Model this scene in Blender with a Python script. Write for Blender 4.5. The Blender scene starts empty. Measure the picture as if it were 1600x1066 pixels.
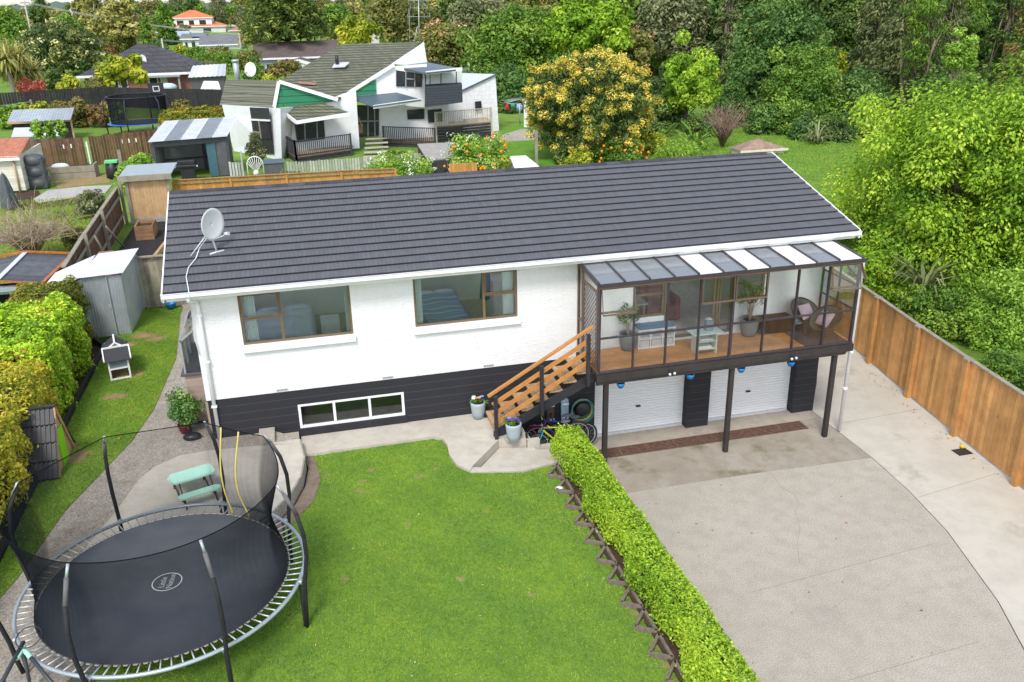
import bpy, math, random
import numpy as np
from math import radians, pi, sin, cos
sc = bpy.context.scene
COL = sc.collection
RNG = np.random.default_rng(7)
random.seed(7)

# ---------------------------------------------------------------- camera, sky, sun, exposure
CAM = np.array([2.587, -18.663, 10.771])
AX = np.array([[0.96926776, -0.24523467, -0.01949273],
               [0.10876658, 0.35611998, 0.92808857],
               [0.22065774, 0.90168649, -0.37184895]])      # right, up, forward
FPX = 1335.37
from mathutils import Matrix, Vector
cd = bpy.data.cameras.new('camera'); cam = bpy.data.objects.new('camera', cd); COL.objects.link(cam)
cd.sensor_width = 36; cd.lens = 36 * FPX / 1600; cd.clip_end = 40000; cd.clip_start = .1
m = Matrix.Identity(4)
for i in range(3):
    m[i][0] = AX[0][i]; m[i][1] = AX[1][i]; m[i][2] = -AX[2][i]; m[i][3] = CAM[i]
cam.matrix_world = m; sc.camera = cam
SUN_EL, SUN_AZ = radians(52), radians(205)      # azimuth from +y, clockwise: sun behind the camera, a little left
w = bpy.data.worlds.new('World'); sc.world = w; w.use_nodes = True
nt = w.node_tree; bg = nt.nodes['Background']
sky = nt.nodes.new('ShaderNodeTexSky'); sky.sky_type = 'NISHITA'; sky.sun_disc = False
sky.sun_elevation = SUN_EL; sky.sun_rotation = SUN_AZ; sky.air_density = 1.0; sky.dust_density = 1.1; sky.ozone_density = 1
hs = nt.nodes.new('ShaderNodeHueSaturation'); hs.inputs['Saturation'].default_value = .55
nt.links.new(sky.outputs[0], hs.inputs['Color']); nt.links.new(hs.outputs[0], bg.inputs[0])
bg.inputs[1].default_value = .14
sl = bpy.data.lights.new('sun', 'SUN'); sl.energy = 1.25; sl.angle = radians(14); sl.color = (1, .965, .91)
so = bpy.data.objects.new('sun', sl); COL.objects.link(so)
d = Vector((sin(SUN_AZ) * cos(SUN_EL), cos(SUN_AZ) * cos(SUN_EL), sin(SUN_EL)))
so.rotation_euler = d.to_track_quat('Z', 'Y').to_euler(); so.location = (0, -30, 40)
sc.view_settings.view_transform = 'Standard'; sc.view_settings.look = 'None'
sc.view_settings.exposure = 1.1; sc.view_settings.gamma = 1
try: sc.cycles.max_bounces = 8; sc.cycles.transparent_max_bounces = 24
except Exception: pass

# ---------------------------------------------------------------- a ray through the photo, met with a plane
def ray(px, py): return np.array([(px - 800) / FPX, (533 - py) / FPX, 1.0]) @ AX
def on_z(px, py, z): d = ray(px, py); return CAM + d * ((z - CAM[2]) / d[2])
def on_y(px, py, y): d = ray(px, py); return CAM + d * ((y - CAM[1]) / d[1])
def mpp(p): return float((np.asarray(p) - CAM) @ AX[2]) / FPX     # metres per photo pixel at a point

# ---------------------------------------------------------------- materials
MATS = {}
def _new(name):
    m = bpy.data.materials.new(name); m.use_nodes = True; n = m.node_tree.nodes; n.clear()
    out = n.new('ShaderNodeOutputMaterial'); b = n.new('ShaderNodeBsdfPrincipled')
    m.node_tree.links.new(b.outputs[0], out.inputs[0]); return m, n, m.node_tree.links, b, out
def _coord(n, l, sc=(1, 1, 1), kind='Object'):
    t = n.new('ShaderNodeTexCoord'); mp = n.new('ShaderNodeMapping'); mp.inputs['Scale'].default_value = sc
    l.new(t.outputs[kind], mp.inputs[0]); return mp.outputs[0]
def _noise(n, l, v, scale, detail=5, rough=.55):
    t = n.new('ShaderNodeTexNoise'); t.inputs['Scale'].default_value = scale; t.inputs['Detail'].default_value = detail
    t.inputs['Roughness'].default_value = rough
    if v is not None: l.new(v, t.inputs['Vector'])
    return t.outputs['Fac']
def _ramp(n, l, f, stops, interp='LINEAR'):
    r = n.new('ShaderNodeValToRGB'); e = r.color_ramp.elements; r.color_ramp.interpolation = interp
    while len(e) < len(stops): e.new(.5)
    for i, (p, c) in enumerate(stops):
        e[i].position = p; e[i].color = (*c, 1) if len(c) == 3 else c
    l.new(f, r.inputs[0]); return r.outputs[0]
def _mix(n, l, f, a, b, mode='MIX'):
    x = n.new('ShaderNodeMix'); x.data_type = 'RGBA'; x.blend_type = mode
    for s, i in ((f, 0), (a, 6), (b, 7)):
        if isinstance(s, (int, float)): x.inputs[i].default_value = s
        elif isinstance(s, tuple): x.inputs[i].default_value = (*s, 1) if len(s) == 3 else s
        else: l.new(s, x.inputs[i])
    return x.outputs[2]
def _math(n, l, op, a, b=0.0, c=None):
    x = n.new('ShaderNodeMath'); x.operation = op
    for i, s in enumerate((a, b) if c is None else (a, b, c)):
        if isinstance(s, (int, float)): x.inputs[i].default_value = s
        else: l.new(s, x.inputs[i])
    return x.outputs[0]
def _attr(n, name): a = n.new('ShaderNodeAttribute'); a.attribute_name = name; return a
def _bump(n, l, b, h, st, dist=.02):
    x = n.new('ShaderNodeBump'); x.inputs['Strength'].default_value = st; x.inputs['Distance'].default_value = dist
    l.new(h, x.inputs['Height']); l.new(x.outputs[0], b.inputs['Normal'])
def k_(c, f): return tuple(max(0, min(1, x * f)) for x in c)

def M(name, col, var=.18, scale=6, rough=.65, bump=.15, bscale=40, metal=0, tint=.35, grain=None, dirt=None, spec=.4):
    """general surface: colour broken up by two noises, each board / panel shifted by its own tint, optional grain and dirt"""
    if name in MATS: return MATS[name]
    m, n, l, b, o = _new(name)
    v = _coord(n, l); f = _noise(n, l, v, scale, 6)
    c = _ramp(n, l, f, [(.3, k_(col, 1 - var)), (.7, k_(col, 1 + var))])
    if grain:
        g = _noise(n, l, _coord(n, l, grain), 6, 6, .65)
        c = _mix(n, l, .75, c, _ramp(n, l, g, [(.3, (.62, .6, .58)), (.65, (1.12, 1.1, 1.08))]), 'MULTIPLY')
    if dirt:
        g = _noise(n, l, v, dirt[1], 8, .7); c = _mix(n, l, _ramp(n, l, g, [(dirt[2], (0, 0, 0)), (dirt[2] + .14, (.9, .9, .9))]), c, dirt[0])
    if tint:
        a = _attr(n, 'tint'); t = _math(n, l, 'MULTIPLY_ADD', a.outputs['Fac'], tint * 2, 1 - tint)
        cx = n.new('ShaderNodeCombineColor')
        for i in range(3): l.new(t, cx.inputs[i])
        c = _mix(n, l, 1.0, c, cx.outputs[0], 'MULTIPLY')
    l.new(c, b.inputs['Base Color']); b.inputs['Roughness'].default_value = rough; b.inputs['Metallic'].default_value = metal
    b.inputs['Specular IOR Level'].default_value = spec
    if bump: _bump(n, l, b, _noise(n, l, v, bscale, 6), bump)
    MATS[name] = m; return m

def warm_(c): return (min(1, c[0] * 1.06), c[1], c[2] * .85)
def M_leaf(name, stops, trans=.42, rough=.55):
    if name in MATS: return MATS[name]
    m, n, l, b, o = _new(name)
    c = _ramp(n, l, _attr(n, 'tint').outputs['Fac'], [(p, warm_(k_(q, 1.78))) for p, q in stops])
    l.new(c, b.inputs['Base Color']); b.inputs['Roughness'].default_value = rough; b.inputs['Specular IOR Level'].default_value = .3
    t = n.new('ShaderNodeBsdfTranslucent'); l.new(_mix(n, l, .4, c, (.25, .35, .04)), t.inputs[0])
    x = n.new('ShaderNodeMixShader'); x.inputs[0].default_value = trans
    l.new(b.outputs[0], x.inputs[1]); l.new(t.outputs[0], x.inputs[2]); l.new(x.outputs[0], o.inputs[0])
    MATS[name] = m; return m

def M_glass(name, tint=(.9, .95, .95), refl=1.0, alpha=.0, body=(.5, .55, .6)):
    if name in MATS: return MATS[name]
    m, n, l, b, o = _new(name)
    t = n.new('ShaderNodeBsdfTransparent'); t.inputs[0].default_value = (*tint, 1)
    g = n.new('ShaderNodeBsdfGlossy'); g.inputs['Roughness'].default_value = .03
    fr = n.new('ShaderNodeFresnel'); fr.inputs[0].default_value = 1.5
    f = _math(n, l, 'MULTIPLY', fr.outputs[0], refl)
    x = n.new('ShaderNodeMixShader'); l.new(f, x.inputs[0]); l.new(t.outputs[0], x.inputs[1]); l.new(g.outputs[0], x.inputs[2])
    last = x.outputs[0]
    if alpha:
        df = n.new('ShaderNodeBsdfDiffuse'); df.inputs[0].default_value = (*body, 1)
        y = n.new('ShaderNodeMixShader'); y.inputs[0].default_value = alpha; l.new(x.outputs[0], y.inputs[1]); l.new(df.outputs[0], y.inputs[2]); last = y.outputs[0]
    l.new(last, o.inputs[0]); MATS[name] = m; return m

def M_net(name, col, dens):
    m, n, l, b, o = _new(name)
    t = n.new('ShaderNodeBsdfTransparent'); df = n.new('ShaderNodeBsdfDiffuse'); df.inputs[0].default_value = (*col, 1)
    x = n.new('ShaderNodeMixShader'); lw = n.new('ShaderNodeLayerWeight'); lw.inputs[0].default_value = .5
    # threads cover more of what lies behind where the netting is seen edge on
    l.new(_math(n, l, 'MULTIPLY_ADD', _math(n, l, 'POWER', lw.outputs['Facing'], 1.0), 1 - dens, dens), x.inputs[0])
    l.new(t.outputs[0], x.inputs[1]); l.new(df.outputs[0], x.inputs[2]); l.new(x.outputs[0], o.inputs[0]); MATS[name] = m; return m
def M_translucent(name, col, tr=.5, rough=.5, dirt=None):
    m, n, l, b, o = _new(name); v = _coord(n, l); c = _ramp(n, l, _noise(n, l, v, 4, 6), [(.3, k_(col, .95)), (.7, col)])
    if dirt: c = _mix(n, l, _ramp(n, l, _noise(n, l, v, dirt[1], 8, .7), [(dirt[2], (0, 0, 0)), (dirt[2] + .1, (.9, .9, .9))]), c, dirt[0])
    l.new(c, b.inputs['Base Color']); b.inputs['Roughness'].default_value = rough; t = n.new('ShaderNodeBsdfTranslucent'); l.new(c, t.inputs[0])
    x = n.new('ShaderNodeMixShader'); x.inputs[0].default_value = tr; l.new(b.outputs[0], x.inputs[1]); l.new(t.outputs[0], x.inputs[2]); l.new(x.outputs[0], o.inputs[0]); MATS[name] = m; return m

def M_blocks(name, col, mortar, bw, bh, off=.5, ms=.012, bump=.4, var=.25, swap=False, z0=0., mbump=True):
    """masonry / shingles: object x(+y) across, z (or slope distance) up"""
    m, n, l, b, o = _new(name)
    tc = n.new('ShaderNodeTexCoord'); s = n.new('ShaderNodeSeparateXYZ'); l.new(tc.outputs['Object'], s.inputs[0])
    cb = n.new('ShaderNodeCombineXYZ')
    if swap: l.new(s.outputs[0], cb.inputs[0]); l.new(_math(n, l, 'ADD', s.outputs[1], z0), cb.inputs[1])
    else: l.new(_math(n, l, 'ADD', s.outputs[0], s.outputs[1]), cb.inputs[0]); l.new(_math(n, l, 'ADD', s.outputs[2], z0), cb.inputs[1])
    t = n.new('ShaderNodeTexBrick'); t.offset = off; l.new(cb.outputs[0], t.inputs['Vector'])
    t.inputs['Scale'].default_value = 1; t.inputs['Brick Width'].default_value = bw; t.inputs['Row Height'].default_value = bh
    t.inputs['Mortar Size'].default_value = ms; t.inputs['Mortar Smooth'].default_value = .3; t.inputs['Bias'].default_value = 0
    t.inputs['Color1'].default_value = (*k_(col, 1 - var), 1); t.inputs['Color2'].default_value = (*k_(col, 1 + var), 1); t.inputs['Mortar'].default_value = (*mortar, 1)
    f = _noise(n, l, tc.outputs['Object'], 3, 8, .7)
    c = _mix(n, l, .6, t.outputs[0], _ramp(n, l, f, [(.3, (.86, .86, .86)), (.7, (1.12, 1.12, 1.12))]), 'MULTIPLY')
    l.new(c, b.inputs['Base Color']); b.inputs['Roughness'].default_value = .7; b.inputs['Specular IOR Level'].default_value = .4
    h = _math(n, l, 'ADD', _math(n, l, 'MULTIPLY', t.outputs['Fac'], -.8), _math(n, l, 'MULTIPLY', _noise(n, l, tc.outputs['Object'], 50, 4), .4))
    _bump(n, l, b, h, bump, .012); MATS[name] = m; return m

def M_ground(name, a, b_, c_, s1=.35, s2=6, s3=90, patch=None, rough=.95, bump=.5, bd=.02, con=(.62, 1.3)):
    """grass, soil, gravel, concrete seen from above: broad and middle patches plus fine speckle"""
    m, n, l, b, o = _new(name); v = _coord(n, l)
    c = _ramp(n, l, _noise(n, l, v, s1, 6, .6), [(.32, a), (.68, b_)])
    c = _mix(n, l, _ramp(n, l, _noise(n, l, v, s2, 7, .65), [(.42, (0, 0, 0)), (.7, (.75, .75, .75))]), c, c_)
    sp = _noise(n, l, v, s3, 3, .7)
    c = _mix(n, l, .8, c, _ramp(n, l, sp, [(.3, (con[0],) * 3), (.7, (con[1],) * 3)]), 'MULTIPLY')
    for pc, ps, pt, pk in (patch or []):
        g = _noise(n, l, v, ps, 7, .65); c = _mix(n, l, _ramp(n, l, g, [(pt, (0, 0, 0)), (pt + .1, (pk, pk, pk))]), c, pc)
    l.new(c, b.inputs['Base Color']); b.inputs['Roughness'].default_value = rough; b.inputs['Specular IOR Level'].default_value = .25
    _bump(n, l, b, sp, bump, bd); MATS[name] = m; return m

# ---------------------------------------------------------------- mesh helpers
class MB:
    def __init__(s): s.v = []; s.f = []; s.t = []; s.sm = []
    def add(s, vs, fs, tint=.5, smooth=False):
        o = len(s.v); s.v += [tuple(map(float, p)) for p in vs]
        for f in fs: s.f.append(tuple(i + o for i in f)); s.t.append(tint); s.sm.append(smooth)
        return s
    def box(s, x0, x1, y0, y1, z0, z1, tint=.5):
        v = [(x, y, z) for x in (x0, x1) for y in (y0, y1) for z in (z0, z1)]
        return s.add(v, [(0, 1, 3, 2), (4, 6, 7, 5), (0, 4, 5, 1), (2, 3, 7, 6), (0, 2, 6, 4), (1, 5, 7, 3)], tint)
    def bar(s, p, q, w, h=None, tint=.5, up=(0, 0, 1)):
        h = w if h is None else h; p = np.array(p, float); q = np.array(q, float); d = q - p; d /= np.linalg.norm(d) + 1e-9
        u = np.array(up, float)
        if abs(d @ u) > .98: u = np.array([0, 1., 0])
        a = np.cross(d, u); a /= np.linalg.norm(a); u = np.cross(a, d)
        v = [e + a * sx * w / 2 + u * sy * h / 2 for e in (p, q) for sx, sy in ((-1, -1), (1, -1), (1, 1), (-1, 1))]
        return s.add(v, [(0, 3, 2, 1), (4, 5, 6, 7)] + [(i, (i + 1) % 4, 4 + (i + 1) % 4, 4 + i) for i in range(4)], tint)
    def tube(s, pts, r, n=8, tint=.5, cap=True, closed=False):
        P = np.array(pts, float); K = len(P); r = np.broadcast_to(np.array(r, float), (K,))
        T = np.gradient(P, axis=0) if not closed else np.roll(P, -1, 0) - np.roll(P, 1, 0)
        T /= np.linalg.norm(T, axis=1)[:, None] + 1e-9
        a = np.cross(T[0], (0, 0, 1.)); a = np.array([1., 0, 0]) if np.linalg.norm(a) < .1 else a / np.linalg.norm(a)
        vs = []
        for i in range(K):
            a = a - T[i] * (a @ T[i]); a /= np.linalg.norm(a) + 1e-9; b = np.cross(T[i], a)
            for j in range(n):
                t = 2 * pi * j / n; vs.append(P[i] + r[i] * (a * cos(t) + b * sin(t)))
        fs = [(i * n + j, i * n + (j + 1) % n, ((i + 1) % K) * n + (j + 1) % n, ((i + 1) % K) * n + j) for i in range(K if closed else K - 1) for j in range(n)]
        s.add(vs, fs, tint, True)
        if cap and not closed:
            o = len(s.v) - K * n; s.f += [tuple(o + j for j in range(n))[::-1], tuple(o + (K - 1) * n + j for j in range(n))]; s.t += [tint] * 2; s.sm += [False] * 2
        return s
    def lathe(s, prof, c=(0, 0, 0), n=20, tint=.5, axis=2):
        vs = []
        for r, z in prof:
            for j in range(n):
                t = 2 * pi * j / n; p = [r * cos(t), r * sin(t), z]
                if axis == 1: p = [p[0], p[2], p[1]]
                if axis == 0: p = [p[2], p[0], p[1]]
                vs.append((p[0] + c[0], p[1] + c[1], p[2] + c[2]))
        K = len(prof)
        return s.add(vs, [(i * n + j, i * n + (j + 1) % n, (i + 1) * n + (j + 1) % n, (i + 1) * n + j) for i in range(K - 1) for j in range(n)], tint, True)
    def prism(s, poly, z0, z1, tint=.5):
        n = len(poly); v = [(x, y, z0) for x, y in poly] + [(x, y, z1) for x, y in poly]
        return s.add(v, [tuple(range(n))[::-1], tuple(range(n, 2 * n))] + [(i, (i + 1) % n, n + (i + 1) % n, n + i) for i in range(n)], tint)
    def slab(s, pts, t, tint=.5, direction=(0, 0, -1)):
        """a flat polygon given in 3-D, thickened by t along a direction"""
        n = len(pts); P = np.array(pts, float); Q = P + np.array(direction) * t
        return s.add(list(P) + list(Q), [tuple(range(n)), tuple(range(n, 2 * n))[::-1]] + [(i, n + i, n + (i + 1) % n, (i + 1) % n) for i in range(n)], tint)
    def sph(s, c, r, n=10, k=7, tint=.5, sc=(1, 1, 1)):
        vs = []; fs = []
        for i in range(k + 1):
            ph = pi * i / k
            for j in range(n):
                t = 2 * pi * j / n; vs.append((c[0] + r * sc[0] * sin(ph) * cos(t), c[1] + r * sc[1] * sin(ph) * sin(t), c[2] + r * sc[2] * cos(ph)))
        fs = [(i * n + j, (i + 1) * n + j, (i + 1) * n + (j + 1) % n, i * n + (j + 1) % n) for i in range(k) for j in range(n)]
        return s.add(vs, fs, tint, True)
    def build(s, name, mat, parent=None, bevel=0):
        me = bpy.data.meshes.new(name)
        V = np.array(s.v, float).reshape(-1, 3)
        r = parent
        while r is not None and r.parent is not None: r = r.parent
        if r is not None:
            V = V - np.array(r.location); a = -r.rotation_euler.z
            if a: V = np.c_[V[:, 0] * cos(a) - V[:, 1] * sin(a), V[:, 0] * sin(a) + V[:, 1] * cos(a), V[:, 2]]
        me.from_pydata(V.tolist(), [], s.f); me.materials.append(mat)
        at = me.attributes.new('tint', 'FLOAT', 'FACE'); at.data.foreach_set('value', np.array(s.t, np.float32))
        me.polygons.foreach_set('use_smooth', s.sm); me.update()
        o = bpy.data.objects.new(name, me); COL.objects.link(o)
        if parent is not None: o.parent = parent
        if bevel:
            b = o.modifiers.new('bevel', 'BEVEL'); b.width = bevel; b.segments = 2; b.limit_method = 'ANGLE'
        return o
def tag(o, label=None, cat=None, group=None, kind=None):
    for k, v in (('label', label), ('category', cat), ('group', group), ('kind', kind)):
        if v: o[k] = v
    return o
def thing(name, label, cat, loc=(0, 0, 0), rz=0, group=None):
    o = bpy.data.objects.new(name, None); COL.objects.link(o); o.empty_display_size = .2
    o.location = tuple(map(float, loc)); o.rotation_euler = (0, 0, rz); return tag(o, label, cat, group)
def dup(root, loc, rz=0, scale=None, label=None, group=None):
    r = root.copy(); COL.objects.link(r); r.location = tuple(map(float, loc)); r.rotation_euler = (0, 0, rz)
    if scale is not None: r.scale = (scale,) * 3 if isinstance(scale, (int, float)) else scale
    if label: r['label'] = label
    if group: r['group'] = group
    for ch in root.children:
        c = ch.copy(); COL.objects.link(c); c.parent = r
        for g in ch.children: e = g.copy(); COL.objects.link(e); e.parent = c
    return r
def structure(o): o['kind'] = 'structure'; return o
def txt_mesh(name, body, size, mat, parent, mw, extrude=.001):
    cu = bpy.data.curves.new(name, 'FONT'); cu.body = body; cu.size = size; cu.align_x = 'CENTER'; cu.align_y = 'CENTER'; cu.extrude = extrude
    t = bpy.data.objects.new(name, cu); COL.objects.link(t); dg = bpy.context.evaluated_depsgraph_get(); dg.update()
    me = bpy.data.meshes.new_from_object(t.evaluated_get(dg)); bpy.data.objects.remove(t)
    r = parent
    while r.parent is not None: r = r.parent
    me.transform(Matrix.Translation(-r.location) @ mw); me.materials.clear(); me.materials.append(mat)
    o = bpy.data.objects.new(name, me); COL.objects.link(o); o.parent = parent; return o

# ---------------------------------------------------------------- foliage
def unit(v): return v / (np.linalg.norm(v, axis=-1, keepdims=True) + 1e-9)
def rdir(rng, n): return unit(rng.normal(size=(n, 3)))
def leaf_obj(name, pts, nrm, size, tint, mat, parent=None, aspect=.5, axis=None, local=True, rng=RNG, fold=.12):
    n = len(pts); a = rdir(rng, n) if axis is None else axis
    a = unit(a - nrm * (a * nrm).sum(1, keepdims=True)); b = np.cross(nrm, a); s = np.asarray(size).reshape(-1, 1)
    V = np.stack([pts - a * s * .5, pts + b * s * aspect * .5 + nrm * s * fold, pts + a * s * .5, pts - b * s * aspect * .5 + nrm * s * fold], 1).reshape(-1, 3)
    if not local and parent is not None:
        r = parent
        while r.parent is not None: r = r.parent
        V = V - np.array(r.location)
    me = bpy.data.meshes.new(name); me.vertices.add(4 * n); me.vertices.foreach_set('co', V.astype(np.float32).ravel())
    me.loops.add(4 * n); me.loops.foreach_set('vertex_index', np.arange(4 * n, dtype=np.int32))
    me.polygons.add(n); me.polygons.foreach_set('loop_start', np.arange(0, 4 * n, 4, dtype=np.int32)); me.polygons.foreach_set('loop_total', np.full(n, 4, np.int32))
    me.materials.append(mat); me.attributes.new('tint', 'FLOAT', 'FACE').data.foreach_set('value', np.clip(tint, 0, 1).astype(np.float32)); me.update()
    o = bpy.data.objects.new(name, me); COL.objects.link(o)
    if parent is not None: o.parent = parent
    return o
def clumps(rng, cen, rad, per, size, up=.45, jit=.7, tvar=.25, lo=.35):
    """leaf positions, normals, sizes and tints for clumps of leaves"""
    K = len(cen); ii = np.repeat(np.arange(K), per); n = len(ii); dd = rdir(rng, n)
    rr = np.broadcast_to(np.asarray(rad, float), (K,))[ii]
    p = cen[ii] + dd * (rr * (lo + (1 - lo) * rng.random(n) ** .6))[:, None] * np.array([1, 1, .78])
    nn = unit(dd * .7 + np.array([0, 0, up]) + rng.normal(size=(n, 3)) * jit * .6)
    ct = rng.random(K); t = .5 + (ct[ii] - .5) * (1 - tvar) + (rng.random(n) - .5) * 2 * tvar
    return p, nn, size * (.65 + .7 * rng.random(n)), t, ii, dd
def crown_centres(rng, K, rx, ry, rz, inner=.25, lump=.18, cut=-.75):
    d = rdir(rng, K * 3); d = d[d[:, 2] > cut][:K]; f = inner + (1 - inner) * rng.random(len(d)) ** .45
    lob = 1 + lump * np.sin(d[:, 0] * 5 + rng.random() * 6) * np.cos(d[:, 1] * 4 + rng.random() * 6) + lump * rng.normal(size=len(d)) * .5
    return d * f[:, None] * lob[:, None] * np.array([rx, ry, rz])
def limbs(mb, rng, base, top, r0, tips, n=7, wob=.12):
    base = np.array(base, float); top = np.array(top, float); H = np.linalg.norm(top - base)
    k = 6; P = [base + (top - base) * i / k + rng.normal(size=3) * np.array([1, 1, 0]) * wob * H * .08 * (i > 0) for i in range(k + 1)]
    mb.tube(P, [r0 * (1.25 if i == 0 else 1 - .6 * i / k) for i in range(k + 1)], n, rng.random())
    for t in tips:
        i = int(rng.integers(2, k + 1)); s = P[i]; t = np.array(t, float); md = (s + t) / 2 + np.array([0, 0, .08 * np.linalg.norm(t - s)])
        mb.tube([s, md, t], [r0 * (.55 - .04 * i), r0 * .25, r0 * .08], 5, rng.random())
BARK = None
def tree(name, label, cat, base, cen, r, mat, leaf=.2, K=60, per=120, bark=None, trunk=.16, group=None, cr=.33, up=.45, seed=1, inner=.25, lump=.18, cut=-.75, aspect=.5, tips=None, ntips=14, stems=1, limb_up=None, droop=0):
    """broad tree: base point, crown centre and radii in world space; returns the thing"""
    rng = np.random.default_rng(seed); base = np.array(base, float); cen = np.array(cen, float); rx, ry, rz = r
    t = thing(name, label, cat, base, 0, group)
    cc = crown_centres(rng, K, rx * (1 - cr * .7), ry * (1 - cr * .7), rz * (1 - cr * .7), inner, lump, cut); rad = cr * (rx * ry * rz) ** (1 / 3) * (.65 + .7 * rng.random(len(cc)))
    c = cc + (cen - base)
    c[:, 2] = np.maximum(c[:, 2], rad * .55)
    p, nn, s, tt, ii, dd = clumps(rng, c, rad, per, leaf, up)
    ax = None
    if droop: ax = unit(dd * np.array([1, 1, .2]) + np.array([0, 0, -droop]) + rng.normal(size=(len(p), 3)) * .3)
    leaf_obj('crown', p, nn, s, tt, mat, t, aspect, ax, True, rng)
    mb = MB()
    sel = rng.permutation(len(c))[:ntips]
    for q in range(stems):
        off = np.array([cos(q * 2.4), sin(q * 2.4), 0]) * (trunk * 1.6 if stems > 1 else 0)
        limbs(mb, rng, base + off, cen + off * 6 + np.array([0, 0, -.1 * rz]), trunk, (c[sel[q::stems]] + base))
    mb.build('trunk', bark or BARK, t)
    if tips:
        pm, frac, n2, sz, nm = tips
        o = dd[:, 2] > -.3; idx = np.nonzero(rng.random(len(cc)) < frac)[0]
        outd = unit(cc[idx]); q = c[idx] + outd * rad[idx][:, None] * .85
        p2, n_, s2, t2, _, _ = clumps(rng, q, rad[idx] * .5, n2, sz, .6)
        leaf_obj(nm, p2, n_, s2, t2, pm, t, .45, None, True, rng)
    return t
def bush(name, label, cat, base, r, mat, leaf=.09, K=30, per=110, seed=3, group=None, cr=.36, stem=True, **kw):
    base = np.array(base, float)
    return tree(name, label, cat, base, base + np.array([0, 0, r[2] * .95]), r, mat, leaf, K, per, trunk=.04, group=group, cr=cr, seed=seed, cut=-.95, **kw)
def hedge_pts(rng, x0, x1, y0, y1, z0, z1, n, lump=.12, depth=.22):
    """leaf points in the outer skin of a clipped hedge: top and four sides, with an uneven face"""
    A = np.array([(x1 - x0) * (y1 - y0), (z1 - z0) * (x1 - x0), (z1 - z0) * (x1 - x0), (z1 - z0) * (y1 - y0), (z1 - z0) * (y1 - y0)]); k = rng.choice(5, n, p=A / A.sum())
    u, v = rng.random(n), rng.random(n); P = np.zeros((n, 3)); N = np.zeros((n, 3))
    X = x0 + (x1 - x0) * u; Y = y0 + (y1 - y0) * v; Zz = z0 + (z1 - z0) * v; Y2 = y0 + (y1 - y0) * u
    for q, (a, b, c, nn) in enumerate(((X, Y, np.full(n, z1), (0, 0, 1)), (X, np.full(n, y0), Zz, (0, -1, 0)), (X, np.full(n, y1), Zz, (0, 1, 0)), (np.full(n, x0), Y2, Zz, (-1, 0, 0)), (np.full(n, x1), Y2, Zz, (1, 0, 0)))):
        w_ = k == q; P[w_] = np.stack([a, b, c], 1)[w_]; N[w_] = nn
    P += N * ((rng.random(n) > .975) * rng.random(n) * .13)[:, None]
    # rounded shoulders + lumps
    cx, cy = (x0 + x1) / 2, (y0 + y1) / 2; hx, hy = (x1 - x0) / 2, (y1 - y0) / 2
    lf = np.sin(P[:, 0] * 3.1 + 1) * np.sin(P[:, 1] * 2.7) + .7 * np.sin(P[:, 1] * 5.3 + P[:, 2] * 4) * np.sin(P[:, 0] * 6 + P[:, 2] * 3)
    P += N * (lump * lf)[:, None] - N * (depth * rng.random(n) ** 1.6)[:, None]
    e = np.clip((np.abs(P[:, 0] - cx) / hx - .7) / .3, 0, 1) ** 2 * np.clip((P[:, 2] - z1 + .3) / .3, 0, 1) * .16
    P[:, 0] -= np.sign(P[:, 0] - cx) * e * .6; P[:, 2] -= e
    return P, unit(N + np.array([0, 0, .35]) + rng.normal(size=(n, 3)) * .5), lf
def hedge(name, label, box, mat, n, leaf, core, group=None, cat='hedge', seed=5, lump=.1, depth=.22, parts=()):
    rng = np.random.default_rng(seed); x0, x1, y0, y1, z0, z1 = box
    t = thing(name, label, cat, ((x0 + x1) / 2, (y0 + y1) / 2, z0), 0, group)
    P, N, lf = hedge_pts(rng, x0, x1, y0, y1, z0, z1, n, lump, depth)
    tint = .5 + .22 * np.sin(P[:, 1] * 1.9 + P[:, 2] * 2.3) * np.cos(P[:, 0] * 2.2) + rng.normal(size=n) * .2
    leaf_obj('foliage', P, N, leaf * (.6 + .8 * rng.random(n)), tint, mat, t, .55, None, False, rng)
    d = depth + lump * .8; mb = MB().box(x0 + d, x1 - d, y0 + d, y1 - d, z0, z1 - d); mb.build('branches', core, t)  # one solid dark box in place of branches inside the hedge
    for nm, pm, k, s in parts:
        i = rng.permutation(n)[:k]; leaf_obj(nm, P[i] + N[i] * .05, N[i], np.full(k, s), rng.random(k), pm, t, .9, None, False, rng)
    return t
# ================================================================= shared materials
white = M('white_paint', (.8, .8, .79), .04, 3, .5, .05, tint=.06)
black_steel = M('black_steel', (.025, .025, .03), .2, 5, .45, .08)
brown_alu = M('bronze_aluminium', (.13, .08, .05), .1, 5, .4, .03, tint=.1)
brown_alu2 = M('brown_aluminium_joinery', (.17, .115, .065), .1, 5, .4, .03, tint=.1)
dark_frame = M('dark_violet_brown_frame', (.045, .036, .042), .15, 5, .4, .03, tint=.15)
deckwood = M('stained_deck_timber', (.72, .33, .12), .15, 3, .55, .12, tint=.12, grain=(14, 1.2, 14))
railwood = M('orange_stained_rail', (.5, .22, .06), .12, 4, .5, .1, tint=.1, grain=(2, 14, 14))
treadwood = M('pale_tread_timber', (.44, .29, .16), .15, 4, .7, .2, tint=.15, grain=(14, 2, 14))
beamwood = M('dark_painted_beam', (.035, .03, .028), .25, 4, .55, .15, tint=.2, grain=(2, 14, 14))
fence_wood = M('orange_stained_fence_boards', (.64, .33, .115), .2, 2.5, .7, .25, tint=.22, grain=(16, 16, 1.2), dirt=((.12, .055, .02), 3, .66))
fence_wood2 = M('bright_orange_boards', (.5, .235, .06), .18, 2.5, .7, .2, tint=.2, grain=(16, 16, 1.2))
raw_pine = M('pale_raw_pine_boards', (.52, .33, .17), .14, 3, .7, .15, tint=.12, grain=(14, 14, 1))
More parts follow.
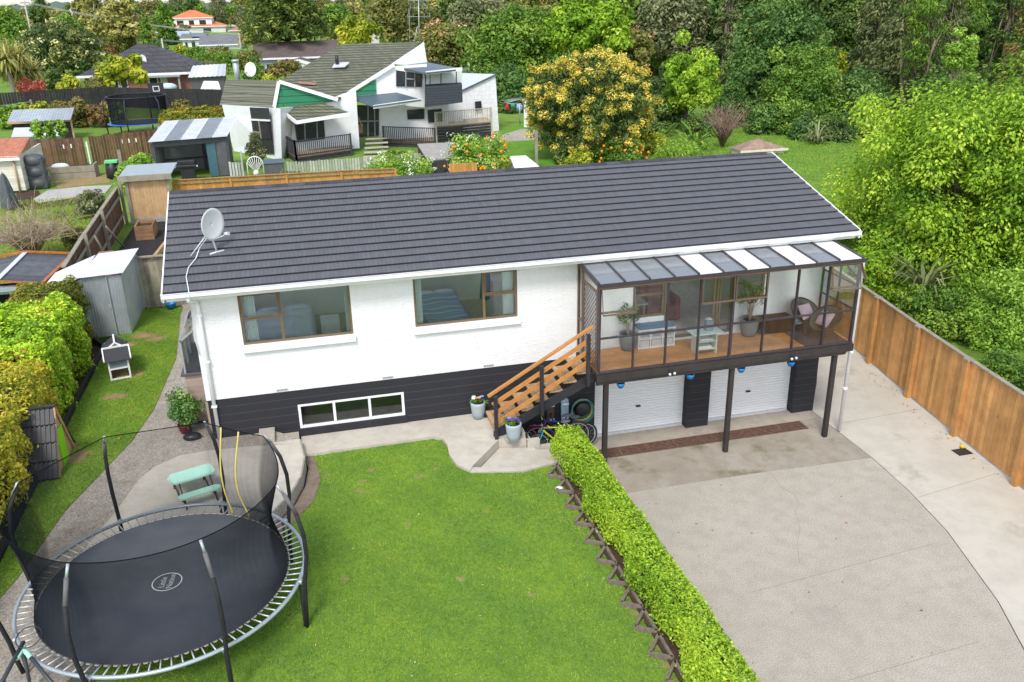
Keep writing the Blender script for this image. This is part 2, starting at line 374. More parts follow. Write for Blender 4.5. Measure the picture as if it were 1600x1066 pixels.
grey_wood = M('weathered_grey_boards', (.3, .27, .21), .2, 3, .85, .3, tint=.25, grain=(14, 14, 1), dirt=((.16, .16, .09), 4, .6))
brown_wood = M('red_brown_weathered_boards', (.15, .075, .045), .25, 3, .85, .3, tint=.4, grain=(14, 14, 1), dirt=((.3, .27, .22), 9, .68))
black_wood = M('black_stained_boards', (.022, .02, .022), .3, 3, .7, .25, tint=.3)
BARK = M('grey_bark', (.16, .125, .09), .35, 5, .9, .6, 30)
PALE_BARK = M('pale_bark', (.5, .45, .37), .3, 4, .85, .4, 20)
galv = M('galvanised_sheet', (.42, .46, .48), .14, 2, .42, .05, metal=.35, tint=.12, dirt=((.3, .3, .27), 3, .66))
galv_new = M('pale_zinc_sheet', (.62, .64, .66), .1, 2, .4, .04, metal=.25, tint=.2)
concrete_pale = M_ground('pale_concrete', (.46, .42, .35), (.55, .505, .43), (.39, .35, .29), .5, 3, 140, [((.25, .21, .15), 1.3, .66, .5)], .9, .15, .006)
concrete_old = M_ground('old_concrete', (.36, .32, .26), (.44, .39, .33), (.3, .26, .2), .6, 3, 140, [((.22, .19, .12), 1.7, .62, .6)], .9, .2, .006)
aggregate = M_ground('exposed_aggregate', (.31, .275, .23), (.39, .35, .3), (.25, .22, .175), .5, 3, 30, [((.17, .15, .09), 1.1, .6, .6)], .9, .7, .012, (.35, 1.55))
apron = M_ground('stained_aggregate_apron', (.31, .27, .215), (.4, .355, .295), (.26, .225, .165), .7, 2.5, 60, [((.15, .135, .06), .9, .56, .75), ((.1, .08, .06), 2.3, .74, .7)], .9, .6, .012, (.45, 1.45))
drive_mat = M_ground('drive_aggregate', (.4, .36, .298), (.45, .41, .342), (.35, .313, .255), .35, 2.6, 42, [((.27, .25, .22), .5, .62, .4), ((.2, .18, .14), 2.6, .72, .5)], .9, .6, .01, (.5, 1.42))
strip_mat = M_ground('smooth_concrete', (.49, .455, .385), (.57, .53, .455), (.44, .405, .335), .35, 1.8, 120, [((.31, .28, .22), .7, .58, .6), ((.25, .22, .17), 2.4, .72, .6)], .85, .12, .005)
lawn_mat = M_ground('lawn_turf', (.165, .29, .042), (.24, .37, .047), (.12, .24, .05), .7, 4.5, 60, [((.2, .16, .045), 1.15, .69, .7)], .95, .9, .03)
sidelawn_mat = M_ground('side_turf', (.165, .28, .042), (.235, .345, .05), (.135, .23, .045), .6, 3, 60, [((.24, .155, .07), .75, .585, .9), ((.1, .07, .04), 2.4, .69, .7)], .95, .9, .03)
field_mat = M_ground('field_turf', (.13, .23, .03), (.2, .31, .045), (.1, .18, .03), .12, .9, 12, [((.2, .15, .06), .35, .64, .6)], .95, .5, .05)
soil = M_ground('garden_soil', (.055, .035, .022), (.1, .062, .038), (.035, .022, .014), 1.2, 6, 40, None, .95, .8, .03)
bark_mulch = M_ground('dark_mulch', (.03, .027, .028), (.05, .045, .042), (.02, .018, .018), 2, 9, 60, None, .95, .9, .03)
gravel = M_ground('pale_gravel', (.42, .4, .37), (.5, .48, .45), (.35, .33, .3), .8, 5, 50, None, .9, .5, .02)

# ================================================================= ground and sheets
def ground_z(x, y):
    if 7.05 < x <= 8.3 and -2.6 < y < 2: return -.06
    if x > 40 or y > 160: pass
    if y < 11.0:
        if 8.22 < x < 19.75: return -.06 if y < 5 else -.06 + (y - 5) / 6 * 1.4
        if x >= 19.75: return min(1.3, -.06 + max(0, (y - 2)) * .12 + max(0, x - 19.8) * .05)
        return .7 if x > -4.2 else 1.36
    return 1.36
xs = sorted(set([-25000, -1200, -600, -300, -120, -60, -30, -12, -4.21, -4.2, 0, 7.04, 7.06, 8.22, 8.24, 19.74, 19.76, 22, 24, 28, 32, 40, 60, 120, 300, 600, 1200, 25000] + list(np.arange(-12, 40, 4.)) + list(np.arange(9, 20, 1.5))))
ys = sorted(set([-60, -40, -20, -2.62, -2.6, 1.98, 2, 5, 6, 7, 8, 9, 10, 10.99, 11.01, 14, 20, 30, 45, 70, 120, 300, 700, 1400, 25000]))
g = MB(); g.add([(x, y, ground_z(x, y)) for y in ys for x in xs], [(j * len(xs) + i, j * len(xs) + i + 1, (j + 1) * len(xs) + i + 1, (j + 1) * len(xs) + i) for j in range(len(ys) - 1) for i in range(len(xs) - 1)])
structure(g.build('ground', field_mat))
def sheet(name, poly, z, mat, t=.05):
    return structure(MB().prism([(p[0], p[1]) for p in poly], z - t, z).build(name, mat))
JX = [(15.66, 6), (15.66, -.14), (15.64, -2.72), (15.5, -4.3), (15.22, -5.89), (14.54, -8.09), (13.6, -10.2), (12.4, -12.4), (10.5, -15), (9.2, -17)]
sheet('driveway', [(8.24, -2.575)] + [(8.24, -17)] + [(x - .012, y) for x, y in JX[::-1][:-3]] + [(15.628, -2.72), (12.5, -2.6)], 0, drive_mat)
sheet('driveway_apron', [(7.1, -2.565), (12.5, -2.59), (15.63, -2.71), (15.65, -.46), (15.02, -.46), (15.02, -.93), (8.98, -.93), (8.98, -.46), (7.1, -.46)], 0, apron)
sheet('garage_threshold', [(7.1, -.45), (15.64, -.45), (15.64, .3), (7.1, .3)], .004, concrete_old)
sheet('side_driveway', [(x + .012, y) for x, y in JX] + [(17.3, -17), (17.5, -9), (18.3, -4.7), (18.65, -2.3), (19.0, 0), (19.45, 2.4), (19.7, 6)], 0, strip_mat)
sheet('drain_bed', [(8.98, -.93), (15.02, -.93), (15.02, -.45), (8.98, -.45)], -.03, M('drain_dark', (.012, .01, .009), .2, 5, .9), .02)
jn = M('joint_filler', (.25, .22, .175), .2, 8, .9, .1)
mb = MB()
for a, b in (((16, -.9), (18.6, -.75)), ((15.4, -4.6), (18.0, -4.2)), ((10.2, -6.6), (14.6, -6.2)), ((9.4, -9.2), (13.4, -8.9))):
    mb.bar((*a, .0005), (*b, .0005), .009, .003)
for x in range(3):
    P = [(12.6 + .1 * x, -1.15)] if x == 0 else None
structure(mb.build('path_joints', jn)); mb = MB(); jn = M('crack_dirt', (.2, .17, .13), .2, 8, .9, .1)
crk = [tuple(on_z(x, y, 0)[:2]) for x, y in ((1150, 704), (1163, 716), (1180, 722), (1196, 737), (1206, 741), (1222, 762), (1240, 772), (1248, 784), (1243, 802), (1250, 826), (1246, 852), (1249, 880))]
for i in range(len(crk) - 1): mb.bar((*crk[i], .0005), (*crk[i + 1], .0005), .005, .003)
structure(mb.build('path_joints', jn))
# upper path, landing, steps
PL = [tuple(on_z(x, y, 1.24)[:2]) for x, y in ((735, 737), (713, 727), (702, 712), (699, 696), (690, 686), (676, 684), (640, 689), (560, 700), (485, 711))]
sheet('front_path', [(1.97, -.02), (7.05, -.02), (7.05, -1.62), (6.42, -1.5), (5.6, -2.5)] + PL + [(1.97, PL[-1][1])], 1.27, concrete_pale, .3)
sheet('path_landing', [(5.62, -2.52), (6.42, -1.52), (7.2, -1.72), (7.42, -2.62), (6.6, -2.8)], 1.06, concrete_pale, .3)
mb = MB(); mb.prism([(5.5, -2.53), (5.62, -2.53), (6.6, -2.82), (7.42, -2.66), (7.45, -2.82), (6.6, -2.97), (5.5, -2.7)], .8, 1.24)
for i in range(4):
    x = 7.22 + i * .3; mb.prism([(x, -1.72), (x + .3, -1.78), (x + .34, -2.75), (x + .02, -2.62)], 0, 1.0 - .24 * i)
    mb.box(7.06 + i * .3, 7.06 + i * .3 + .29, -1.72, -1.6, 0, 1.25 - .2 * i)
mb.box(6.98, 7.06, -1.5, -.45, 1.2, 1.36); structure(mb.build('path_steps', concrete_pale))
sheet('bike_pad', [(7.07, -1.58), (8.4, -1.58), (8.4, -.02), (7.07, -.02)], .28, concrete_old, .3)
# patio and left path
PA = [tuple(on_z(x, y, 1.5)[:2]) for x, y in ((282, 490), (275, 560), (240, 640), (205, 690), (100, 800), (30, 900), (-60, 1000))]
RB = [(1.4, -.02), (1.97, -.6), (2.05, -1.5), (1.96, -2.25), (1.75, -2.9), (1.4, -3.5), (.6, -4.4), (-.4, -5.6), (-1.3, -6.9), (-1.9, -8), (-2.2, -10), (-2.4, -14)]
sheet('side_path', [(-.02, 11), (-.02, -.02)] + RB + [(-4, -14)] + PA[::-1] + [(-1.7, 11)], 1.488, aggregate, .4)
PP = [tuple(on_z(x, y, 1.5)[:2]) for x, y in ((452, 694), (400, 697), (330, 703), (280, 712), (240, 730), (215, 752), (180, 800), (120, 872))]
sheet('patio', [(1.3, -.62)] + [(x - .03, y) for x, y in RB[1:8]] + PP[::-1], 1.5, concrete_pale, .05)
mb = MB().prism([(1.42, -.03), (1.93, -.03), (1.93, -.6), (1.42, -.6)], 1.2, 1.40).prism([(1.05, -.03), (1.40, -.03), (1.40, -.6), (1.05, -.6)], 1.3, 1.6); structure(mb.build('patio_steps', concrete_old))
DR = [(2.0, -.86), (2.09, -1.5), (2.0, -2.27), (1.79, -2.93), (1.44, -3.54), (.64, -4.44), (.9, -4.5), (1.75, -3.55), (2.15, -2.9), (2.33, -2.1), (2.28, -1.3), (2.18, -.9)]
sheet('soil_strip', DR, 1.215, M_ground('brown_grit', (.2, .155, .115), (.27, .21, .16), (.14, .105, .075), 1, 6, 40), .08)
# lawns
LB = [(2.16, PL[-1][1])] + [(2.27, -1.3), (2.32, -2.1), (2.14, -2.9), (1.74, -3.55), (.9, -4.5), (-.38, -5.64), (-1.28, -6.94), (-1.88, -8.05), (-2.15, -10), (-2.3, -17)]
LAWN = PL[::-1] + [(6.6, -2.99), (7.36, -2.86), (7.36, -17)] + LB[::-1]
sheet('lawn', LAWN, 1.2, lawn_mat, .12)
SIDE = [(-1.62, 10)] + PA[:-1] + [(-3.36, -6), (-3.42, -2), (-3.45, 6.6), (-3.3, 8), (-3.4, 10.1)]
sheet('side_lawn', SIDE, 1.505, sidelawn_mat, .15)
sheet('planting_bed', [(-3.5, 6.7), (-3.45, -6), (-3.4, -14), (-6.5, -14), (-6.5, 8.4), (-4.5, 8.4)], 1.46, soil, .1)
def in_poly(poly, P):
    x, y = P[:, 0], P[:, 1]; c = np.zeros(len(P), bool); n = len(poly)
    for i in range(n):
        (x0, y0), (x1, y1) = poly[i][:2], poly[(i + 1) % n][:2]
        c ^= ((y0 > y) != (y1 > y)) & (x < (x1 - x0) * (y - y0) / (y1 - y0 + 1e-12) + x0)
    return c
def grass(name, poly, z, n, mat, h=.05, seed=1, bald=None, label=None, asp=.3):
    rng = np.random.default_rng(seed); Q = np.array([p[:2] for p in poly]); lo, hi = Q.min(0), Q.max(0); lo[1] = max(lo[1], -12.5)
    P = lo + (hi - lo) * rng.random((int(n * 1.5), 2)); P = P[in_poly(poly, P)][:n]
    for bx, by, br in bald or (): P = P[np.hypot(P[:, 0] - bx, (P[:, 1] - by) * 1.2) > br * (.25 + .9 * rng.random(len(P)))]
    n = len(P)
    hh = h * (.6 + .8 * rng.random(n)); p = np.c_[P, z + hh * .4]
    ax = unit(np.c_[rng.normal(size=(n, 2)) * .95, np.ones(n)]); nn = unit(np.c_[rng.normal(size=(n, 2)), .2 * np.ones(n)]); nn = unit(nn - ax * (nn * ax).sum(1, keepdims=True))
    wv = np.sin(P[:, 0] * 1.7 + 2 * np.sin(P[:, 1] * .9)) * np.cos(P[:, 1] * 1.3) + .6 * np.sin(P[:, 0] * 5 + P[:, 1] * 3)
    o = leaf_obj(name, p, nn, hh * 1.5, .46 + .17 * wv + .1 * np.sin(P[:, 0] * 11 + 3 * np.sin(P[:, 1] * 4)) * np.sin(P[:, 1] * 9.3 + P[:, 0]) + rng.normal(size=n) * .16, mat, None, asp, ax, True, rng, .02); o['kind'] = 'stuff'; return o
def worn(circ, z, mat):
    for bx, by, br in circ:
        structure(MB().add([(bx + br * (.7 + .2 * sin(2 * k * pi / 10 + bx * 9) + .12 * sin(3 * k * pi / 10 + by * 7)) * cos(k * pi / 10), by + br * (.7 + .2 * sin(2 * k * pi / 10 + bx * 9) + .12 * sin(3 * k * pi / 10 + by * 7)) * sin(k * pi / 10) * .75, z) for k in range(20)], [tuple(range(20))]).build('worn_patch', mat))
LBALD = [(*on_z(x, y, 1.2)[:2], r) for x, y, r in ((562, 768, .16), (567, 752, .11), (655, 745, .16), (580, 735, .12), (512, 742, .12), (900, 745, .3), (905, 735, .22), (680, 733, .1), (925, 800, .2), (943, 838, .16), (960, 880, .18), (978, 915, .16), (1000, 960, .2), (1030, 1010, .2), (1048, 1040, .2), (640, 820, .1), (760, 800, .09), (720, 905, .12), (540, 905, .1), (830, 930, .1))]
SBALD = [(*on_z(x, y, 1.5)[:2], r) for x, y, r in ((225, 525, .55), (200, 540, .4), (245, 530, .4), (170, 560, .5), (180, 620, .4), (215, 585, .3), (120, 715, .45), (105, 700, .35))]
worn(LBALD, 1.204, M_ground('worn_grass', (.25, .24, .08), (.28, .22, .09), (.17, .17, .05), 2, 7, 50)); worn(SBALD, 1.509, M_ground('worn_soil', (.3, .2, .09), (.34, .24, .12), (.2, .13, .07), 2, 7, 50))
grass_mat = M_leaf('grass_blades', [(0, (.062, .14, .024)), (.42, (.108, .205, .022)), (.78, (.175, .27, .024)), (1, (.25, .26, .06))], .25)
grass('grass', LAWN, 1.2, 230000, grass_mat, .024, 3, LBALD)
grass('side_grass', SIDE, 1.505, 70000, grass_mat, .026, 4, SBALD)

# ================================================================= main house
H = thing('main_house', 'long white brick house with dark grey tiled gable roof and black block basement', 'house', (0, 0, 0))
def wall_open(mb, x0, x1, z0, z1, y, t, ops):
    X = sorted({x0, x1, *[v for o in ops for v in o[:2]]}); Z = sorted({z0, z1, *[v for o in ops for v in o[2:]]})
    for i in range(len(X) - 1):
        for j in range(len(Z) - 1):
            cx, cz = (X[i] + X[i + 1]) / 2, (Z[j] + Z[j + 1]) / 2
            if any(a < cx < b and c < cz < d_ for a, b, c, d_ in ops): continue
            mb.add([(X[i], y, Z[j]), (X[i + 1], y, Z[j]), (X[i + 1], y, Z[j + 1]), (X[i], y, Z[j + 1])], [(0, 1, 2, 3)])
            mb.add([(X[i], y + t, Z[j]), (X[i + 1], y + t, Z[j]), (X[i + 1], y + t, Z[j + 1]), (X[i], y + t, Z[j + 1])], [(3, 2, 1, 0)])
    for a, b, c, d_ in ops:
        v = [(a, y, c), (b, y, c), (b, y, d_), (a, y, d_), (a, y + t, c), (b, y + t, c), (b, y + t, d_), (a, y + t, d_)]
        mb.add(v, [(0, 4, 5, 1), (1, 5, 6, 2), (2, 6, 7, 3), (3, 7, 4, 0)])
def rough_white():
    m, n, l, b, o = _new('white_rockface_brick'); v = _coord(n, l, (.75, .75, 1.7))
    t = n.new('ShaderNodeTexVoronoi'); t.inputs['Scale'].default_value = 15; l.new(_coord(n, l, (1, 1, 1.9)), t.inputs['Vector'])
    h = _math(n, l, 'ADD', _math(n, l, 'MULTIPLY', _noise(n, l, v, 20, 6, .62), 1.2), _math(n, l, 'MULTIPLY', t.outputs['Distance'], -.5))
    c = _mix(n, l, .6, (.8, .8, .8), _ramp(n, l, h, [(.2, (.76, .76, .76)), (.75, (.84, .84, .84))]))
    f = _noise(n, l, v, .9, 6); c = _mix(n, l, .22, c, _ramp(n, l, f, [(.35, (.8, .79, .76)), (.6, (1, 1, 1))]), 'MULTIPLY')
    c = _mix(n, l, .22, c, _ramp(n, l, _noise(n, l, _coord(n, l, (2.6, 2.6, .22)), 2.2, 6, .7), [(.34, (.84, .83, .8)), (.52, (1, 1, 1))]), 'MULTIPLY')
    l.new(c, b.inputs['Base Color']); b.inputs['Roughness'].default_value = .55; _bump(n, l, b, h, .6, .022); return m
wbrick = rough_white()
OW = dict(w1=(.984, 3.412, 3.684, 4.90), w2=(4.844, 7.311, 3.684, 4.90), lw=(10.25, 11.1, 3.3, 4.72), dr=(11.1, 13.0, 2.66, 4.72), rw=(13.0, 13.85, 3.5, 4.72))
mb = MB(); wall_open(mb, 0, 15.7, 2.45, 5.02, 0, .18, [OW[k] for k in OW])
mb.box(0, .18, .18, .95, 2.45, 5.02); mb.box(0, .18, 2.85, 8, 2.45, 5.02); mb.box(0, .18, .951, 2.849, 2.45, 2.8); mb.box(0, .18, .951, 2.849, 4.3, 5.02); mb.box(15.52, 15.7, .18, 8, 2.45, 5.02); wall_open(mb, .18, 15.52, 2.45, 5.02, 7.82, .18, [(.4, 4.0, 3.2, 4.95), (4.4, 8.2, 3.2, 4.95), (8.8, 15.2, 2.7, 4.95)])  # openings in the end wall and unseen back wall added for daylight
for x in (0, 15.52): mb.slab([(x, 0, 5.02), (x, 8, 5.02), (x, 3.9, 6.28)], .18, .5, (1, 0, 0))
for dx in (0,): pass
mb.build('wall', wbrick, H)
blk = M_blocks('black_concrete_block', (.023, .023, .028), (.075, .075, .083), 40, .204, .5, .0045, .4, .0, z0=-.01)
mb = MB(); wall_open(mb, 0, 9.3, 0, 2.442, -.004, .19, [(1.974, 4.454, 1.46, 2.08)])
mb.box(9.3, 15.7, -.004, .3, 2.34, 2.442); mb.box(11.893, 12.526, -.004, .3, 0, 2.338); mb.box(15.044, 15.7, -.004, .3, 0, 2.338)
mb.box(0, .18, .187, 8, 0, 2.442); mb.box(15.52, 15.7, .302, 8, 0, 2.442)
mb.build('foundation', blk, H)
MB().box(1.95, 4.5, -.05, -.006, 1.275, 1.452).build('sill', M('black_sill', (.022, .022, .028), .2, 6, .6, .1), H)
def window(parent, x0, x1, z0, z1, bars, fm, gm, y=.03, fw=.05, d_=.07, sashes=(), name='window'):
    mb = MB(); mb.box(x0, x1, y, y + d_, z0, z0 + fw).box(x0, x1, y, y + d_, z1 - fw, z1).box(x0, x0 + fw, y, y + d_, z0 + fw, z1 - fw).box(x1 - fw, x1, y, y + d_, z0 + fw, z1 - fw)
    for a, b, c, e in bars: mb.box(a, b, y + .003, y + d_ - .003, c, e)
    for a, b, c, e in sashes:
        for q in ((a, b, c, c + .03), (a, b, e - .03, e), (a, a + .03, c + .03, e - .03), (b - .03, b, c + .03, e - .03)): mb.box(q[0], q[1], y - .015, y + .02, q[2], q[3])
    wdw = mb.build(name, fm, parent)
    MB().box(x0 + fw, x1 - fw, y + d_ * .5, y + d_ * .5 + .006, z0 + fw, z1 - fw).build('pane', gm, wdw); return wdw
glass = M_glass('window_glass', (.93, .97, .96), 1.3)
glass_clear = M_glass('clear_glass', (.97, .985, .98), .7)
w1, w2 = OW['w1'], OW['w2']
window(H, *w1, [(1.83, 1.89, 3.734, 4.85), (1.034, 1.83, 4.26, 4.32)], brown_alu2, glass, sashes=[(1.03, 1.835, 4.31, 4.855)])
window(H, *w2, [(6.47, 6.53, 3.734, 4.85), (6.53, 7.261, 4.28, 4.34)], brown_alu2, glass, sashes=[(6.525, 7.265, 4.33, 4.855)])
window(H, 1.974, 4.454, 1.46, 2.08, [(2.77, 2.83, 1.52, 2.02), (3.6, 3.66, 1.52, 2.02)], white, M_glass('dark_glass', (.85, .88, .88), 1.6), fw=.06, d_=.08, y=.0)
for a, b in ((.95, 3.45), (4.8, 7.36)): MB().box(a, b, -.09, .0, 3.535, 3.675).build('window_sill', white, H)
window(H, *OW['lw'], [(10.3, 11.05, 3.86, 3.91)], brown_alu2, glass_clear)
window(H, *OW['rw'], [(13.05, 13.8, 3.9, 3.94)], brown_alu2, glass_clear)
mb = MB()
for x in (11.1, 12.95): mb.box(x, x + .05, .0, .14, 2.66, 4.72)
mb.box(11.15, 12.95, 0, .14, 4.67, 4.72); mb.box(11.15, 12.95, 0, .14, 2.655, 2.69)
for x in (12.45, 12.55, 12.62): mb.box(x, x + .045, .03, .07, 2.7, 4.66)
mb.build('sliding_door', brown_alu2, H)
vent = M('vent_grille', (.55, .56, .57), .1, 20, .6, .1)
vd = M('vent_slot', (.12, .12, .13), .1, 20, .8, 0)
for x in (1.68, 4.11, 6.56):
    v_ = MB().box(x - .13, x + .13, -.012, -.001, 2.475, 2.535).build('wall_vent', vent, H)
    q = MB(); [q.box(x - .12 + i * .03, x - .105 + i * .03, -.015, -.013, 2.485, 2.525) for i in range(8)]; q.build('slot', vd, v_)
# garage doors
def rollmat():
    m, n, l, b, o = _new('white_roller_door'); b.inputs['Base Color'].default_value = (.78, .79, .79, 1); b.inputs['Roughness'].default_value = .45; return m
rm = rollmat()
for a, b in ((9.3, 11.89), (12.53, 15.04)):
    mb = MB(); N = 30; zz = np.linspace(.01, 2.335, N * 4 + 1); yy = .24 + .012 * np.abs(np.sin(np.arange(N * 4 + 1) * pi / 4))
    mb.add([(x, yy[i], zz[i]) for i in range(len(zz)) for x in (a + .004, b - .004)], [(2 * i, 2 * i + 1, 2 * i + 3, 2 * i + 2) for i in range(len(zz) - 1)]); dr_ = mb.build('garage_door', rm, H); MB().box(a + .02, b - .02, .2, .236, .0, .07).build('bottom_rail', vent, dr_); MB().box((a + b) / 2 - .06, (a + b) / 2 + .06, .2, .24, .72, .76).build('handle', black_steel, dr_)
# roof: stepped tile courses
EY, EZ, RY, RZ = -.5, 5.2, 3.9, 6.45
def xl(u): return -.43 - .15 * u
def xr(u): return 16.06 - .06 * u
roofm = M_blocks('dark_shingle_tile', (.104, .105, .116), (.07, .071, .08), .095, .3143, .37, .006, .3, .07, swap=True, z0=.5)
mb = MB(); N = 14
for i in range(N):
    u0, u1 = i / N, (i + 1) / N; lift = .038
    def pt(x, u, h): return (x, EY + (RY - EY) * u, EZ + (RZ - EZ) * u + h)
    K = 40
    for k in range(K):
        a0, a1 = xl(u0) + (xr(u0) - xl(u0)) * k / K, xl(u0) + (xr(u0) - xl(u0)) * (k + 1) / K
        b0, b1 = xl(u1) + (xr(u1) - xl(u1)) * k / K, xl(u1) + (xr(u1) - xl(u1)) * (k + 1) / K
        mb.add([pt(a0, u0, lift), pt(a1, u0, lift), pt(b1, u1, .004), pt(b0, u1, .004)], [(0, 1, 2, 3)], random.random())
    mb.add([pt(xl(u0), u0 + .012, -.03), pt(xr(u0), u0 + .012, -.03), pt(xr(u0), u0, lift), pt(xl(u0), u0, lift)], [(0, 1, 2, 3)])
def bk(x, u): return (x, RY + (8.4 - RY) * u, RZ + (5.2 - RZ) * u)
ADDED_SKYLIGHTS = [(.6, 4.0), (4.6, 8.2), (8.9, 15.1)]; bx = [-.5] + [v for p in ADDED_SKYLIGHTS for v in p] + [16.0]  # gaps left in the unseen back slope to let daylight in
for i in range(len(bx) - 1):
    for u0, u1 in ((0, .12), (.12, .85), (.85, 1)):
        if not (i % 2 and u0 == .12): mb.add([bk(bx[i], u0), bk(bx[i + 1], u0), bk(bx[i + 1], u1), bk(bx[i], u1)], [(0, 1, 2, 3)])
roof = mb.build('roof', roofm, H)
mb = MB(); [mb.slab([(xl(1) + k * .41, RY - .11, RZ - .0), (xl(1) + k * .41 + .405, RY - .11, RZ - .0), (xl(1) + k * .41 + .405, RY, RZ + .05), (xl(1) + k * .41, RY, RZ + .05)], .01, random.random()) for k in range(40)]
[mb.slab([(xl(1) + k * .41, RY + .11, RZ - .0), (xl(1) + k * .41, RY, RZ + .05), (xl(1) + k * .41 + .405, RY, RZ + .05), (xl(1) + k * .41 + .405, RY + .11, RZ - .0)], .01, random.random()) for k in range(40)]
[MB().slab([bk(a, .12), bk(b, .12), bk(b, .85), bk(a, .85)], .01).build('added_skylight', glass_clear, H) for a, b in ADDED_SKYLIGHTS]  # panes over the added roof openings that brighten the rooms
mb.build('ridge_cap', M('ridge_cap_tile', (.05, .05, .062), .2, 6, .7, .1), roof)
for f, dx in ((xl, -.03), (xr, .0)):
    mb = MB().slab([(f(0) + dx, EY, EZ + .035), (f(1) + dx, RY, RZ + .035), (f(1) + dx, RY, RZ - .19), (f(0) + dx, EY, EZ - .19)], .028, .5, (1, 0, 0))
    mb.slab([(f(1) + dx, RY, RZ + .03), (f(0) + dx, 8.4, EZ + .03), (f(0) + dx, 8.4, EZ - .17), (f(1) + dx, RY, RZ - .19)], .028, .5, (1, 0, 0)); mb.build('barge_board', white, H)
MB().box(-.4, 16.03, -.4, -.37, 4.99, 5.2).build('fascia', white, H); MB().box(-.4, 16.03, -.369, -.001, 4.99, 5.01).build('soffit', white, H)
gprof = [(-.4, 5.06), (-.5, 5.06), (-.535, 5.1), (-.535, 5.17), (-.55, 5.195), (-.53, 5.2), (-.515, 5.175), (-.515, 5.105), (-.49, 5.075), (-.4, 5.075)]
mb = MB(); n_ = len(gprof); mb.add([(x, y, z) for x in (-.47, 16.1) for y, z in gprof], [(i, (i + 1) % n_, n_ + (i + 1) % n_, n_ + i) for i in range(n_)])
mb.box(-.475, -.47, -.545, -.4, 5.05, 5.2).box(16.1, 16.105, -.545, -.4, 5.05, 5.2); mb.build('gutter', white, H)
mb = MB().tube([(.04, -.45, 5.06), (.04, -.42, 4.97), (.14, -.07, 4.86), (.16, -.06, 4.7), (.16, -.06, 1.5)], .043, 10); [mb.box(.1, .22, -.11, -.02, z, z + .04) for z in (2.3, 3.4, 4.5)]; mb.build('downpipe', white, H)
MB().box(-.02, .03, -.03, .02, 1.5, 2.42).build('service_pipe', M('tan_pipe', (.3, .24, .18), .1, 5), H)
MB().tube([(15.74, .12, 2.4), (15.74, .1, 1.1), (15.76, .1, .8), (15.73, .1, .05)], .03, 8).build('waste_pipe', M('red_brown_pipe', (.16, .05, .035), .1, 5), H)
# rooms behind the glass
carpet = M('carpet', (.4, .38, .32), .15, 12, .95, .3)
plaster = M('room_plaster', (.84, .86, .83), .04, 3, .8, .05)
mb = MB().box(.19, 15.5, .19, 4.6, 2.52, 2.628); mb.build('floor', carpet, H)
mb = MB(); wall_open(mb, .19, 15.5, 2.63, 4.97, 4.6, .1, [(.4, 4.0, 3.9, 4.9), (4.4, 8.2, 3.9, 4.9), (8.8, 15.2, 3.65, 4.9)]); mb.box(4.1, 4.2, .19, 4.59, 2.63, 4.97).box(8.4, 8.5, .19, 4.59, 2.63, 4.97); mb.build('interior_wall', plaster, H)  # high gaps in the back partition added to let daylight reach the rooms
MB().box(.3, 8.9, .6, 3.5, 1.0, 1.2).box(.3, 8.9, 3.4, 3.5, 1.2, 2.4).build('basement_floor', M('basement_grey', (.5, .49, .47), .2, 3), H)
# boxed bay on the left end wall
B = thing('garden_window_bay', 'taupe weatherboard box bay with glazed top on the house end wall', 'bay window', (-.25, 1.9, 1.5))
taupe = M('taupe_weatherboard', (.37, .29, .24), .06, 4, .6, .05, tint=.1)
mb = MB(); [mb.box(-.5 - .006 * (i % 2), -.005, .9, 2.9, 1.55 + i * .15, 1.55 + i * .15 + .146, random.random()) for i in range(8)]; mb.build('base', taupe, B)
MB().box(-.58, -.005, .83, 2.97, 2.755, 2.80).build('sill', M('dark_sill', (.08, .075, .08), .1, 5), B)
mb = MB()
for y in (.9, 1.55, 2.2, 2.86): mb.box(-.5, -.46, y, y + .04, 2.8, 3.6); mb.bar((-.48, y + .02, 3.6), (-.02, y + .02, 3.95), .04)
mb.box(-.505, -.455, .9, 2.9, 3.6, 3.64); mb.build('frame', M('grey_frame', (.3, .31, .32), .1, 5), B)
MB().slab([(-.48, .92, 2.8), (-.48, 2.88, 2.8), (-.48, 2.88, 3.6), (-.48, .92, 3.6)], .006, .5, (1, 0, 0)).slab([(-.48, .92, 3.63), (-.48, 2.88, 3.63), (-.02, 2.88, 3.96), (-.02, .92, 3.96)], .006).slab([(-.48, .92, 2.8), (-.48, .92, 3.6), (-.02, .92, 3.94), (-.02, .92, 2.8)], .006, .5, (0, 1, 0)).build('pane', glass_clear, B)

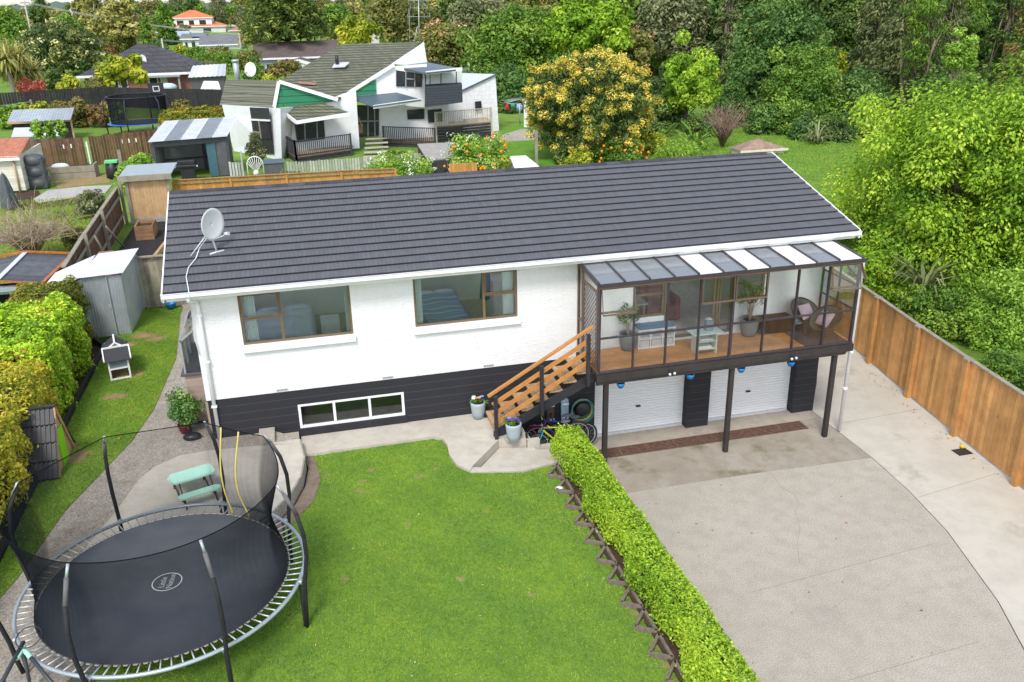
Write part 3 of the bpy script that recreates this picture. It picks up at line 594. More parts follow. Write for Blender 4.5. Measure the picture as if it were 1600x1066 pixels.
# beds, curtains and furniture seen through the windows
linen = M('pale_blue_bedding', (.76, .82, .9), .06, 4, .9, .4, 12)
curt = M('white_curtain', (.82, .84, .83), .05, 6, .9, .2)
def bed(label, x0, x1, y0, y1, mat, band=None):
    t = thing('bed', label, 'bed', ((x0 + x1) / 2, (y0 + y1) / 2, 2.63)); rng = np.random.default_rng(int(x0 * 10))
    MB().box(x0 + .03, x1 - .03, y0 + .03, y1 - .03, 2.66, 3.06).build('base', M('bed_base', (.4, .4, .42), .1, 5), t)
    nx, ny = 26, 30; V = []; F = []
    for j in range(ny + 1):
        for i in range(nx + 1):
            u, v = i / nx, j / ny; e = min(u, 1 - u, v, 1 - v); z = 3.36 + .018 * sin(u * 9 + v * 5) + .012 * sin(v * 23 + u * 3) - .32 * max(0, 1 - e / .06) ** 2
            V.append((x0 + (x1 - x0) * u, y0 + (y1 - y0) * v, z))
    F = [(j * (nx + 1) + i, j * (nx + 1) + i + 1, (j + 1) * (nx + 1) + i + 1, (j + 1) * (nx + 1) + i) for j in range(ny) for i in range(nx)]
    MB().add(V, F, .5, True).build('duvet', mat, t)
    for k in range(2):
        xx = x0 + (x1 - x0) * (.27 + .46 * k); MB().sph((xx, y1 - .2, 3.37), .3, 12, 8, .5, (1, .45, .16)).build('pillow', linen, t)
    return t
bed('double bed with plain pale blue duvet behind the left front window', 1.05, 2.6, 1.0, 3.5, linen)
def striped():
    m, n, l, b, o = _new('striped_blue_duvet'); v = _coord(n, l); s = n.new('ShaderNodeSeparateXYZ'); l.new(v, s.inputs[0])
    f = _math(n, l, 'FRACT', _math(n, l, 'MULTIPLY', s.outputs[1], 2.6)); c = _ramp(n, l, f, [(0, (.52, .62, .74)), (.3, (.3, .45, .64)), (.5, (.74, .8, .86)), (.8, (.38, .53, .7))]); l.new(c, b.inputs['Base Color']); b.inputs['Roughness'].default_value = .9; return m
bed('bed with striped blue duvet behind the window near the stairs', 5.2, 6.42, 1.0, 3.6, striped())
def curtain(label, x0, x1, z0, z1, y=.24):
    mb = MB(); n = 40; mb.add([(x0 + (x1 - x0) * i / n, y + .025 * sin(i * 1.25), z) for z in (z0, z1) for i in range(n + 1)], [(i, i + 1, n + 2 + i, n + 1 + i) for i in range(n)], .5, True)
    tag(mb.build('curtain', curt), label, 'curtain')
curtain('white curtain gathered at the left edge of the left front window', 1.02, 1.32, 2.9, 4.94)
curtain('white curtain gathered at the right edge of the left front window', 3.28, 3.42, 2.9, 4.94)
curtain('white curtain gathered at the left of the window with striped bed', 4.86, 5.06, 2.9, 4.94)
curtain('white curtain gathered at the right of the window with striped bed', 7.0, 7.27, 2.9, 4.94)
t = thing('bedside_drawers', 'low white drawers beside the pale blue double bed', 'drawers', (3.1, 2.7, 2.63)); MB().box(2.72, 3.2, 2.4, 2.9, 2.64, 3.2).build('cabinet', white, t, .01); MB().box(2.74, 3.18, 2.385, 2.399, 2.7, 2.92).box(2.74, 3.18, 2.385, 2.399, 2.94, 3.16).build('drawer', curt, t)
t = thing('wardrobe', 'white wardrobe beside a hanging blue coat in the bedroom', 'wardrobe', (7.6, 1.3, 2.63)); MB().box(7.3, 8.35, 2.6, 3.2, 2.64, 3.75).build('body', white, t, .01); MB().box(7.32, 7.82, 2.58, 2.599, 2.7, 3.7).build('door', curt, t); MB().box(7.84, 8.33, 2.58, 2.599, 2.7, 3.7).build('door', curt, t)
mb = MB().tube([(7.1, 2.7, 4.4), (7.12, 2.68, 3.9), (7.09, 2.7, 3.3)], [.06, .13, .15], 10); tag(mb.build('coat', M('blue_coat', (.02, .16, .36), .2, 6)), 'bright blue coat hanging beside the white wardrobe', 'coat')
t = thing('armchair', 'dark red armchair in the living room behind the sliding door', 'armchair', (11.6, 1.7, 2.63)); red = M('dark_red_fabric', (.2, .05, .045), .15, 6, .9, .2)
MB().box(11.2, 12.0, 1.2, 2.0, 2.68, 3.08).build('seat', red, t, .05); MB().box(11.2, 12.0, 1.85, 2.1, 3.05, 3.75).build('backrest', red, t, .06)
for x in (11.1, 11.95): MB().box(x, x + .15, 1.15, 2.0, 2.68, 3.3).build('arm', red, t, .04)
t = thing('dining_table', 'pale wooden table behind the left living room window', 'table', (10.7, 1.3, 2.63)); MB().box(10.2, 11.0, .8, 1.9, 3.33, 3.37).build('tabletop', M('pale_tabletop', (.55, .5, .44), .1, 4), t)
for x in (10.25, 10.9):
    for y in (.85, 1.8): MB().box(x, x + .06, y, y + .06, 2.63, 3.33).build('leg', treadwood, t)
# ================================================================= sunroom over the garages
S = thing('sunroom', 'glazed brown framed sunroom on posts above the two garage doors', 'sunroom', (12.15, -.75, 0))
SX = [8.84, 9.68, 10.49, 11.31, 12.16, 13.01, 13.83, 14.66, 15.47]; FY = -1.5
for x in (9.06, 12.31, 15.14): MB().box(x - .055, x + .055, -1.48, -1.37, 0, 2.36).build('post', beamwood, S)
mb = MB().box(8.78, 15.36, -1.53, -1.485, 2.34, 2.61).box(8.78, 15.54, -1.57, -1.532, 2.43, 2.62).box(8.8, 15.3, -1.365, -1.3, 2.36, 2.6)
mb.slab([(15.362, -1.53, 2.6), (15.53, -1.53, 2.6), (15.45, -1.53, 2.46), (15.362, -1.53, 2.36)], .045, .5, (0, 1, 0)); mb.build('beam', beamwood, S)
mb = MB(); [mb.box(x, x + .045, -1.29, -.02, 2.44, 2.585) for x in np.arange(8.85, 15.5, .47)]; mb.box(15.48, 15.53, -1.48, -.02, 2.44, 2.6).box(8.78, 8.83, -1.48, -.02, 2.44, 2.6); mb.build('joists', beamwood, S)
mb = MB(); [mb.box(8.84, 14.28, y, y + .088, 2.6, 2.63, random.random()) for y in np.arange(-1.47, -.09, .092)]; mb.build('deck_floor', deckwood, S)
MB().box(14.284, 15.47, -1.475, -.01, 2.6, 2.645).build('floor_mat', M('charcoal_floor_mat', (.1, .1, .105), .2, 20, .95, .4, 90), S)
MB().box(8.84, 15.52, -1.545, -1.46, 2.63, 2.67).build('bottom_rail', dark_frame, S)
for i, x in enumerate(SX):
    wd = .05 if i in (0, 4, 8) else .03; MB().box(x - wd / 2, x + wd / 2, -1.54, -1.46, 2.672, 4.72).build('mullion', dark_frame, S)
for i in range(8):
    a = SX[i] + .027; b = SX[i + 1] - .027; MB().box(a, b, -1.53, -1.47, 3.485, 3.52).build('mid_rail', dark_frame, S)
    MB().box(a, b, -1.502, -1.498, 2.675, 3.48).build('pane', glass_clear, S)
    if i in (0, 3, 4, 7):
        o_ = .12 if i in (0, 7) else .03; y0 = -1.55
        mb = MB().bar((a, y0, 4.7), (a, y0 - o_, 4.12), .016, .02).bar((b, y0, 4.7), (b, y0 - o_, 4.12), .016, .02).bar((a, y0 - o_, 4.12), (b, y0 - o_, 4.12), .025, .035).bar((a, y0, 4.7), (b, y0, 4.7), .02)
        mb.box(a, b, -1.52, -1.475, 4.1, 4.14)
        f = mb.build('awning_sash', M('bronze_sash', (.15, .095, .07), .1, 4, .4, .02), S); MB().slab([(a, y0, 4.7), (b, y0, 4.7), (b, y0 - o_, 4.12), (a, y0 - o_, 4.12)], .004).build('pane', glass_clear, f)
        MB().box(a, b, -1.502, -1.498, 3.525, 4.09).build('pane', glass_clear, S)
    else: MB().box(a, b, -1.502, -1.498, 3.525, 4.7).build('pane', glass_clear, S)
MB().box(8.78, 15.54, -1.58, -1.45, 4.722, 4.80).build('eave_plate', M('timber_eave_plate', (.3, .18, .11), .2, 4, .6, .1, grain=(1, 14, 14)), S)
MB().box(8.74, 15.56, -1.63, -1.582, 4.76, 4.84).build('eave_gutter', dark_frame, S)
RB_ = [8.77, 9.38, 9.98, 10.58, 11.18, 11.78, 12.36, 12.97, 13.59, 14.19, 14.8, 15.42]
for x in RB_: MB().bar((x, -1.62, 4.865), (x, -.02, 5.005), .045, .05).build('rafter', dark_frame, S)
pg = M_glass('roof_clear_sheet', (.95, .965, .98), 1.0, .13, (.7, .75, .8))
pw = M_translucent('white_polycarbonate', (.88, .88, .88), .28, .5, ((.3, .28, .25), 13, .68))
for i in range(11):
    a, b = RB_[i] + .024, RB_[i + 1] - .024; o = MB().slab([(a, -1.62, 4.862), (b, -1.62, 4.862), (b, -.02, 5.0), (a, -.02, 5.0)], .01).build('roof_panel', pw if i in (4, 6, 8, 10) else pg, S)
    if i in (4, 6, 8, 10): o['label'] = 'speckled white opaque roof panel'
# ends: lattice door on the stair side, open sash on the far side
mb = MB()
for y in (-.04, -.36, -1.42): mb.box(8.8, 8.85, y - .025, y + .025, 2.67, 4.82 + .1 * (y + 1.5))
mb.box(8.805, 8.845, -.335, -.065, 3.5, 3.54).bar((8.825, -1.55, 4.74), (8.825, -.02, 4.9), .05); mb.build('end_frame', brown_alu, S)
MB().box(8.823, 8.828, -.335, -.065, 2.68, 4.8).build('pane', glass_clear, S)
mb = MB()
for y in (-.42, -1.33): mb.box(8.81, 8.84, y - .03, y + .03, 2.69, 4.6)
for z in (2.69, 4.55): mb.box(8.81, 8.84, -1.3, -.45, z, z + .06)
dr = mb.build('door', brown_alu, S); mb = MB()
for k in range(-14, 26):
    for s in (1, -1):
        y0, z0 = -1.3, 2.75 + k * .12; pts = []
        for t_ in np.linspace(0, .85, 2): pts.append((8.825 + .003 * s, y0 + t_, (z0 if s > 0 else z0 + .0) + s * t_))
        (p, q) = pts
        def cl(p, q):
            p, q = list(p), list(q); lo, hi = 2.75, 4.55
            if p[2] > q[2]: p, q = q, p
            if q[2] <= lo or p[2] >= hi: return None
            if p[2] < lo: f = (lo - p[2]) / (q[2] - p[2]); p = [p[i] + (q[i] - p[i]) * f for i in range(3)]
            if q[2] > hi: f = (hi - p[2]) / (q[2] - p[2]); q = [p[i] + (q[i] - p[i]) * f for i in range(3)]
            return p, q
        c_ = cl(p, q)
        if c_: mb.bar(c_[0], c_[1], .008, .01)
mb.build('lattice', dark_frame, dr)
mb = MB()
for y in (-1.46, -.75, -.04): mb.box(15.47, 15.51, y - .02, y + .02, 2.67, 4.8)
for z in (3.48, 4.1): mb.box(15.475, 15.505, -1.44, -.06, z, z + .035)
mb.bar((15.49, -1.55, 4.76), (15.49, -.02, 4.9), .05); mb.build('end_frame', dark_frame, S)
MB().box(15.488, 15.492, -1.44, -.06, 2.68, 4.09).build('pane', glass_clear, S)
mb = MB(); mb.bar((15.52, -1.42, 4.75), (15.75, -1.42, 4.2), .035).bar((15.52, -.78, 4.75), (15.75, -.78, 4.2), .035).bar((15.75, -1.42, 4.2), (15.75, -.78, 4.2), .035)
f = mb.build('awning_sash', brown_alu, S); MB().slab([(15.52, -1.42, 4.75), (15.52, -.78, 4.75), (15.75, -.78, 4.2), (15.75, -1.42, 4.2)], .004).build('pane', glass_clear, f)
for x in (10.62, 13.83):
    t = thing('security_light', 'twin white security light under the sunroom beam ' + ('above the left garage door' if x < 12 else 'near the end pillar'), 'security light', (x, -1.6, 2.45), 0, 'security lights under the beam')
    MB().box(x - .04, x + .04, -1.6, -1.571, 2.45, 2.53).build('base', black_steel, t); MB().sph((x - .05, -1.66, 2.46), .035, 8, 6).build('lamp_head', vent, t); MB().sph((x + .07, -1.66, 2.47), .035, 8, 6).build('lamp_head', vent, t)
bluem = M('bright_blue_plastic', (.01, .17, .42), .08, 5, .35, .02)
for x, l in ((9.42, 'first blue hanging bowl, nearest the stairs, under the beam'), (11.2, 'second blue hanging bowl, at the pillar between the garage doors'), (12.55, 'third blue hanging bowl, in front of the right garage door'), (13.9, 'last blue hanging bowl, at the end garage pillar')):
    t = thing('hanging_bowl', l, 'bowl', (x, -1.33, 2.2), 0, 'blue bowls under the sunroom'); MB().lathe([(0, 2.17), (.06, 2.18), (.095, 2.25), (.1, 2.3), (.09, 2.3), (.06, 2.2), (0, 2.19)], (x, -1.45, 0), 16).build('bowl', bluem, t); MB().tube([(x, -1.45, 2.25), (x, -1.45, 2.36)], .01, 5).build('hook', black_steel, t)
t = thing('security_camera', 'small white security camera at the end of the sunroom beam', 'camera', (15.5, -1.45, 2.45)); MB().tube([(15.48, -1.45, 2.42), (15.53, -1.58, 2.39)], .035, 10).build('body', white, t); MB().box(15.45, 15.5, -1.46, -1.42, 2.42, 2.5).build('bracket', white, t)
mb = MB().tube([(15.66, -1.36, 4.72), (15.68, -1.3, 4.6), (15.68, -1.28, 0.02)], .05, 10); [mb.tube([(15.68, -1.28, z), (15.68, -1.28, z + .09)], .058, 10) for z in (1.2, 2.25, 3.3)]
tag(mb.build('drainpipe', white), 'tall white drainpipe running down beside the sunroom corner', 'drainpipe')
# staircase
T = thing('staircase', 'open timber staircase with orange rails rising to the sunroom door', 'staircase', (6.4, -.85, 1.27))
x0, z0, x1, z1 = 6.36, 1.27, 8.72, 2.62; n = 7
for i in range(n):
    u = (i + .5) / n; x = x0 + (x1 - x0) * u; z = z0 + (z1 - z0) * (i + 1) / n - .0
    mb = MB(); [mb.box(x - .16 + k * .11, x - .16 + k * .11 + .105, -1.3, -.34, z - .04, z, random.random()) for k in range(3)]; mb.build('tread', treadwood, T)
for y in (-1.345, -.33): MB().slab([(x0 - .02, y, z0), (x0 - .02, y, z0 + .14), (x1 + .1, y, z1 + .0), (x1 + .1, y, z1 - .24), (x0 + .2, y, z0)], .04, .5, (0, 1, 0)).build('stringer', black_steel, T)
sl_ = (z1 - z0) / (x1 - x0)
for x, zb, zt in ((6.38, 1.2, 2.36), (7.48, 1.72, 2.98), (8.6, 2.33, 3.62)): MB().box(x - .04, x + .04, -1.5, -1.42, zb, zt).build('post', black_steel, T)
for k, h in enumerate((.33, .6, .86)): MB().bar((6.32, -1.4, z0 + h - .0), (8.68, -1.4, z0 + h + sl_ * 2.36), .03, .1).build('rail', railwood, T)
MB().bar((6.22, -1.4, 2.36), (8.72, -1.4, 2.36 + sl_ * 2.5), .1, .045).build('handrail', railwood, T)

# things on the sunroom floor
potgrey = M('grey_fibre_pot', (.2, .21, .22), .12, 6, .7, .1); potblue = M('pale_grey_blue_pot', (.36, .42, .45), .08, 4, .6, .05)
def pot(mb, c, r, h): return mb.lathe([(0, 0.005), (r * .68, 0), (r * .86, h * .35), (r, h * .85), (r * 1.0, h), (r * .9, h), (r * .86, h * .86), (0, h * .84)], c, 24)
ficus = M_leaf('indoor_ficus', [(0, (.02, .05, .012)), (.5, (.045, .09, .018)), (.85, (.1, .15, .03)), (1, (.2, .22, .07))])
def potplant(label, x, y, r, h, H_, R_, nl, seed):
    t = thing('potted_tree', label, 'potted plant', (x, y, 2.645)); rng = np.random.default_rng(seed)
    p = pot(MB(), (x, y, 2.645), r, h).build('pot', potgrey, t); mb = MB().lathe([(0, h * .86), (r * .86, h * .86)], (x, y, 2.645), 16); mb.build('soil', soil, p)
    mb = MB(); c = crown_centres(rng, 22, R_, R_, R_ * .8); cz = h + H_
    for q in c[:10]: mb.tube([(x, y, 2.645 + h * .8), (x + q[0] * .3, y + q[1] * .3, 2.645 + h + H_ * .55), (x + q[0], y + q[1], 2.645 + cz + q[2])], [.022, .013, .005], 5)
    mb.build('stem', PALE_BARK, t); cc = c.copy(); cc[:, 2] += cz
    a = clumps(rng, cc, .13, nl, .07, .3); leaf_obj('foliage', a[0], a[1], a[2], a[3], ficus, t, .5, None, True, rng)
potplant('leafy indoor tree in a charcoal pot beside the white storage bench', 10.02, -.32, .22, .42, .5, .3, 26, 11)
potplant('taller indoor tree in a grey pot beside the dark storage box', 13.32, -.32, .24, .45, .62, .32, 24, 12)
t = thing('storage_bench', 'white cubby bench with blue cushion under the living room window', 'bench', (10.8, -.18, 2.63))
mb = MB(); X0, X1 = 10.28, 11.25
for x in (X0, X0 + .31, X0 + .63, X1 - .03): mb.box(x, x + .03, -.38, -.04, 2.66, 3.1)
mb.box(X0 - .01, X1 + .01, -.4, -.02, 3.1, 3.13).box(X0 - .01, X1 + .01, -.4, -.02, 2.635, 2.66).box(X0, X1, -.06, -.04, 2.66, 3.1).box(X0 + .03, X1 - .03, -.37, -.07, 2.86, 2.88); mb.build('carcass', white, t)
mb = MB(); mb.box(X0 + .01, X1 - .01, -.39, -.03, 3.131, 3.19); mb.build('cushion', M('blue_cushion', (.12, .2, .29), .15, 20, .95, .3), t, .02)
for k in range(3): MB().box(X0 + .05 + k * .315, X0 + .29 + k * .315, -.375, -.1, 2.665, 2.84).build('basket', M('white_basket', (.6, .58, .55), .2, 40, .9, .5), t)
t = thing('side_table', 'small white open shelf table in the middle of the sunroom', 'table', (11.7, -.95, 2.63))
cream = M('cream_paint', (.68, .72, .6), .05, 4, .5, .04)
MB().box(11.35, 12.15, -1.22, -.7, 3.16, 3.19).build('tabletop', M('pale_mint_top', (.66, .76, .74), .04, 4, .4), t, .01)
MB().box(11.5, 11.53, -1.15, -.78, 2.635, 3.158).box(11.98, 12.01, -1.15, -.78, 2.635, 3.158).box(11.53, 11.98, -1.15, -.78, 2.75, 2.775).box(11.53, 11.98, -1.15, -.78, 2.95, 2.975).build('shelf', cream, t)
MB().box(11.56, 11.9, -1.1, -.85, 2.776, 2.82).box(11.58, 11.92, -1.1, -.85, 2.976, 3.01).build('paper', white, t)
t = thing('tissue_box', 'grey box standing on the small white table', 'box', (11.85, -.95, 3.19)); MB().box(11.75, 11.93, -1.06, -.88, 3.192, 3.46).build('body', M('blue_grey_box', (.25, .3, .33), .05, 5), t, .006); MB().box(11.78, 11.9, -1.02, -.92, 3.462, 3.49).build('tissue', white, t)
t = thing('storage_box', 'dark brown wicker storage box against the sunroom wall', 'storage box', (14.0, -.22, 2.645)); wk = M_blocks('dark_wicker', (.035, .025, .02), (.015, .01, .01), .08, .03, .5, .003, .6, .3)
MB().box(13.6, 14.5, -.42, -.04, 2.65, 2.99).build('body', wk, t, .01); MB().box(13.58, 14.52, -.44, -.03, 2.992, 3.04).build('lid', wk, t, .01)
def bowl_chair(label, x, y, rz, pillow):
    t = thing('round_chair', label, 'chair', (x, y, 2.645), rz); th = radians(38); cr = M('wicker_grey_green', (.1, .115, .11), .3, 30, .8, .6)
    def tr(p): X, Y, Z = p; return (x + (X * cos(rz) - Y * sin(rz)), y + (X * sin(rz) + Y * cos(rz)), 2.645 + Z)
    V = []; F = []; nr, na = 7, 26
    for i in range(nr + 1):
        for j in range(na):
            r = .42 * i / nr; a = 2 * pi * j / na; X = r * cos(a); Yb = r * sin(a); Zb = -.2 * (1 - (i / nr) ** 2); V.append(tr((X, Yb * cos(th) - Zb * sin(th) * 1., .52 + Yb * sin(th) + Zb * cos(th))))
    F = [(i * na + j, (i + 1) * na + j, (i + 1) * na + (j + 1) % na, i * na + (j + 1) % na) for i in range(nr) for j in range(na)]
    s_ = MB().add(V, F, .5, True).build('seat', cr, t); md = s_.modifiers.new('thickness', 'SOLIDIFY'); md.thickness = .02
    MB().tube([tr((.42 * cos(a), .42 * sin(a) * cos(th), .52 + .42 * sin(a) * sin(th))) for a in np.linspace(0, 2 * pi, 28)[:-1]], .016, 7, .5, False, True).build('rim', black_steel, t)
    for sx in (-1, 1):
        for sy in (-1, 1): MB().tube([tr((sx * .12, -.02, .3)), tr((sx * .3, sy * .32, 0))], .009, 6).build('leg', black_steel, t)
    p = MB(); K = 12; V = []
    for s2 in (1, -1):
        for j in range(K + 1):
            for i in range(K + 1):
                u, v = i / K * 2 - 1, j / K * 2 - 1; h = .075 * (1 - u ** 4) ** .5 * (1 - v ** 4) ** .5 * s2; X, Yb, Zb = u * .2, v * .2 + .02, h + .0; V.append(tr((X, Yb * cos(th + .25) - Zb * sin(th + .25) - .02, .49 + Yb * sin(th + .25) + Zb * cos(th + .25))))
    N1 = (K + 1) ** 2; F = [(s2 * N1 + j * (K + 1) + i, s2 * N1 + j * (K + 1) + i + 1, s2 * N1 + (j + 1) * (K + 1) + i + 1, s2 * N1 + (j + 1) * (K + 1) + i) for s2 in (0, 1) for j in range(K) for i in range(K)]
    tag(p.add(V, F, .5, True).build('cushion', pinkm), pillow, 'cushion')
pinkm = M('pink_speckled_cushion', (.62, .47, .52), .05, 4, .9, .1, dirt=((.14, .11, .15), 26, .7))
bowl_chair('round wicker chair facing out from the sunroom corner', 14.85, -.42, .25, 'pink speckled cushion on the chair nearest the wall')
bowl_chair('round wicker chair turned sideways at the sunroom end', 15.02, -1.02, -1.35, 'pink speckled cushion on the sideways chair')

# pots with flowers by the stairs
def flowerpot(label, x, y, cols, seed):
    t = thing('flower_pot', label, 'flower pot', (x, y, 1.27), 0, 'grey pots by the stairs'); rng = np.random.default_rng(seed); p = pot(MB(), (x, y, 1.272), .185, .44).build('pot', potblue, t); MB().lathe([(0, .385), (.165, .385)], (x, y, 1.272), 16).build('soil', soil, p)
    c = np.c_[rng.normal(size=(12, 2)) * .08, .46 + .05 * rng.random(12)]; a = clumps(rng, c, .07, 26, .05, .5); leaf_obj('foliage', a[0], a[1], a[2], a[3], M_leaf('pansy_leaf', [(0, (.03, .09, .01)), (1, (.12, .25, .03))]), t, .5, None, True, rng)
    for i, cl in enumerate(cols):
        a_ = i * 2.4; q = np.array([x + .11 * cos(a_), y + .11 * sin(a_), 1.27 + .5 + .05 * (i % 3)]); mb = MB()
        for k in range(5): mb.sph(q + np.array([.03 * cos(k * 1.26), .03 * sin(k * 1.26), 0]), .028, 7, 5, .5, (1, 1, .4))
        mb.build('flower', M('petal_' + cl[0], cl[1], .15, 20, .7, .1), t)
PURP = ('purple', (.1, .03, .42)); WHT = ('white', (.75, .72, .7)); PNK = ('peach', (.7, .3, .25)); BLU = ('blue', (.2, .25, .6))
flowerpot('grey pot of purple and white pansies against the black basement wall', 6.2, -.28, [PURP, WHT, PNK, PURP, WHT, BLU, PNK], 3)
flowerpot('grey pot of violet pansies in front of the stair foot', 6.75, -1.62, [PURP, BLU, PURP, WHT, PURP], 4)
sheet('pot_gravel', [(6.5, -1.38), (7.04, -1.1), (7.04, -1.6), (6.6, -1.66)], 1.278, gravel, .01)
# under the stairs: bicycles, scooter, skateboards, hose reel
tyre = M('tyre_rubber', (.02, .02, .022), .2, 20, .8, .2); rim = M('alloy_rim', (.55, .56, .58), .1, 5, .35, .02, metal=.5)
def bicycle(label, x, y, z, rz, s, fc, fc2, grip):
    t = thing('bicycle', label, 'bicycle', (x, y, z), 0, 'bicycles under the stairs')
    def tr(p): X, Y, Z = (np.array(p) * s); return (x + X * cos(rz) - Y * sin(rz), y + X * sin(rz) + Y * cos(rz), z + Z)
    R = .33; fm, fm2 = M('frame_' + fc[0], fc[1], .05, 4, .3, 0), M('frame_' + fc2[0], fc2[1], .05, 4, .3, 0)
    for cx in (-.52, .52):
        c = [tr((cx + R * cos(a), 0, R + R * sin(a))) for a in np.linspace(0, 2 * pi, 33)[:-1]]; wh = MB().tube(c, .026 * s, 8, .5, False, True).build('wheel', tyre, t)
        mb = MB().tube([tr((cx + R * .91 * cos(a), 0, R + R * .91 * sin(a))) for a in np.linspace(0, 2 * pi, 33)[:-1]], .012 * s, 6, .5, False, True)
        for k in range(14): mb.tube([tr((cx, .02 * (-1) ** k, R)), tr((cx + R * .9 * cos(k * .449), 0, R + R * .9 * sin(k * .449)))], .002, 4)
        mb.tube([tr((cx, -.05, R)), tr((cx, .05, R))], .02 * s, 8); mb.build('rim', rim, wh)
    hd, bb, st, rw, fw = (.36, 0, .74), (-.06, 0, .3), (-.2, 0, .72), (-.52, 0, .33), (.52, 0, .33)
    MB().tube([tr(hd), tr(bb)], .024 * s, 8).tube([tr((.35, 0, .8)), tr(st)], .02 * s, 8).tube([tr(bb), tr((-.24, 0, .84))], .018 * s, 8).build('frame', fm, t)
    mb = MB()
    for sy in (-.05, .05): mb.tube([tr(bb), tr((rw[0], sy, rw[2]))], .01 * s, 6).tube([tr(st), tr((rw[0], sy, rw[2]))], .01 * s, 6)
    mb.build('rear_stay', fm2, t); mb = MB()
    for sy in (-.05, .05): mb.tube([tr((.37, sy, .7)), tr((fw[0], sy, fw[2]))], .016 * s, 6)
    mb.tube([tr((.37, -.06, .7)), tr((.37, .06, .7))], .02 * s, 6); mb.build('fork', fm2, t)
    MB().tube([tr((.36, 0, .7)), tr((.33, 0, .92))], .016 * s, 8).tube([tr((.3, -.3, .95)), tr((.36, -.08, .93)), tr((.36, .08, .93)), tr((.3, .3, .95))], .013 * s, 8).build('handlebar', black_steel, t)
    for sy in (-1, 1): MB().tube([tr((.3, sy * .19, .945)), tr((.29, sy * .31, .95))], .02 * s, 8).build('grip', M('grip_' + grip[0], grip[1], .05, 5), t)
    MB().sph(tr((-.26, 0, .88)), .14 * s, 10, 6, .5, (1, .5, .28)).build('saddle', M('saddle_grey', (.12, .13, .15), .1, 5, .5), t)
    MB().tube([tr((-.06, -.05, .3)), tr((.0, -.07, .16))], .012, 6).tube([tr((-.06, .05, .3)), tr((-.12, .07, .44))], .012, 6).lathe([(0, 0), (.08 * s, .0), (.08 * s, .006), (0, .006)], tr((-.06, -.04, .3)), 14, .5, 1).build('crank', black_steel, t)
BL, YE, TE, BK, PK, GR = ('blue', (.02, .06, .42)), ('yellow', (.6, .62, .04)), ('teal', (.02, .3, .36)), ('black', (.03, .03, .035)), ('pink', (.6, .05, .22)), ('green', (.05, .35, .18))
bicycle('teal and yellow bicycle, frontmost of those under the stairs', 8.02, -.8, .28, pi + .06, .96, YE, TE, YE)
bicycle('bright blue bicycle with white fork leaning behind the yellow one', 8.12, -.55, .28, pi - .04, 1.0, BL, ('pale', (.6, .62, .66)), BK)
bicycle('dark mountain bicycle with light rims closest to the garage door', 8.42, -.28, .06, pi + .02, 1.0, BK, BK, BK)
bicycle('small pink child bicycle tucked beneath the stair stringer', 7.72, -.36, .3, pi + .2, .78, PK, PK, PK)
t = thing('kick_scooter', 'mint green kick scooter standing at the retaining wall', 'scooter', (7.4, -.95, 0)); MB().box(7.35, 7.9, -1.0, -.89, .09, .12).build('deck', M('mint_plastic', (.4, .72, .58), .05, 4, .4), t); MB().tube([(7.36, -.95, .1), (7.28, -.95, .95)], .02, 8).tube([(7.28, -1.15, .95), (7.28, -.75, .95)], .016, 8).build('handlebar', M('mint_plastic', (.4, .72, .58)), t)
for x in (7.3, 7.95): MB().lathe([(0, -.02), (.06, -.02), (.06, .02), (0, .02)], (x, -.95, .06), 14, .5, 1).build('wheel', tyre, t)
for x, l, c in ((8.1, 'brown skateboard hung on the black wall, nearer the stairs', (.1, .07, .055)), (8.48, 'skateboard with a bright graphic hung beside the hose reel', (.3, .45, .55))):
    t = thing('skateboard', l, 'skateboard', (x, -.06, .9), 0, 'skateboards on the basement wall'); P = [(x + .1 * cos(a) * (1), -.07, 1.05 + .1 * sin(a) + (.25 if sin(a) > 0 else -.25)) for a in np.linspace(0, 2 * pi, 25)[:-1]]
    MB().slab(P, .014, .5, (0, 1, 0)).build('deck', M('skate_deck_%d' % (x * 10), c, .1, 3, .5, 0, dirt=((.6, .6, .62), 9, .55) if x > 8.3 else None), t)
    for z in (.86, 1.24): MB().tube([(x - .09, -.11, z), (x + .09, -.11, z)], .026, 8).build('wheel', white, t)
t = thing('hose_reel', 'wall reel with green and yellow garden hose coils by the garage', 'hose reel', (8.92, -.1, 1.06)); MB().lathe([(0, -.22), (.17, -.22), (.18, -.2), (.18, -.02), (0, -.02)], (8.92, 0, 1.08), 24, .5, 1).build('hub', black_steel, t)
for k, (cn, c) in enumerate((('hose_green', (.02, .2, .15)), ('hose_yellow', (.5, .38, .12)), ('hose_teal', (.03, .22, .2)))):
    mb = MB()
    for q in range(2): r = .24 + .025 * k + .02 * q; mb.tube([(8.92 + r * cos(a), -.08 - .04 * k - .02 * q, 1.06 + r * sin(a) * 1.05 - .03 * k) for a in np.linspace(0, 2 * pi, 40)[:-1]], .012, 6, .5, False, True)
    mb.build('hose', M(cn, c, .05, 4, .4), t)
MB().tube([(9.18, -.1, 1.1), (9.24, -.08, .8), (9.12, -.06, .5), (8.9, -.06, .35), (8.72, -.06, .4), (8.68, -.07, .75)], .012, 6).build('hose', M('hose_black', (.03, .05, .06)), t)
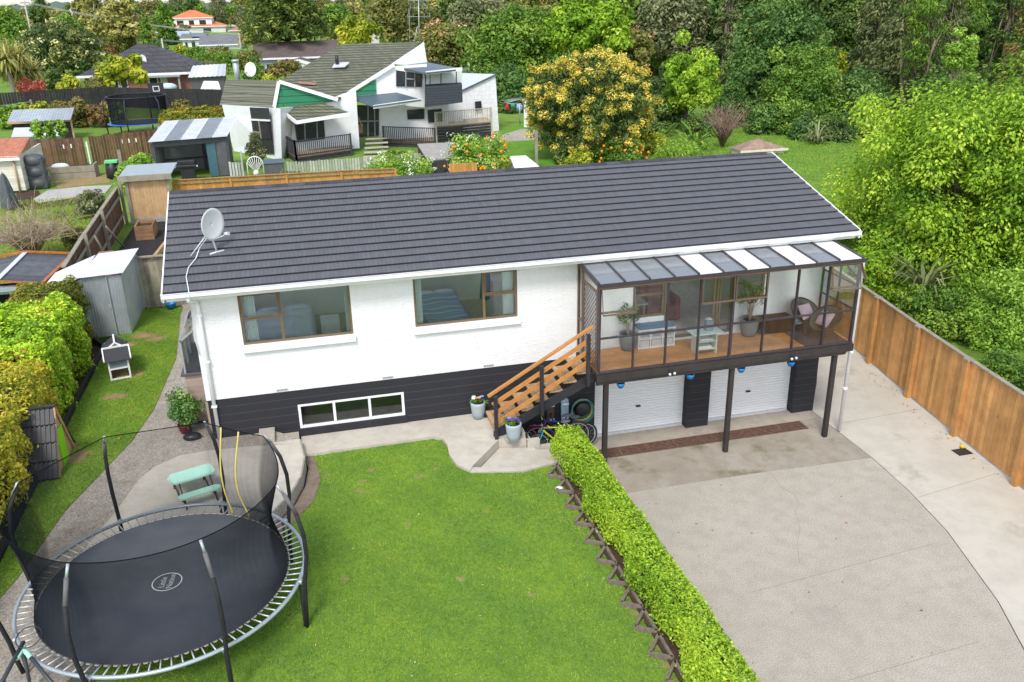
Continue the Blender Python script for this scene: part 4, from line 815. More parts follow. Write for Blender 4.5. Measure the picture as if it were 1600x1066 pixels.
# drain grate
t = thing('drain_grate', 'long rusty drain grate across the garage entrance', 'drain', (12, -.69, 0)); rust = M('rusty_grate', (.15, .085, .06), .35, 10, .8, .4)
for k in range(4):
    a = 9.0 + k * 1.503; mb = MB()
    for j in range(7): mb.box(a, a + 1.49, -.915 + j * .07, -.915 + j * .07 + .03, -.012, .006)
    for xx in (a, a + .75, a + 1.45): mb.box(xx, xx + .04, -.918, -.46, -.01, .0045)
    mb.build('grate_panel', rust, t)
t = thing('gully_cover', 'small dark drain cover with yellow ball beside the fence', 'drain cover', (18.02, -3.1, .0)); MB().box(17.75, 18.15, -3.25, -2.95, -.02, .012).build('cover', black_steel, t)
tag(MB().sph((18.08, -2.95, .06), .06).build('ball', M('yellow_ball', (.7, .5, .02))), 'yellow ball on the dark drain cover', 'ball')

# boundary fence on the drive
FP = [(19.75, 5.6), (19.24, 2.42), (18.78, -.02), (18.41, -2.32), (18.05, -4.75), (17.7, -7.2), (17.35, -9.7)]
Fn = thing('boundary_fence', 'tall orange stained board fence along the concrete drive', 'fence', (18.4, -2.3, 0)); hF = 2.17
for (a, b) in zip(FP[:-1], FP[1:]):
    a, b = np.array(a), np.array(b); L = np.linalg.norm(b - a); dv = (b - a) / L; nv = np.array([dv[1], -dv[0]]); nv = nv if nv[0] < 0 else -nv; mb = MB(); k = int(L / .148)
    for i in range(k):
        p = a + dv * (i + .04) * L / k; q = a + dv * (i + .96) * L / k; o = nv * (.0 + .008 * random.random()); z = hF - .05 + .0 * random.random()
        mb.slab([(*(p + o), .06), (*(q + o), .06), (*(q + o), z), (*(p + o), z)], .02, random.random(), (-nv[0], -nv[1], 0))
    mb.build('board_panel', fence_wood, Fn)
    MB().bar((*(a + nv * .0), hF - .02), (*(b + nv * .0), hF - .02), .12, .03).build('capping', grey_wood, Fn)
for p in FP[1:]:
    MB().box(p[0] - .13, p[0] - .0, p[1] - .07, p[1] + .07, 0, hF - .04, .0).build('post', fence_wood, Fn); MB().box(p[0] - .15, p[0] + .06, p[1] - .09, p[1] + .09, hF - .038, hF + .012).build('post_cap', grey_wood, Fn)

# clipped hedge on the retaining wall
hm = M_leaf('box_hedge_leaf', [(0, (.06, .13, .012)), (.35, (.14, .25, .02)), (.65, (.23, .36, .025)), (1, (.37, .45, .05))], .3)
hedge_core = M('hedge_dark_core', (.05, .05, .02), .4, 20, .9, .5)
hedge('clipped_hedge', 'low bright green clipped hedge between the lawn and the driveway', (7.42, 8.06, -13.5, -2.62, 1.3, 2.0), hm, 60000, .052, hedge_core, seed=9, lump=.075, depth=.17)
tag(MB().box(7.95, 8.22, -17, -2.62, -.05, 1.25).build('retaining_wall', concrete_old), 'concrete retaining wall under the clipped hedge along the drive', 'retaining wall')
structure(MB().box(7.3, 7.95, -17, -2.95, .95, 1.24).build('hedge_soil', soil))
tri = M('weathered_concrete_block', (.185, .15, .115), .25, 12, .9, .6, 60)
TP = [(880, 702), (897, 758), (909, 778), (921, 798), (935, 824), (952, 848), (965, 876), (986, 905), (1001, 932), (1022, 968), (1043, 1005), (1064, 1050)]
for i, (px, py) in enumerate(TP):
    y = -3.25 - i * .62; x = 7.33; nm = ['topmost triangular edging block, beside the path steps', 'triangular edging block holding a white stone'] + [None] * 10
    mb = MB(); s = .3; A, B_, C_ = (x + .05, y + .27), (x + .05, y - .27), (x - .25, y - .08)
    for p, q in ((A, B_), (B_, C_), (C_, A)): mb.bar((*p, 1.235), (*q, 1.235), .05, .1, .5)
    o = tag(mb.build('triangle_block', tri), nm[i] or 'open triangular concrete block edging the lawn beneath the hedge', 'edging block', 'triangle blocks edging the hedge')
tag(MB().sph((7.15, -3.9, 1.25), .075, 10, 6, .5, (1.2, 1, .6)).build('stone', white), 'round white stone inside a triangular edging block', 'stone')
# ================================================================= trampoline
TC = np.array([-.22, -6.08]); RZ0, RR = 2.1, 2.2
TR = thing('trampoline', 'large round black trampoline with safety net in the foreground', 'trampoline', (TC[0], TC[1], 1.2))
steel = M('silver_tube', (.4, .45, .48), .1, 4, .35, .03, metal=.4); sleeve = M('black_foam_sleeve', (.018, .018, .02), .3, 12, .75, .5, 25); greyfoam = M('grey_foam', (.13, .125, .125), .1, 5, .8, .1)
def ring(r, z, n=72): return [(TC[0] + r * cos(a), TC[1] + r * sin(a), z) for a in np.linspace(0, 2 * pi, n + 1)[:-1]]
MB().tube(ring(RR, RZ0, 96), .032, 10, .5, False, True).build('ring_frame', steel, TR)
def matmat():
    m, n, l, b, o = _new('trampoline_mat'); v = _coord(n, l); c = _ramp(n, l, _noise(n, l, v, 2.2, 6, .6), [(.3, (.05, .055, .063)), (.7, (.072, .077, .086))]); l.new(c, b.inputs['Base Color']); b.inputs['Roughness'].default_value = .55; b.inputs['Specular IOR Level'].default_value = .5
    _bump(n, l, b, _noise(n, l, v, 160, 3), .15, .004); return m
MR = 1.93; mb = MB(); nr, na = 16, 80; V = []
for i in range(nr + 1):
    for j in range(na): r = MR * i / nr; a = 2 * pi * j / na; V.append((TC[0] + r * cos(a), TC[1] + r * sin(a), RZ0 - .03 - .035 * (1 - (i / nr) ** 2)))
mb.add(V, [(i * na + j, (i + 1) * na + j, (i + 1) * na + (j + 1) % na, i * na + (j + 1) % na) for i in range(nr) for j in range(na)], .5, True)
mat_ = mb.build('mat', matmat(), TR)
lw_ = M('white_print', (.7, .7, .7), .05, 5)
LC = (TC[0] + .0, TC[1] - .02); zt = RZ0 - .055
mb = MB(); n = 48
for r0, r1 in ((.222, .236),): mb.add([(LC[0] + r * cos(2 * pi * j / n), LC[1] + r * sin(2 * pi * j / n), zt) for r in (r0, r1) for j in range(n)], [(j, (j + 1) % n, n + (j + 1) % n, n + j) for j in range(n)])
lg = mb.build('logo', lw_, mat_)
for k, wd in enumerate(('Little', 'Nation')):
    mw = Matrix.Translation((LC[0] - .062 + .124 * k, LC[1], zt)) @ Matrix.Rotation(radians(84), 4, 'Z'); txt_mesh('logo_lettering', wd.upper() if False else wd, .135, lw_, mat_, mw)
spr = None
for k in range(88):
    a = 2 * pi * k / 88; p = (TC[0] + (MR + .01) * cos(a), TC[1] + (MR + .01) * sin(a), RZ0 - .025); q = (TC[0] + (RR - .02) * cos(a), TC[1] + (RR - .02) * sin(a), RZ0)
    MB().tube([p, q], .0115, 6).build('spring', M('zinc_spring', (.62, .64, .64), .1, 5, .35, .02, metal=.3), TR)
mb = MB()
for k in range(88):
    a = 2 * pi * (k + .5) / 88; mb.add([(TC[0] + r * cos(a + s), TC[1] + r * sin(a + s), RZ0 - .03) for r, s in ((MR - .01, -.024), (MR + .03, -.012), (MR + .03, .012), (MR - .01, .024))], [(0, 1, 2, 3)])
mb.build('mat_tab', M('pale_webbing', (.4, .36, .3), .1, 5), mat_)
PAng = [radians(a) for a in (-18, 32, 70, 117, 164, -155, -111, -63)]
NR, NZ = 2.04, 3.9
def gz(x, y): return 1.2 if x > -.2 or y < -8 else 1.49
for a in PAng:
    c, s = cos(a), sin(a); P = [(r, z) for r, z in ((2.24, 1.2), (2.27, 1.7), (2.3, 2.1), (2.38, 2.6), (2.38, 3.0), (2.3, 3.4), (2.15, 3.74), (NR + .02, NZ))]; g_ = gz(TC[0] + 2.24 * c, TC[1] + 2.24 * s); P[0] = (2.24, g_)
    pts = [(TC[0] + r * c, TC[1] + r * s, z) for r, z in P]
    pole = MB().tube(pts[:6], .034, 9).build('pole', sleeve, TR); MB().tube(pts[5:7], .033, 9).build('foam', greyfoam, pole); MB().tube(pts[6:], .022, 9).build('tip', steel, pole)
    MB().tube([(TC[0] + 2.2 * c, TC[1] + 2.2 * s, RZ0), (TC[0] + 2.26 * c, TC[1] + 2.26 * s, RZ0)], .045, 8).build('bracket', steel, pole)
    b = a + .02
    MB().tube([(TC[0] + RR * cos(b), TC[1] + RR * sin(b), RZ0), (TC[0] + 2.19 * cos(b), TC[1] + 2.19 * sin(b), gz(TC[0] + 2.2 * cos(b), TC[1] + 2.2 * sin(b)) + .02), (TC[0] + 2.2 * c, TC[1] + 2.2 * s, g_ + .02)], .022, 8).build('leg', black_steel, TR)
net = M_net('black_netting', (.012, .014, .018), .16); netd = M_net('net_hem', (.012, .012, .014), .85)
A = np.array(sorted(a % (2 * pi) for a in PAng)); na, nz = 192, 14; V = []
def topr(a):
    i = np.searchsorted(A, a); a0 = A[i - 1] - (2 * pi if i == 0 else 0); a1 = A[i % 8] + (2 * pi if i >= 8 else 0); u = (a - a0) / (a1 - a0); return NR * (1 - .035 * 4 * u * (1 - u)), NZ - .05 * 4 * u * (1 - u), u
for j in range(nz + 1):
    v = j / nz
    for i in range(na):
        a = 2 * pi * i / na; tr_, tz, u = topr(a); rb = 1.94; r = rb + (tr_ - rb) * v - .2 * sin(pi * v) ** 1.2 * (.75 + .25 * 4 * u * (1 - u)) + .008 * sin(i * 2.6) * sin(pi * v); V.append((TC[0] + r * cos(a), TC[1] + r * sin(a), RZ0 - .03 + (tz - RZ0 + .03) * v))
skip = lambda i: False
MB().add(V, [(j * na + i, j * na + (i + 1) % na, (j + 1) * na + (i + 1) % na, (j + 1) * na + i) for j in range(nz) for i in range(na)], .5, True).build('net', net, TR)
MB().tube([V[nz * na + i] for i in range(na)], .008, 6, .5, False, True).build('net_hem', netd, TR)
yel = M('yellow_zip_trim', (.62, .5, .13), .08, 6, .6)
for ia in (26, 32):
    MB().tube([np.array(V[j * na + (ia if j > 3 else ia + (ia - 46) // 3 * 0)]) + np.array([.0, -.012, 0]) for j in range(nz + 1)], .016, 6).build('zip_trim', yel, TR)
# tube frame with mint joints at the near edge
t = thing('climbing_frame', 'dark tube frame with mint green joint beside the trampoline', 'frame', (-2.05, -7.6, 1.2)); mint = M('mint_plastic', (.4, .72, .58))
mb = MB(); P0 = on_z(35, 1012, 2.25); P1 = on_z(5, 1062, 2.2); P2 = on_z(80, 1066, 2.0); P3 = on_z(37, 1003, 2.3)
mb.tube([P3, P1 + (P1 - P3) * .6], .03, 9).tube([P0, P2 + (P2 - P0) * .5], .028, 9).tube([P1, (P1[0], P1[1], 1.2)], .026, 8).tube([P2, (P2[0], P2[1] - .1, 1.2)], .026, 8).tube([P0 + (0, 0, -.05), (P0[0] - .05, P0[1] - .05, 1.2)], .026, 8); mb.build('tube', M('dark_blue_grey_tube', (.05, .055, .065), .15, 4, .4), t)
MB().tube([P0 + (P3 - P0) * .4, P0, P0 + (P1 - P0) * .35], .042, 10).tube([P0, P0 + (P2 - P0) * .3], .036, 10).build('joint', mint, t)
q = on_z(44, 992, 2.4); MB().tube([(q[0] + .17 * cos(a), q[1] + .17 * sin(a), 2.36 + .05 * sin(a)) for a in np.linspace(0, 2 * pi, 30)[:-1]], .008, 6, .5, False, True).build('hoop', black_steel, t)

# ================================================================= patio and side yard
t = thing('picnic_table', 'mint green child picnic table with two benches on the patio', 'picnic table', (-.18, -2.48, 1.5), radians(22)); mtop = M('mint_table_plastic', (.42, .72, .56), .04, 5, .4, .03)
def rt(X, Y, Z): a = radians(20); return (-.16 + X * cos(a) - Y * sin(a), -2.46 + X * sin(a) + Y * cos(a), 1.5 + Z)
def rslab(mb, x0, x1, y0, y1, z0, z1, c=.05):
    P = [(x0 + c, y0), (x1 - c, y0), (x1 - c * .3, y0 + c * .3), (x1, y0 + c), (x1, y1 - c), (x1 - c * .3, y1 - c * .3), (x1 - c, y1), (x0 + c, y1), (x0 + c * .3, y1 - c * .3), (x0, y1 - c), (x0, y0 + c), (x0 + c * .3, y0 + c * .3)]
    return mb.slab([rt(x, y, z1) for x, y in P], z1 - z0)
rslab(MB(), -.42, .42, -.21, .21, .46, .5, .07).build('tabletop', mtop, t)
for y in (-.43, .43): rslab(MB(), -.41, .41, y - .1, y + .1, .25, .285, .08).build('bench', mtop, t)
for x in (-.3, .3):
    mb = MB().tube([rt(x, -.5, .0), rt(x, -.43, .25), rt(x, -.4, .12), rt(x, -.1, .02), rt(x, .1, .02), rt(x, .4, .12), rt(x, .43, .25), rt(x, .5, 0)], .016, 7).tube([rt(x, -.45, .02), rt(x, -.12, .46)], .014, 7).tube([rt(x, .45, .02), rt(x, .12, .46)], .014, 7); mb.build('leg', M('dark_bronze_leg', (.06, .045, .035), .2, 5), t)
# potted shrub at the corner
t = bush('potted_shrub', 'rounded glossy shrub in a red pot at the house corner', 'potted shrub', (-.62, .55, 1.6), (.46, .44, .56), M_leaf('glossy_camellia', [(0, (.02, .06, .015)), (.5, (.055, .13, .03)), (1, (.16, .26, .07))], .2), .075, 26, 90, 21)
pot(MB(), (-.62, .5, 1.5), .17, .22).build('pot', M('red_pot', (.11, .012, .016), .1, 5, .4), t)
t = thing('rubbish_bag', 'crumpled black plastic bag beside the red pot', 'bag', (-.5, .15, 1.5)); MB().sph((-.45, .12, 1.55), .16, 12, 7, .5, (1.3, .9, .6)).build('bag', M('black_plastic_bag', (.02, .02, .022), .3, 6, .3, .8, 9), t)
# rabbit hutch
t = thing('rabbit_hutch', 'small white framed rabbit hutch with dark felt roof on the grass', 'rabbit hutch', (-2.7, 4.6, 1.5), radians(12))
hz = M('felt_roof', (.05, .05, .055), .2, 12, .95, .4); hblue = M('blue_grey_board', (.2, .25, .28), .1, 5)
def hb(x0, x1, y0, y1, z0, z1): a = radians(12); return [( -2.7 + X * cos(a) - Y * sin(a), 4.6 + X * sin(a) + Y * cos(a), z) for X, Y, z in [(x, y, z) for x in (x0, x1) for y in (y0, y1) for z in (z0 + 1.5, z1 + 1.5)]]
def hbox(mb, *a): return mb.add(hb(*a), [(0, 1, 3, 2), (4, 6, 7, 5), (0, 4, 5, 1), (2, 3, 7, 6), (0, 2, 6, 4), (1, 5, 7, 3)])
mb = MB()
for x in (-.3, .25):
    for y in (-.5, .1, .75): hbox(mb, x, x + .05, y, y + .05, 0, .68 if y < 0 else .82)
for z in (0.02, .36, .64):
    hbox(mb, -.25, .25, -.498, -.455, z, z + .045); hbox(mb, .252, .298, -.45, .75, z, z + .045); hbox(mb, -.298, -.252, -.45, .75, z, z + .045)
mb.build('frame', white, t); mb = MB(); hbox(mb, -.25, .25, -.48, -.46, .405, .64); mb.build('front_panel', hblue, t)
mb = MB(); hbox(mb, -.25, .25, -.42, .72, .33, .355); hbox(mb, -.25, .25, -.45, .72, .0, .03); mb.build('floor', M('hutch_straw', (.3, .2, .09), .3, 20, .9, .5), t)
mb = MB(); hbox(mb, .26, .275, -.44, .1, .4, .64); hbox(mb, -.29, -.275, -.44, .75, .06, .64); mb.build('side_panel', M('hutch_mesh_dark', (.08, .08, .085), .2, 30), t)
def hp(X, Y, Z): a = radians(12); return (-2.7 + X * cos(a) - Y * sin(a), 4.6 + X * sin(a) + Y * cos(a), 1.5 + Z)
MB().slab([hp(-.36, -.6, .68), hp(.36, -.6, .68), hp(.36, .02, .9), hp(-.36, .02, .9)], .03).slab([hp(-.38, .05, .76), hp(0, .05, 1.02), hp(0, .85, 1.02), hp(-.38, .85, .76)], .03).slab([hp(0, .05, 1.02), hp(.38, .05, .76), hp(.38, .85, .76), hp(0, .85, 1.02)], .03).build('roof', hz, t)
MB().bar(hp(-.38, -.6, .7), hp(-.38, .02, .92), .035, .05).bar(hp(.38, -.6, .7), hp(.38, .02, .92), .035, .05).bar(hp(-.38, .02, .92), hp(.38, .02, .92), .035, .05).bar(hp(-.4, .04, .76), hp(0, .04, 1.05), .03, .05).bar(hp(.4, .04, .76), hp(0, .04, 1.05), .03, .05).bar(hp(0, .05, 1.05), hp(0, .85, 1.05), .05, .025).build('trim', white, t)
for q_ in t.children: q_.scale = (.86,) * 3
# A-frame playhouse
t = thing('playhouse', 'small A-frame playhouse with dark tiled roof and lime green door', 'playhouse', (-3.5, -.15, 1.48)); y0, y1, xa, xb, xr_, zr_ = -.95, .45, -4.1, -3.0, -3.5, 2.85
dkt = M('dark_ribbed_sheet', (.03, .03, .034), .2, 5, .5, .1)
mb = MB()
AX0, AX1 = -3.8, -3.06
for s, xe in ((-1, y0 - .12), (1, y1 + .12)):
    ym = (y0 + y1) / 2
    for k in range(4):
        u0, u1 = k / 4, (k + 1) / 4; ya, yb = ym + (xe - ym) * u0, ym + (xe - ym) * u1; za, zb = 2.85 - 1.3 * u0, 2.85 - 1.3 * u1
        mb.slab([(AX0, ya, za - .02), (AX0, yb, zb + .02), (AX1 + .04, yb, zb + .02), (AX1 + .04, ya, za - .02)], .02)
        for q in range(9): xx = AX0 + (AX1 - AX0) * q / 8; mb.bar((xx, ya, za), (xx, yb, zb + .03), .035, .025)
mb.bar((AX0, ym, 2.875), (AX1 + .05, ym, 2.875), .1, .03); mb.build('roof', dkt, t)
ym = (y0 + y1) / 2
mb = MB(); nb = 10
for k in range(nb):
    a, b = y0 + (y1 - y0) * k / nb, y0 + (y1 - y0) * (k + .94) / nb; ha, hb_ = [1.5 + 1.28 * (1 - abs(q - ym) / ((y1 - y0) / 2)) for q in (a, b)]
    mb.slab([(AX1, a, 1.48), (AX1, b, 1.48), (AX1, b, max(1.5, hb_)), (AX1, a, max(1.5, ha))], .02, random.random(), (-1, 0, 0))
mb.build('wall', raw_pine, t)
MB().box(AX1 + .005, AX1 + .025, ym - .22, ym + .2, 1.5, 2.35).build('door', M('lime_green_paint', (.25, .62, .01), .05, 4, .5), t)
for s in (y0, y1): MB().bar((AX1 + .03, s, 1.48), (AX1 + .03, ym, 2.84), .03, .06).build('barge_board', raw_pine, t)
tag(MB().box(-3.5, -3.42, -6, 6.7, 1.42, 1.66).bar((-3.46, 6.7, 1.54), (-4.0, 7.6, 1.54), .08, .24).build('garden_edging', black_wood), 'black timber edging board along the side lawn', 'garden edging')
t = thing('bucket', 'bright blue plastic tub against the grey fence', 'tub', (-1.95, 9.9, 1.5)); MB().lathe([(0, 1.51), (.13, 1.5), (.17, 1.7), (.18, 1.72), (.15, 1.7), (.12, 1.53), (0, 1.53)], (-1.95, 9.85, 0), 14).build('tub', bluem, t); MB().tube([(-2.13, 9.85, 1.7), (-2.1, 9.85, 1.66), (-1.8, 9.85, 1.66), (-1.77, 9.85, 1.7)], .012, 6).build('handle', bluem, t)
# shrubs of the left border
mixA = M_leaf('olive_yellow_leaf', [(0, (.07, .1, .012)), (.35, (.19, .22, .022)), (.65, (.36, .33, .035)), (.92, (.5, .42, .06)), (1, (.5, .24, .07))], .28)
mixB = M_leaf('fresh_green_leaf', [(0, (.055, .14, .012)), (.35, (.16, .3, .02)), (.7, (.32, .47, .03)), (.97, (.5, .55, .09)), (1, (.42, .1, .05))], .3)
mixC = M_leaf('bronze_green_leaf', [(0, (.04, .06, .014)), (.4, (.1, .13, .022)), (.75, (.19, .19, .03)), (1, (.3, .18, .05))], .25)
pinkf = M_leaf('pink_petal', [(0, (.5, .02, .12)), (1, (.6, .1, .2))]); whitef = M_leaf('white_petal', [(0, (.65, .6, .55)), (1, (.75, .72, .68))]); redleaf = M_leaf('red_new_leaf', [(0, (.25, .03, .02)), (1, (.4, .12, .05))])
hedge('border_hedge', 'olive and yellow shrub hedge behind the playhouse with pink flowers', (-6.2, -3.52, -6.5, 1.9, 1.45, 3.2), mixA, 50000, .085, hedge_core, 'shrubs of the left border', seed=31, lump=.2, depth=.3, parts=(('blossom', pinkf, 16, .09),))
hedge('border_hedge', 'bright green rounded hedge with red new leaves opposite the hutch', (-6.3, -3.62, 2.0, 5.6, 1.45, 3.5), mixB, 36000, .095, hedge_core, 'shrubs of the left border', seed=32, lump=.17, depth=.28, parts=(('blossom', whitef, 14, .09),))
hedge('border_hedge', 'bronze green hedge beside the galvanised shed', (-5.6, -4.0, 5.9, 7.6, 1.45, 3.45), mixC, 24000, .085, hedge_core, 'shrubs of the left border', seed=33, lump=.18, depth=.28)
# galvanised shed
t = thing('garden_shed', 'tall galvanised corrugated garden shed with pale sloping roof', 'shed', (-3.5, 9.3, 1.5))
def corr(mb, p, q, z0, z1, pitch=.076, amp=.008, z0b=None, z1b=None):
    p, q = np.array(p, float), np.array(q, float); L = np.linalg.norm(q - p); d = (q - p) / L; nrm = np.array([d[1], -d[0]]); n = max(4, int(L / pitch * 4)); V = []
    for i in range(n + 1):
        u = i / n; c = p + d * L * u + nrm * amp * sin(2 * pi * u * L / pitch); V += [(*c, z0), (*c, z1 if z1b is None else z1 + (z1b - z1) * u)]
    mb.add(V, [(2 * i, 2 * i + 2, 2 * i + 3, 2 * i + 1) for i in range(n)], random.random()); return mb
def corr_roof(mb, A, B_, C_, D_, pitch=.076, amp=.008, every=None):
    """A-B is one eave, D-C the other; ribs run A to D"""
    A, B_, C_, D_ = [np.array(x, float) for x in (A, B_, C_, D_)]; L = np.linalg.norm(B_ - A); n = max(6, int(L / pitch * 4)); V = []
    nn = np.cross(B_ - A, D_ - A); nn /= np.linalg.norm(nn)
    for i in range(n + 1):
        u = i / n; o = nn * amp * sin(2 * pi * u * L / pitch); V += [A + (B_ - A) * u + o, D_ + (C_ - D_) * u + o]
    for i in range(n): mb.add([V[2 * i], V[2 * i + 2], V[2 * i + 3], V[2 * i + 1]], [(0, 1, 2, 3)], .5 + .5 * sin(int(i * L / n / .76) * 7.3))
    return mb
mb = MB(); corr(mb, (-3.95, 7.85), (-2.88, 7.8), 1.48, 3.38); corr(mb, (-2.88, 7.8), (-2.84, 10.5), 1.48, 3.36, z1b=3.3); corr(mb, (-4.0, 10.5), (-3.95, 7.85), 1.48, 3.32); corr(mb, (-4.9, 7.05), (-3.96, 7.86), 1.48, 3.1, z1b=3.34); mb.build('wall', galv, t)
mb = MB(); corr_roof(mb, (-4.1, 7.72, 3.4), (-4.0, 10.7, 3.34), (-2.76, 10.7, 3.42), (-2.78, 7.7, 3.46)); mb.build('roof', galv_new, t)
mb = MB(); corr_roof(mb, (-5.1, 7.1, 3.12), (-5.1, 9.6, 3.12), (-4.03, 10.4, 3.38), (-4.03, 7.74, 3.38)); mb.build('side_roof', galv_new, t)
MB().box(-3.3, -3.27, 7.75, 7.79, 1.5, 3.35).box(-3.36, -3.3, 7.74, 7.785, 2.4, 2.5).build('door_edge', galv, t)
# fences, planters and screen in the back corner
def boards(mb, a, b, z0, z1, wd=.15, t=.02, gap=.01, jag=0., z1b=None):
    a, b = np.array(a, float), np.array(b, float); L = np.linalg.norm(b - a); d = (b - a) / L; nv = np.array([d[1], -d[0]]); n = max(1, int(L / wd))
    for i in range(n):
        p = a + d * (i * L / n); q = a + d * ((i + 1) * L / n - gap); zt = (z1 if z1b is None else z1 + (z1b - z1) * i / n) + (random.random() - .5) * jag; o = nv * .01 * random.random()
        mb.slab([(*(p + o), z0), (*(q + o), z0), (*(q + o), zt), (*(p + o), zt)], t, random.random(), (-nv[0], -nv[1], 0))
    return mb
t = thing('cross_fence', 'weathered grey board fence between the shed and the house', 'fence', (-2.4, 10.3, 1.45)); boards(MB(), (-2.8, 10.35), (-.4, 10.2), 1.45, 3.2).build('board_panel', grey_wood, t); MB().box(-2.84, -.4, 10.2, 10.34, 3.2, 3.24).build('capping', grey_wood, t)
t = thing('brown_fence', 'old red brown board fence running back from the shed', 'fence', (-5.3, 17, 1.4)); PB = [(-5.0, 10.2), (-5.2, 14), (-5.35, 18), (-5.55, 23.6)]
for a, b in zip(PB[:-1], PB[1:]):
    boards(MB(), b, a, 1.38, 3.1, .15, .02, .012, .05).build('board_panel', brown_wood, t); MB().bar((a[0] + .09, a[1], 2.75), (b[0] + .09, b[1], 2.75), .05, .1).bar((a[0] + .09, a[1], 1.9), (b[0] + .09, b[1], 1.9), .05, .1).bar((a[0], a[1], 3.12), (b[0], b[1], 3.12), .14, .035).build('rail', grey_wood, t)
for p in PB[1:]: MB().box(p[0] + .08, p[0] + .2, p[1] - .06, p[1] + .06, 1.38, 3.3).build('post', grey_wood, t)
mb = MB().tube([(-5.0, 15.2, 1.4), (-4.9, 15.3, 2.4), (-5.0, 15.1, 2.9)], .04, 7).tube([(-4.95, 17.0, 2.8), (-4.7, 18.5, 1.5)], .035, 7); mb.build('brace', grey_wood, t)
t = thing('timber_screen', 'pale timber clad screen with grey flat roof behind the house', 'shelter', (-4.2, 23.5, 1.4)); boards(MB(), (-5.05, 23.4), (-3.25, 23.4), 1.65, 3.5, .14, .02, .006).build('wall', raw_pine, t)
for x in (-5.1, -3.3): MB().box(x - .07, x + .07, 23.32, 23.46, 1.4, 3.55).build('post', grey_wood, t)
MB().slab([(-5.35, 23.2, 3.62), (-3.1, 23.2, 3.62), (-3.05, 25.6, 3.75), (-5.3, 25.6, 3.75)], .06).build('roof', M('grey_blue_sheet', (.3, .35, .37), .08, 3, .5), t); MB().box(-5.4, -3.08, 23.13, 23.19, 3.4, 3.66).build('fascia', grey_wood, t)
MB().box(-5.0, -3.3, 23.37, 23.45, 1.42, 1.64).build('plinth', M_blocks('grey_brick_plinth', (.3, .29, .28), (.4, .4, .38), .22, .08), t)
t = thing('planter_box', 'square rough timber planter box on black mulch', 'planter', (-4.1, 20.6, 1.4)); mb = MB()
for k in range(4): z = 1.4 + k * .16; mb.box(-4.5, -3.75, 20.0, 20.05, z, z + .152, random.random()).box(-4.5, -3.75, 21.15, 21.2, z, z + .152, random.random()).box(-4.5, -4.45, 20.051, 21.149, z, z + .152, random.random()).box(-3.8, -3.75, 20.051, 21.149, z, z + .152, random.random())
mb.build('side', M('rough_rimu', (.28, .15, .08), .2, 4, .8, .3, tint=.3), t); MB().box(-4.44, -3.81, 20.06, 21.14, 1.4, 1.9).build('soil', soil, t)
sheet('mulch_patch', [(-5.0, 14.5), (-3.2, 14.5), (-3.2, 23.2), (-5.0, 23.2)], 1.42, bark_mulch)
tag(MB().box(-4.7, -4.2, 13.0, 13.9, 1.4, 2.6).build('timber_box', M('rough_rimu2', (.3, .17, .1), .2, 4, .8, .3)), 'small wooden box behind the galvanised shed roof', 'box')
tag(MB().bar((-3.4, 15.5, 1.5), (-3.1, 19.5, 1.5), .12, .2).build('edging_board', raw_pine), 'pale timber edging along the mulch patch', 'edging')
t = thing('back_fence', 'bright orange board fence behind the dark tiled roof', 'fence', (2, 24, 1.4)); PBK = [(-3.2, 24.2), (-.6, 24.1), (2.0, 24.0), (4.6, 23.9), (7.2, 23.6)]
for a, b in zip(PBK[:-1], PBK[1:]):
    boards(MB(), a, b, 1.4, 3.12, .14).build('board_panel', fence_wood2, t); MB().bar((a[0], a[1] - .06, 3.0), (b[0], b[1] - .06, 3.0), .04, .09).bar((a[0], a[1], 3.15), (b[0], b[1], 3.15), .14, .03).build('rail', M('lichen_rail', (.32, .2, .08), .4, 12, .9, .4), t)
for p in PBK: MB().box(p[0] - .05, p[0] + .05, p[1] - .12, p[1] - .085, 1.4, 3.1).build('post', fence_wood2, t)
tag(boards(MB(), (10.0, 24.2), (11.4, 24.0), 1.4, 3.1, .14).build('fence_end', fence_wood2), 'short orange fence stub between the fruiting orange tree and the roof', 'fence')
# ================================================================= neighbours on the left
rustred = M('rusty_red_roof', (.32, .12, .07), .25, 4, .8, .2, dirt=((.12, .05, .04), 6, .62)); darkcorr = M('dark_corrugated_roof', (.07, .075, .085), .3, 4, .5, .1, tint=.3, dirt=((.3, .29, .27), 10, .7))
greyblue = M('grey_blue_wall', (.3, .36, .38), .1, 4, .6, .05); creamw = M('cream_weatherboard', (.66, .62, .52), .08, 3, .6, .05, tint=.12)
darkin = M('painted_dark_interior', (.012, .012, .013), .1, 4, .9, 0); hglass = M('house_window_glass', (.03, .036, .042), .3, 2, .1, 0, spec=.9)
t = thing('workshop_shed', 'grey shed with dark corrugated roof and rusty orange edges', 'shed', (-6.9, 11.5, 1.36))
mb = MB(); corr_roof(mb, (-8.6, 9.9, 2.7), (-8.6, 13.2, 2.7), (-6.9, 13.2, 2.92), (-6.9, 9.9, 2.92)); corr_roof(mb, (-6.86, 9.9, 2.92), (-6.86, 13.2, 2.92), (-5.4, 13.2, 2.72), (-5.6, 9.9, 2.72)); rf = mb.build('roof', darkcorr, t)
MB().bar((-6.88, 9.88, 2.95), (-6.88, 13.2, 2.95), .16, .03).build('ridge_flashing', galv_new, rf); MB().bar((-8.6, 13.25, 2.76), (-6.9, 13.25, 2.97), .1, .06).bar((-6.9, 13.25, 2.97), (-5.38, 13.25, 2.78), .1, .06).bar((-5.38, 13.25, 2.76), (-5.58, 9.9, 2.76), .12, .06).bar((-6.9, 9.86, 2.94), (-5.56, 9.86, 2.74), .05, .05).build('edge_flashing', M('rust_orange', (.42, .13, .035), .3, 9, .8, .2), rf)
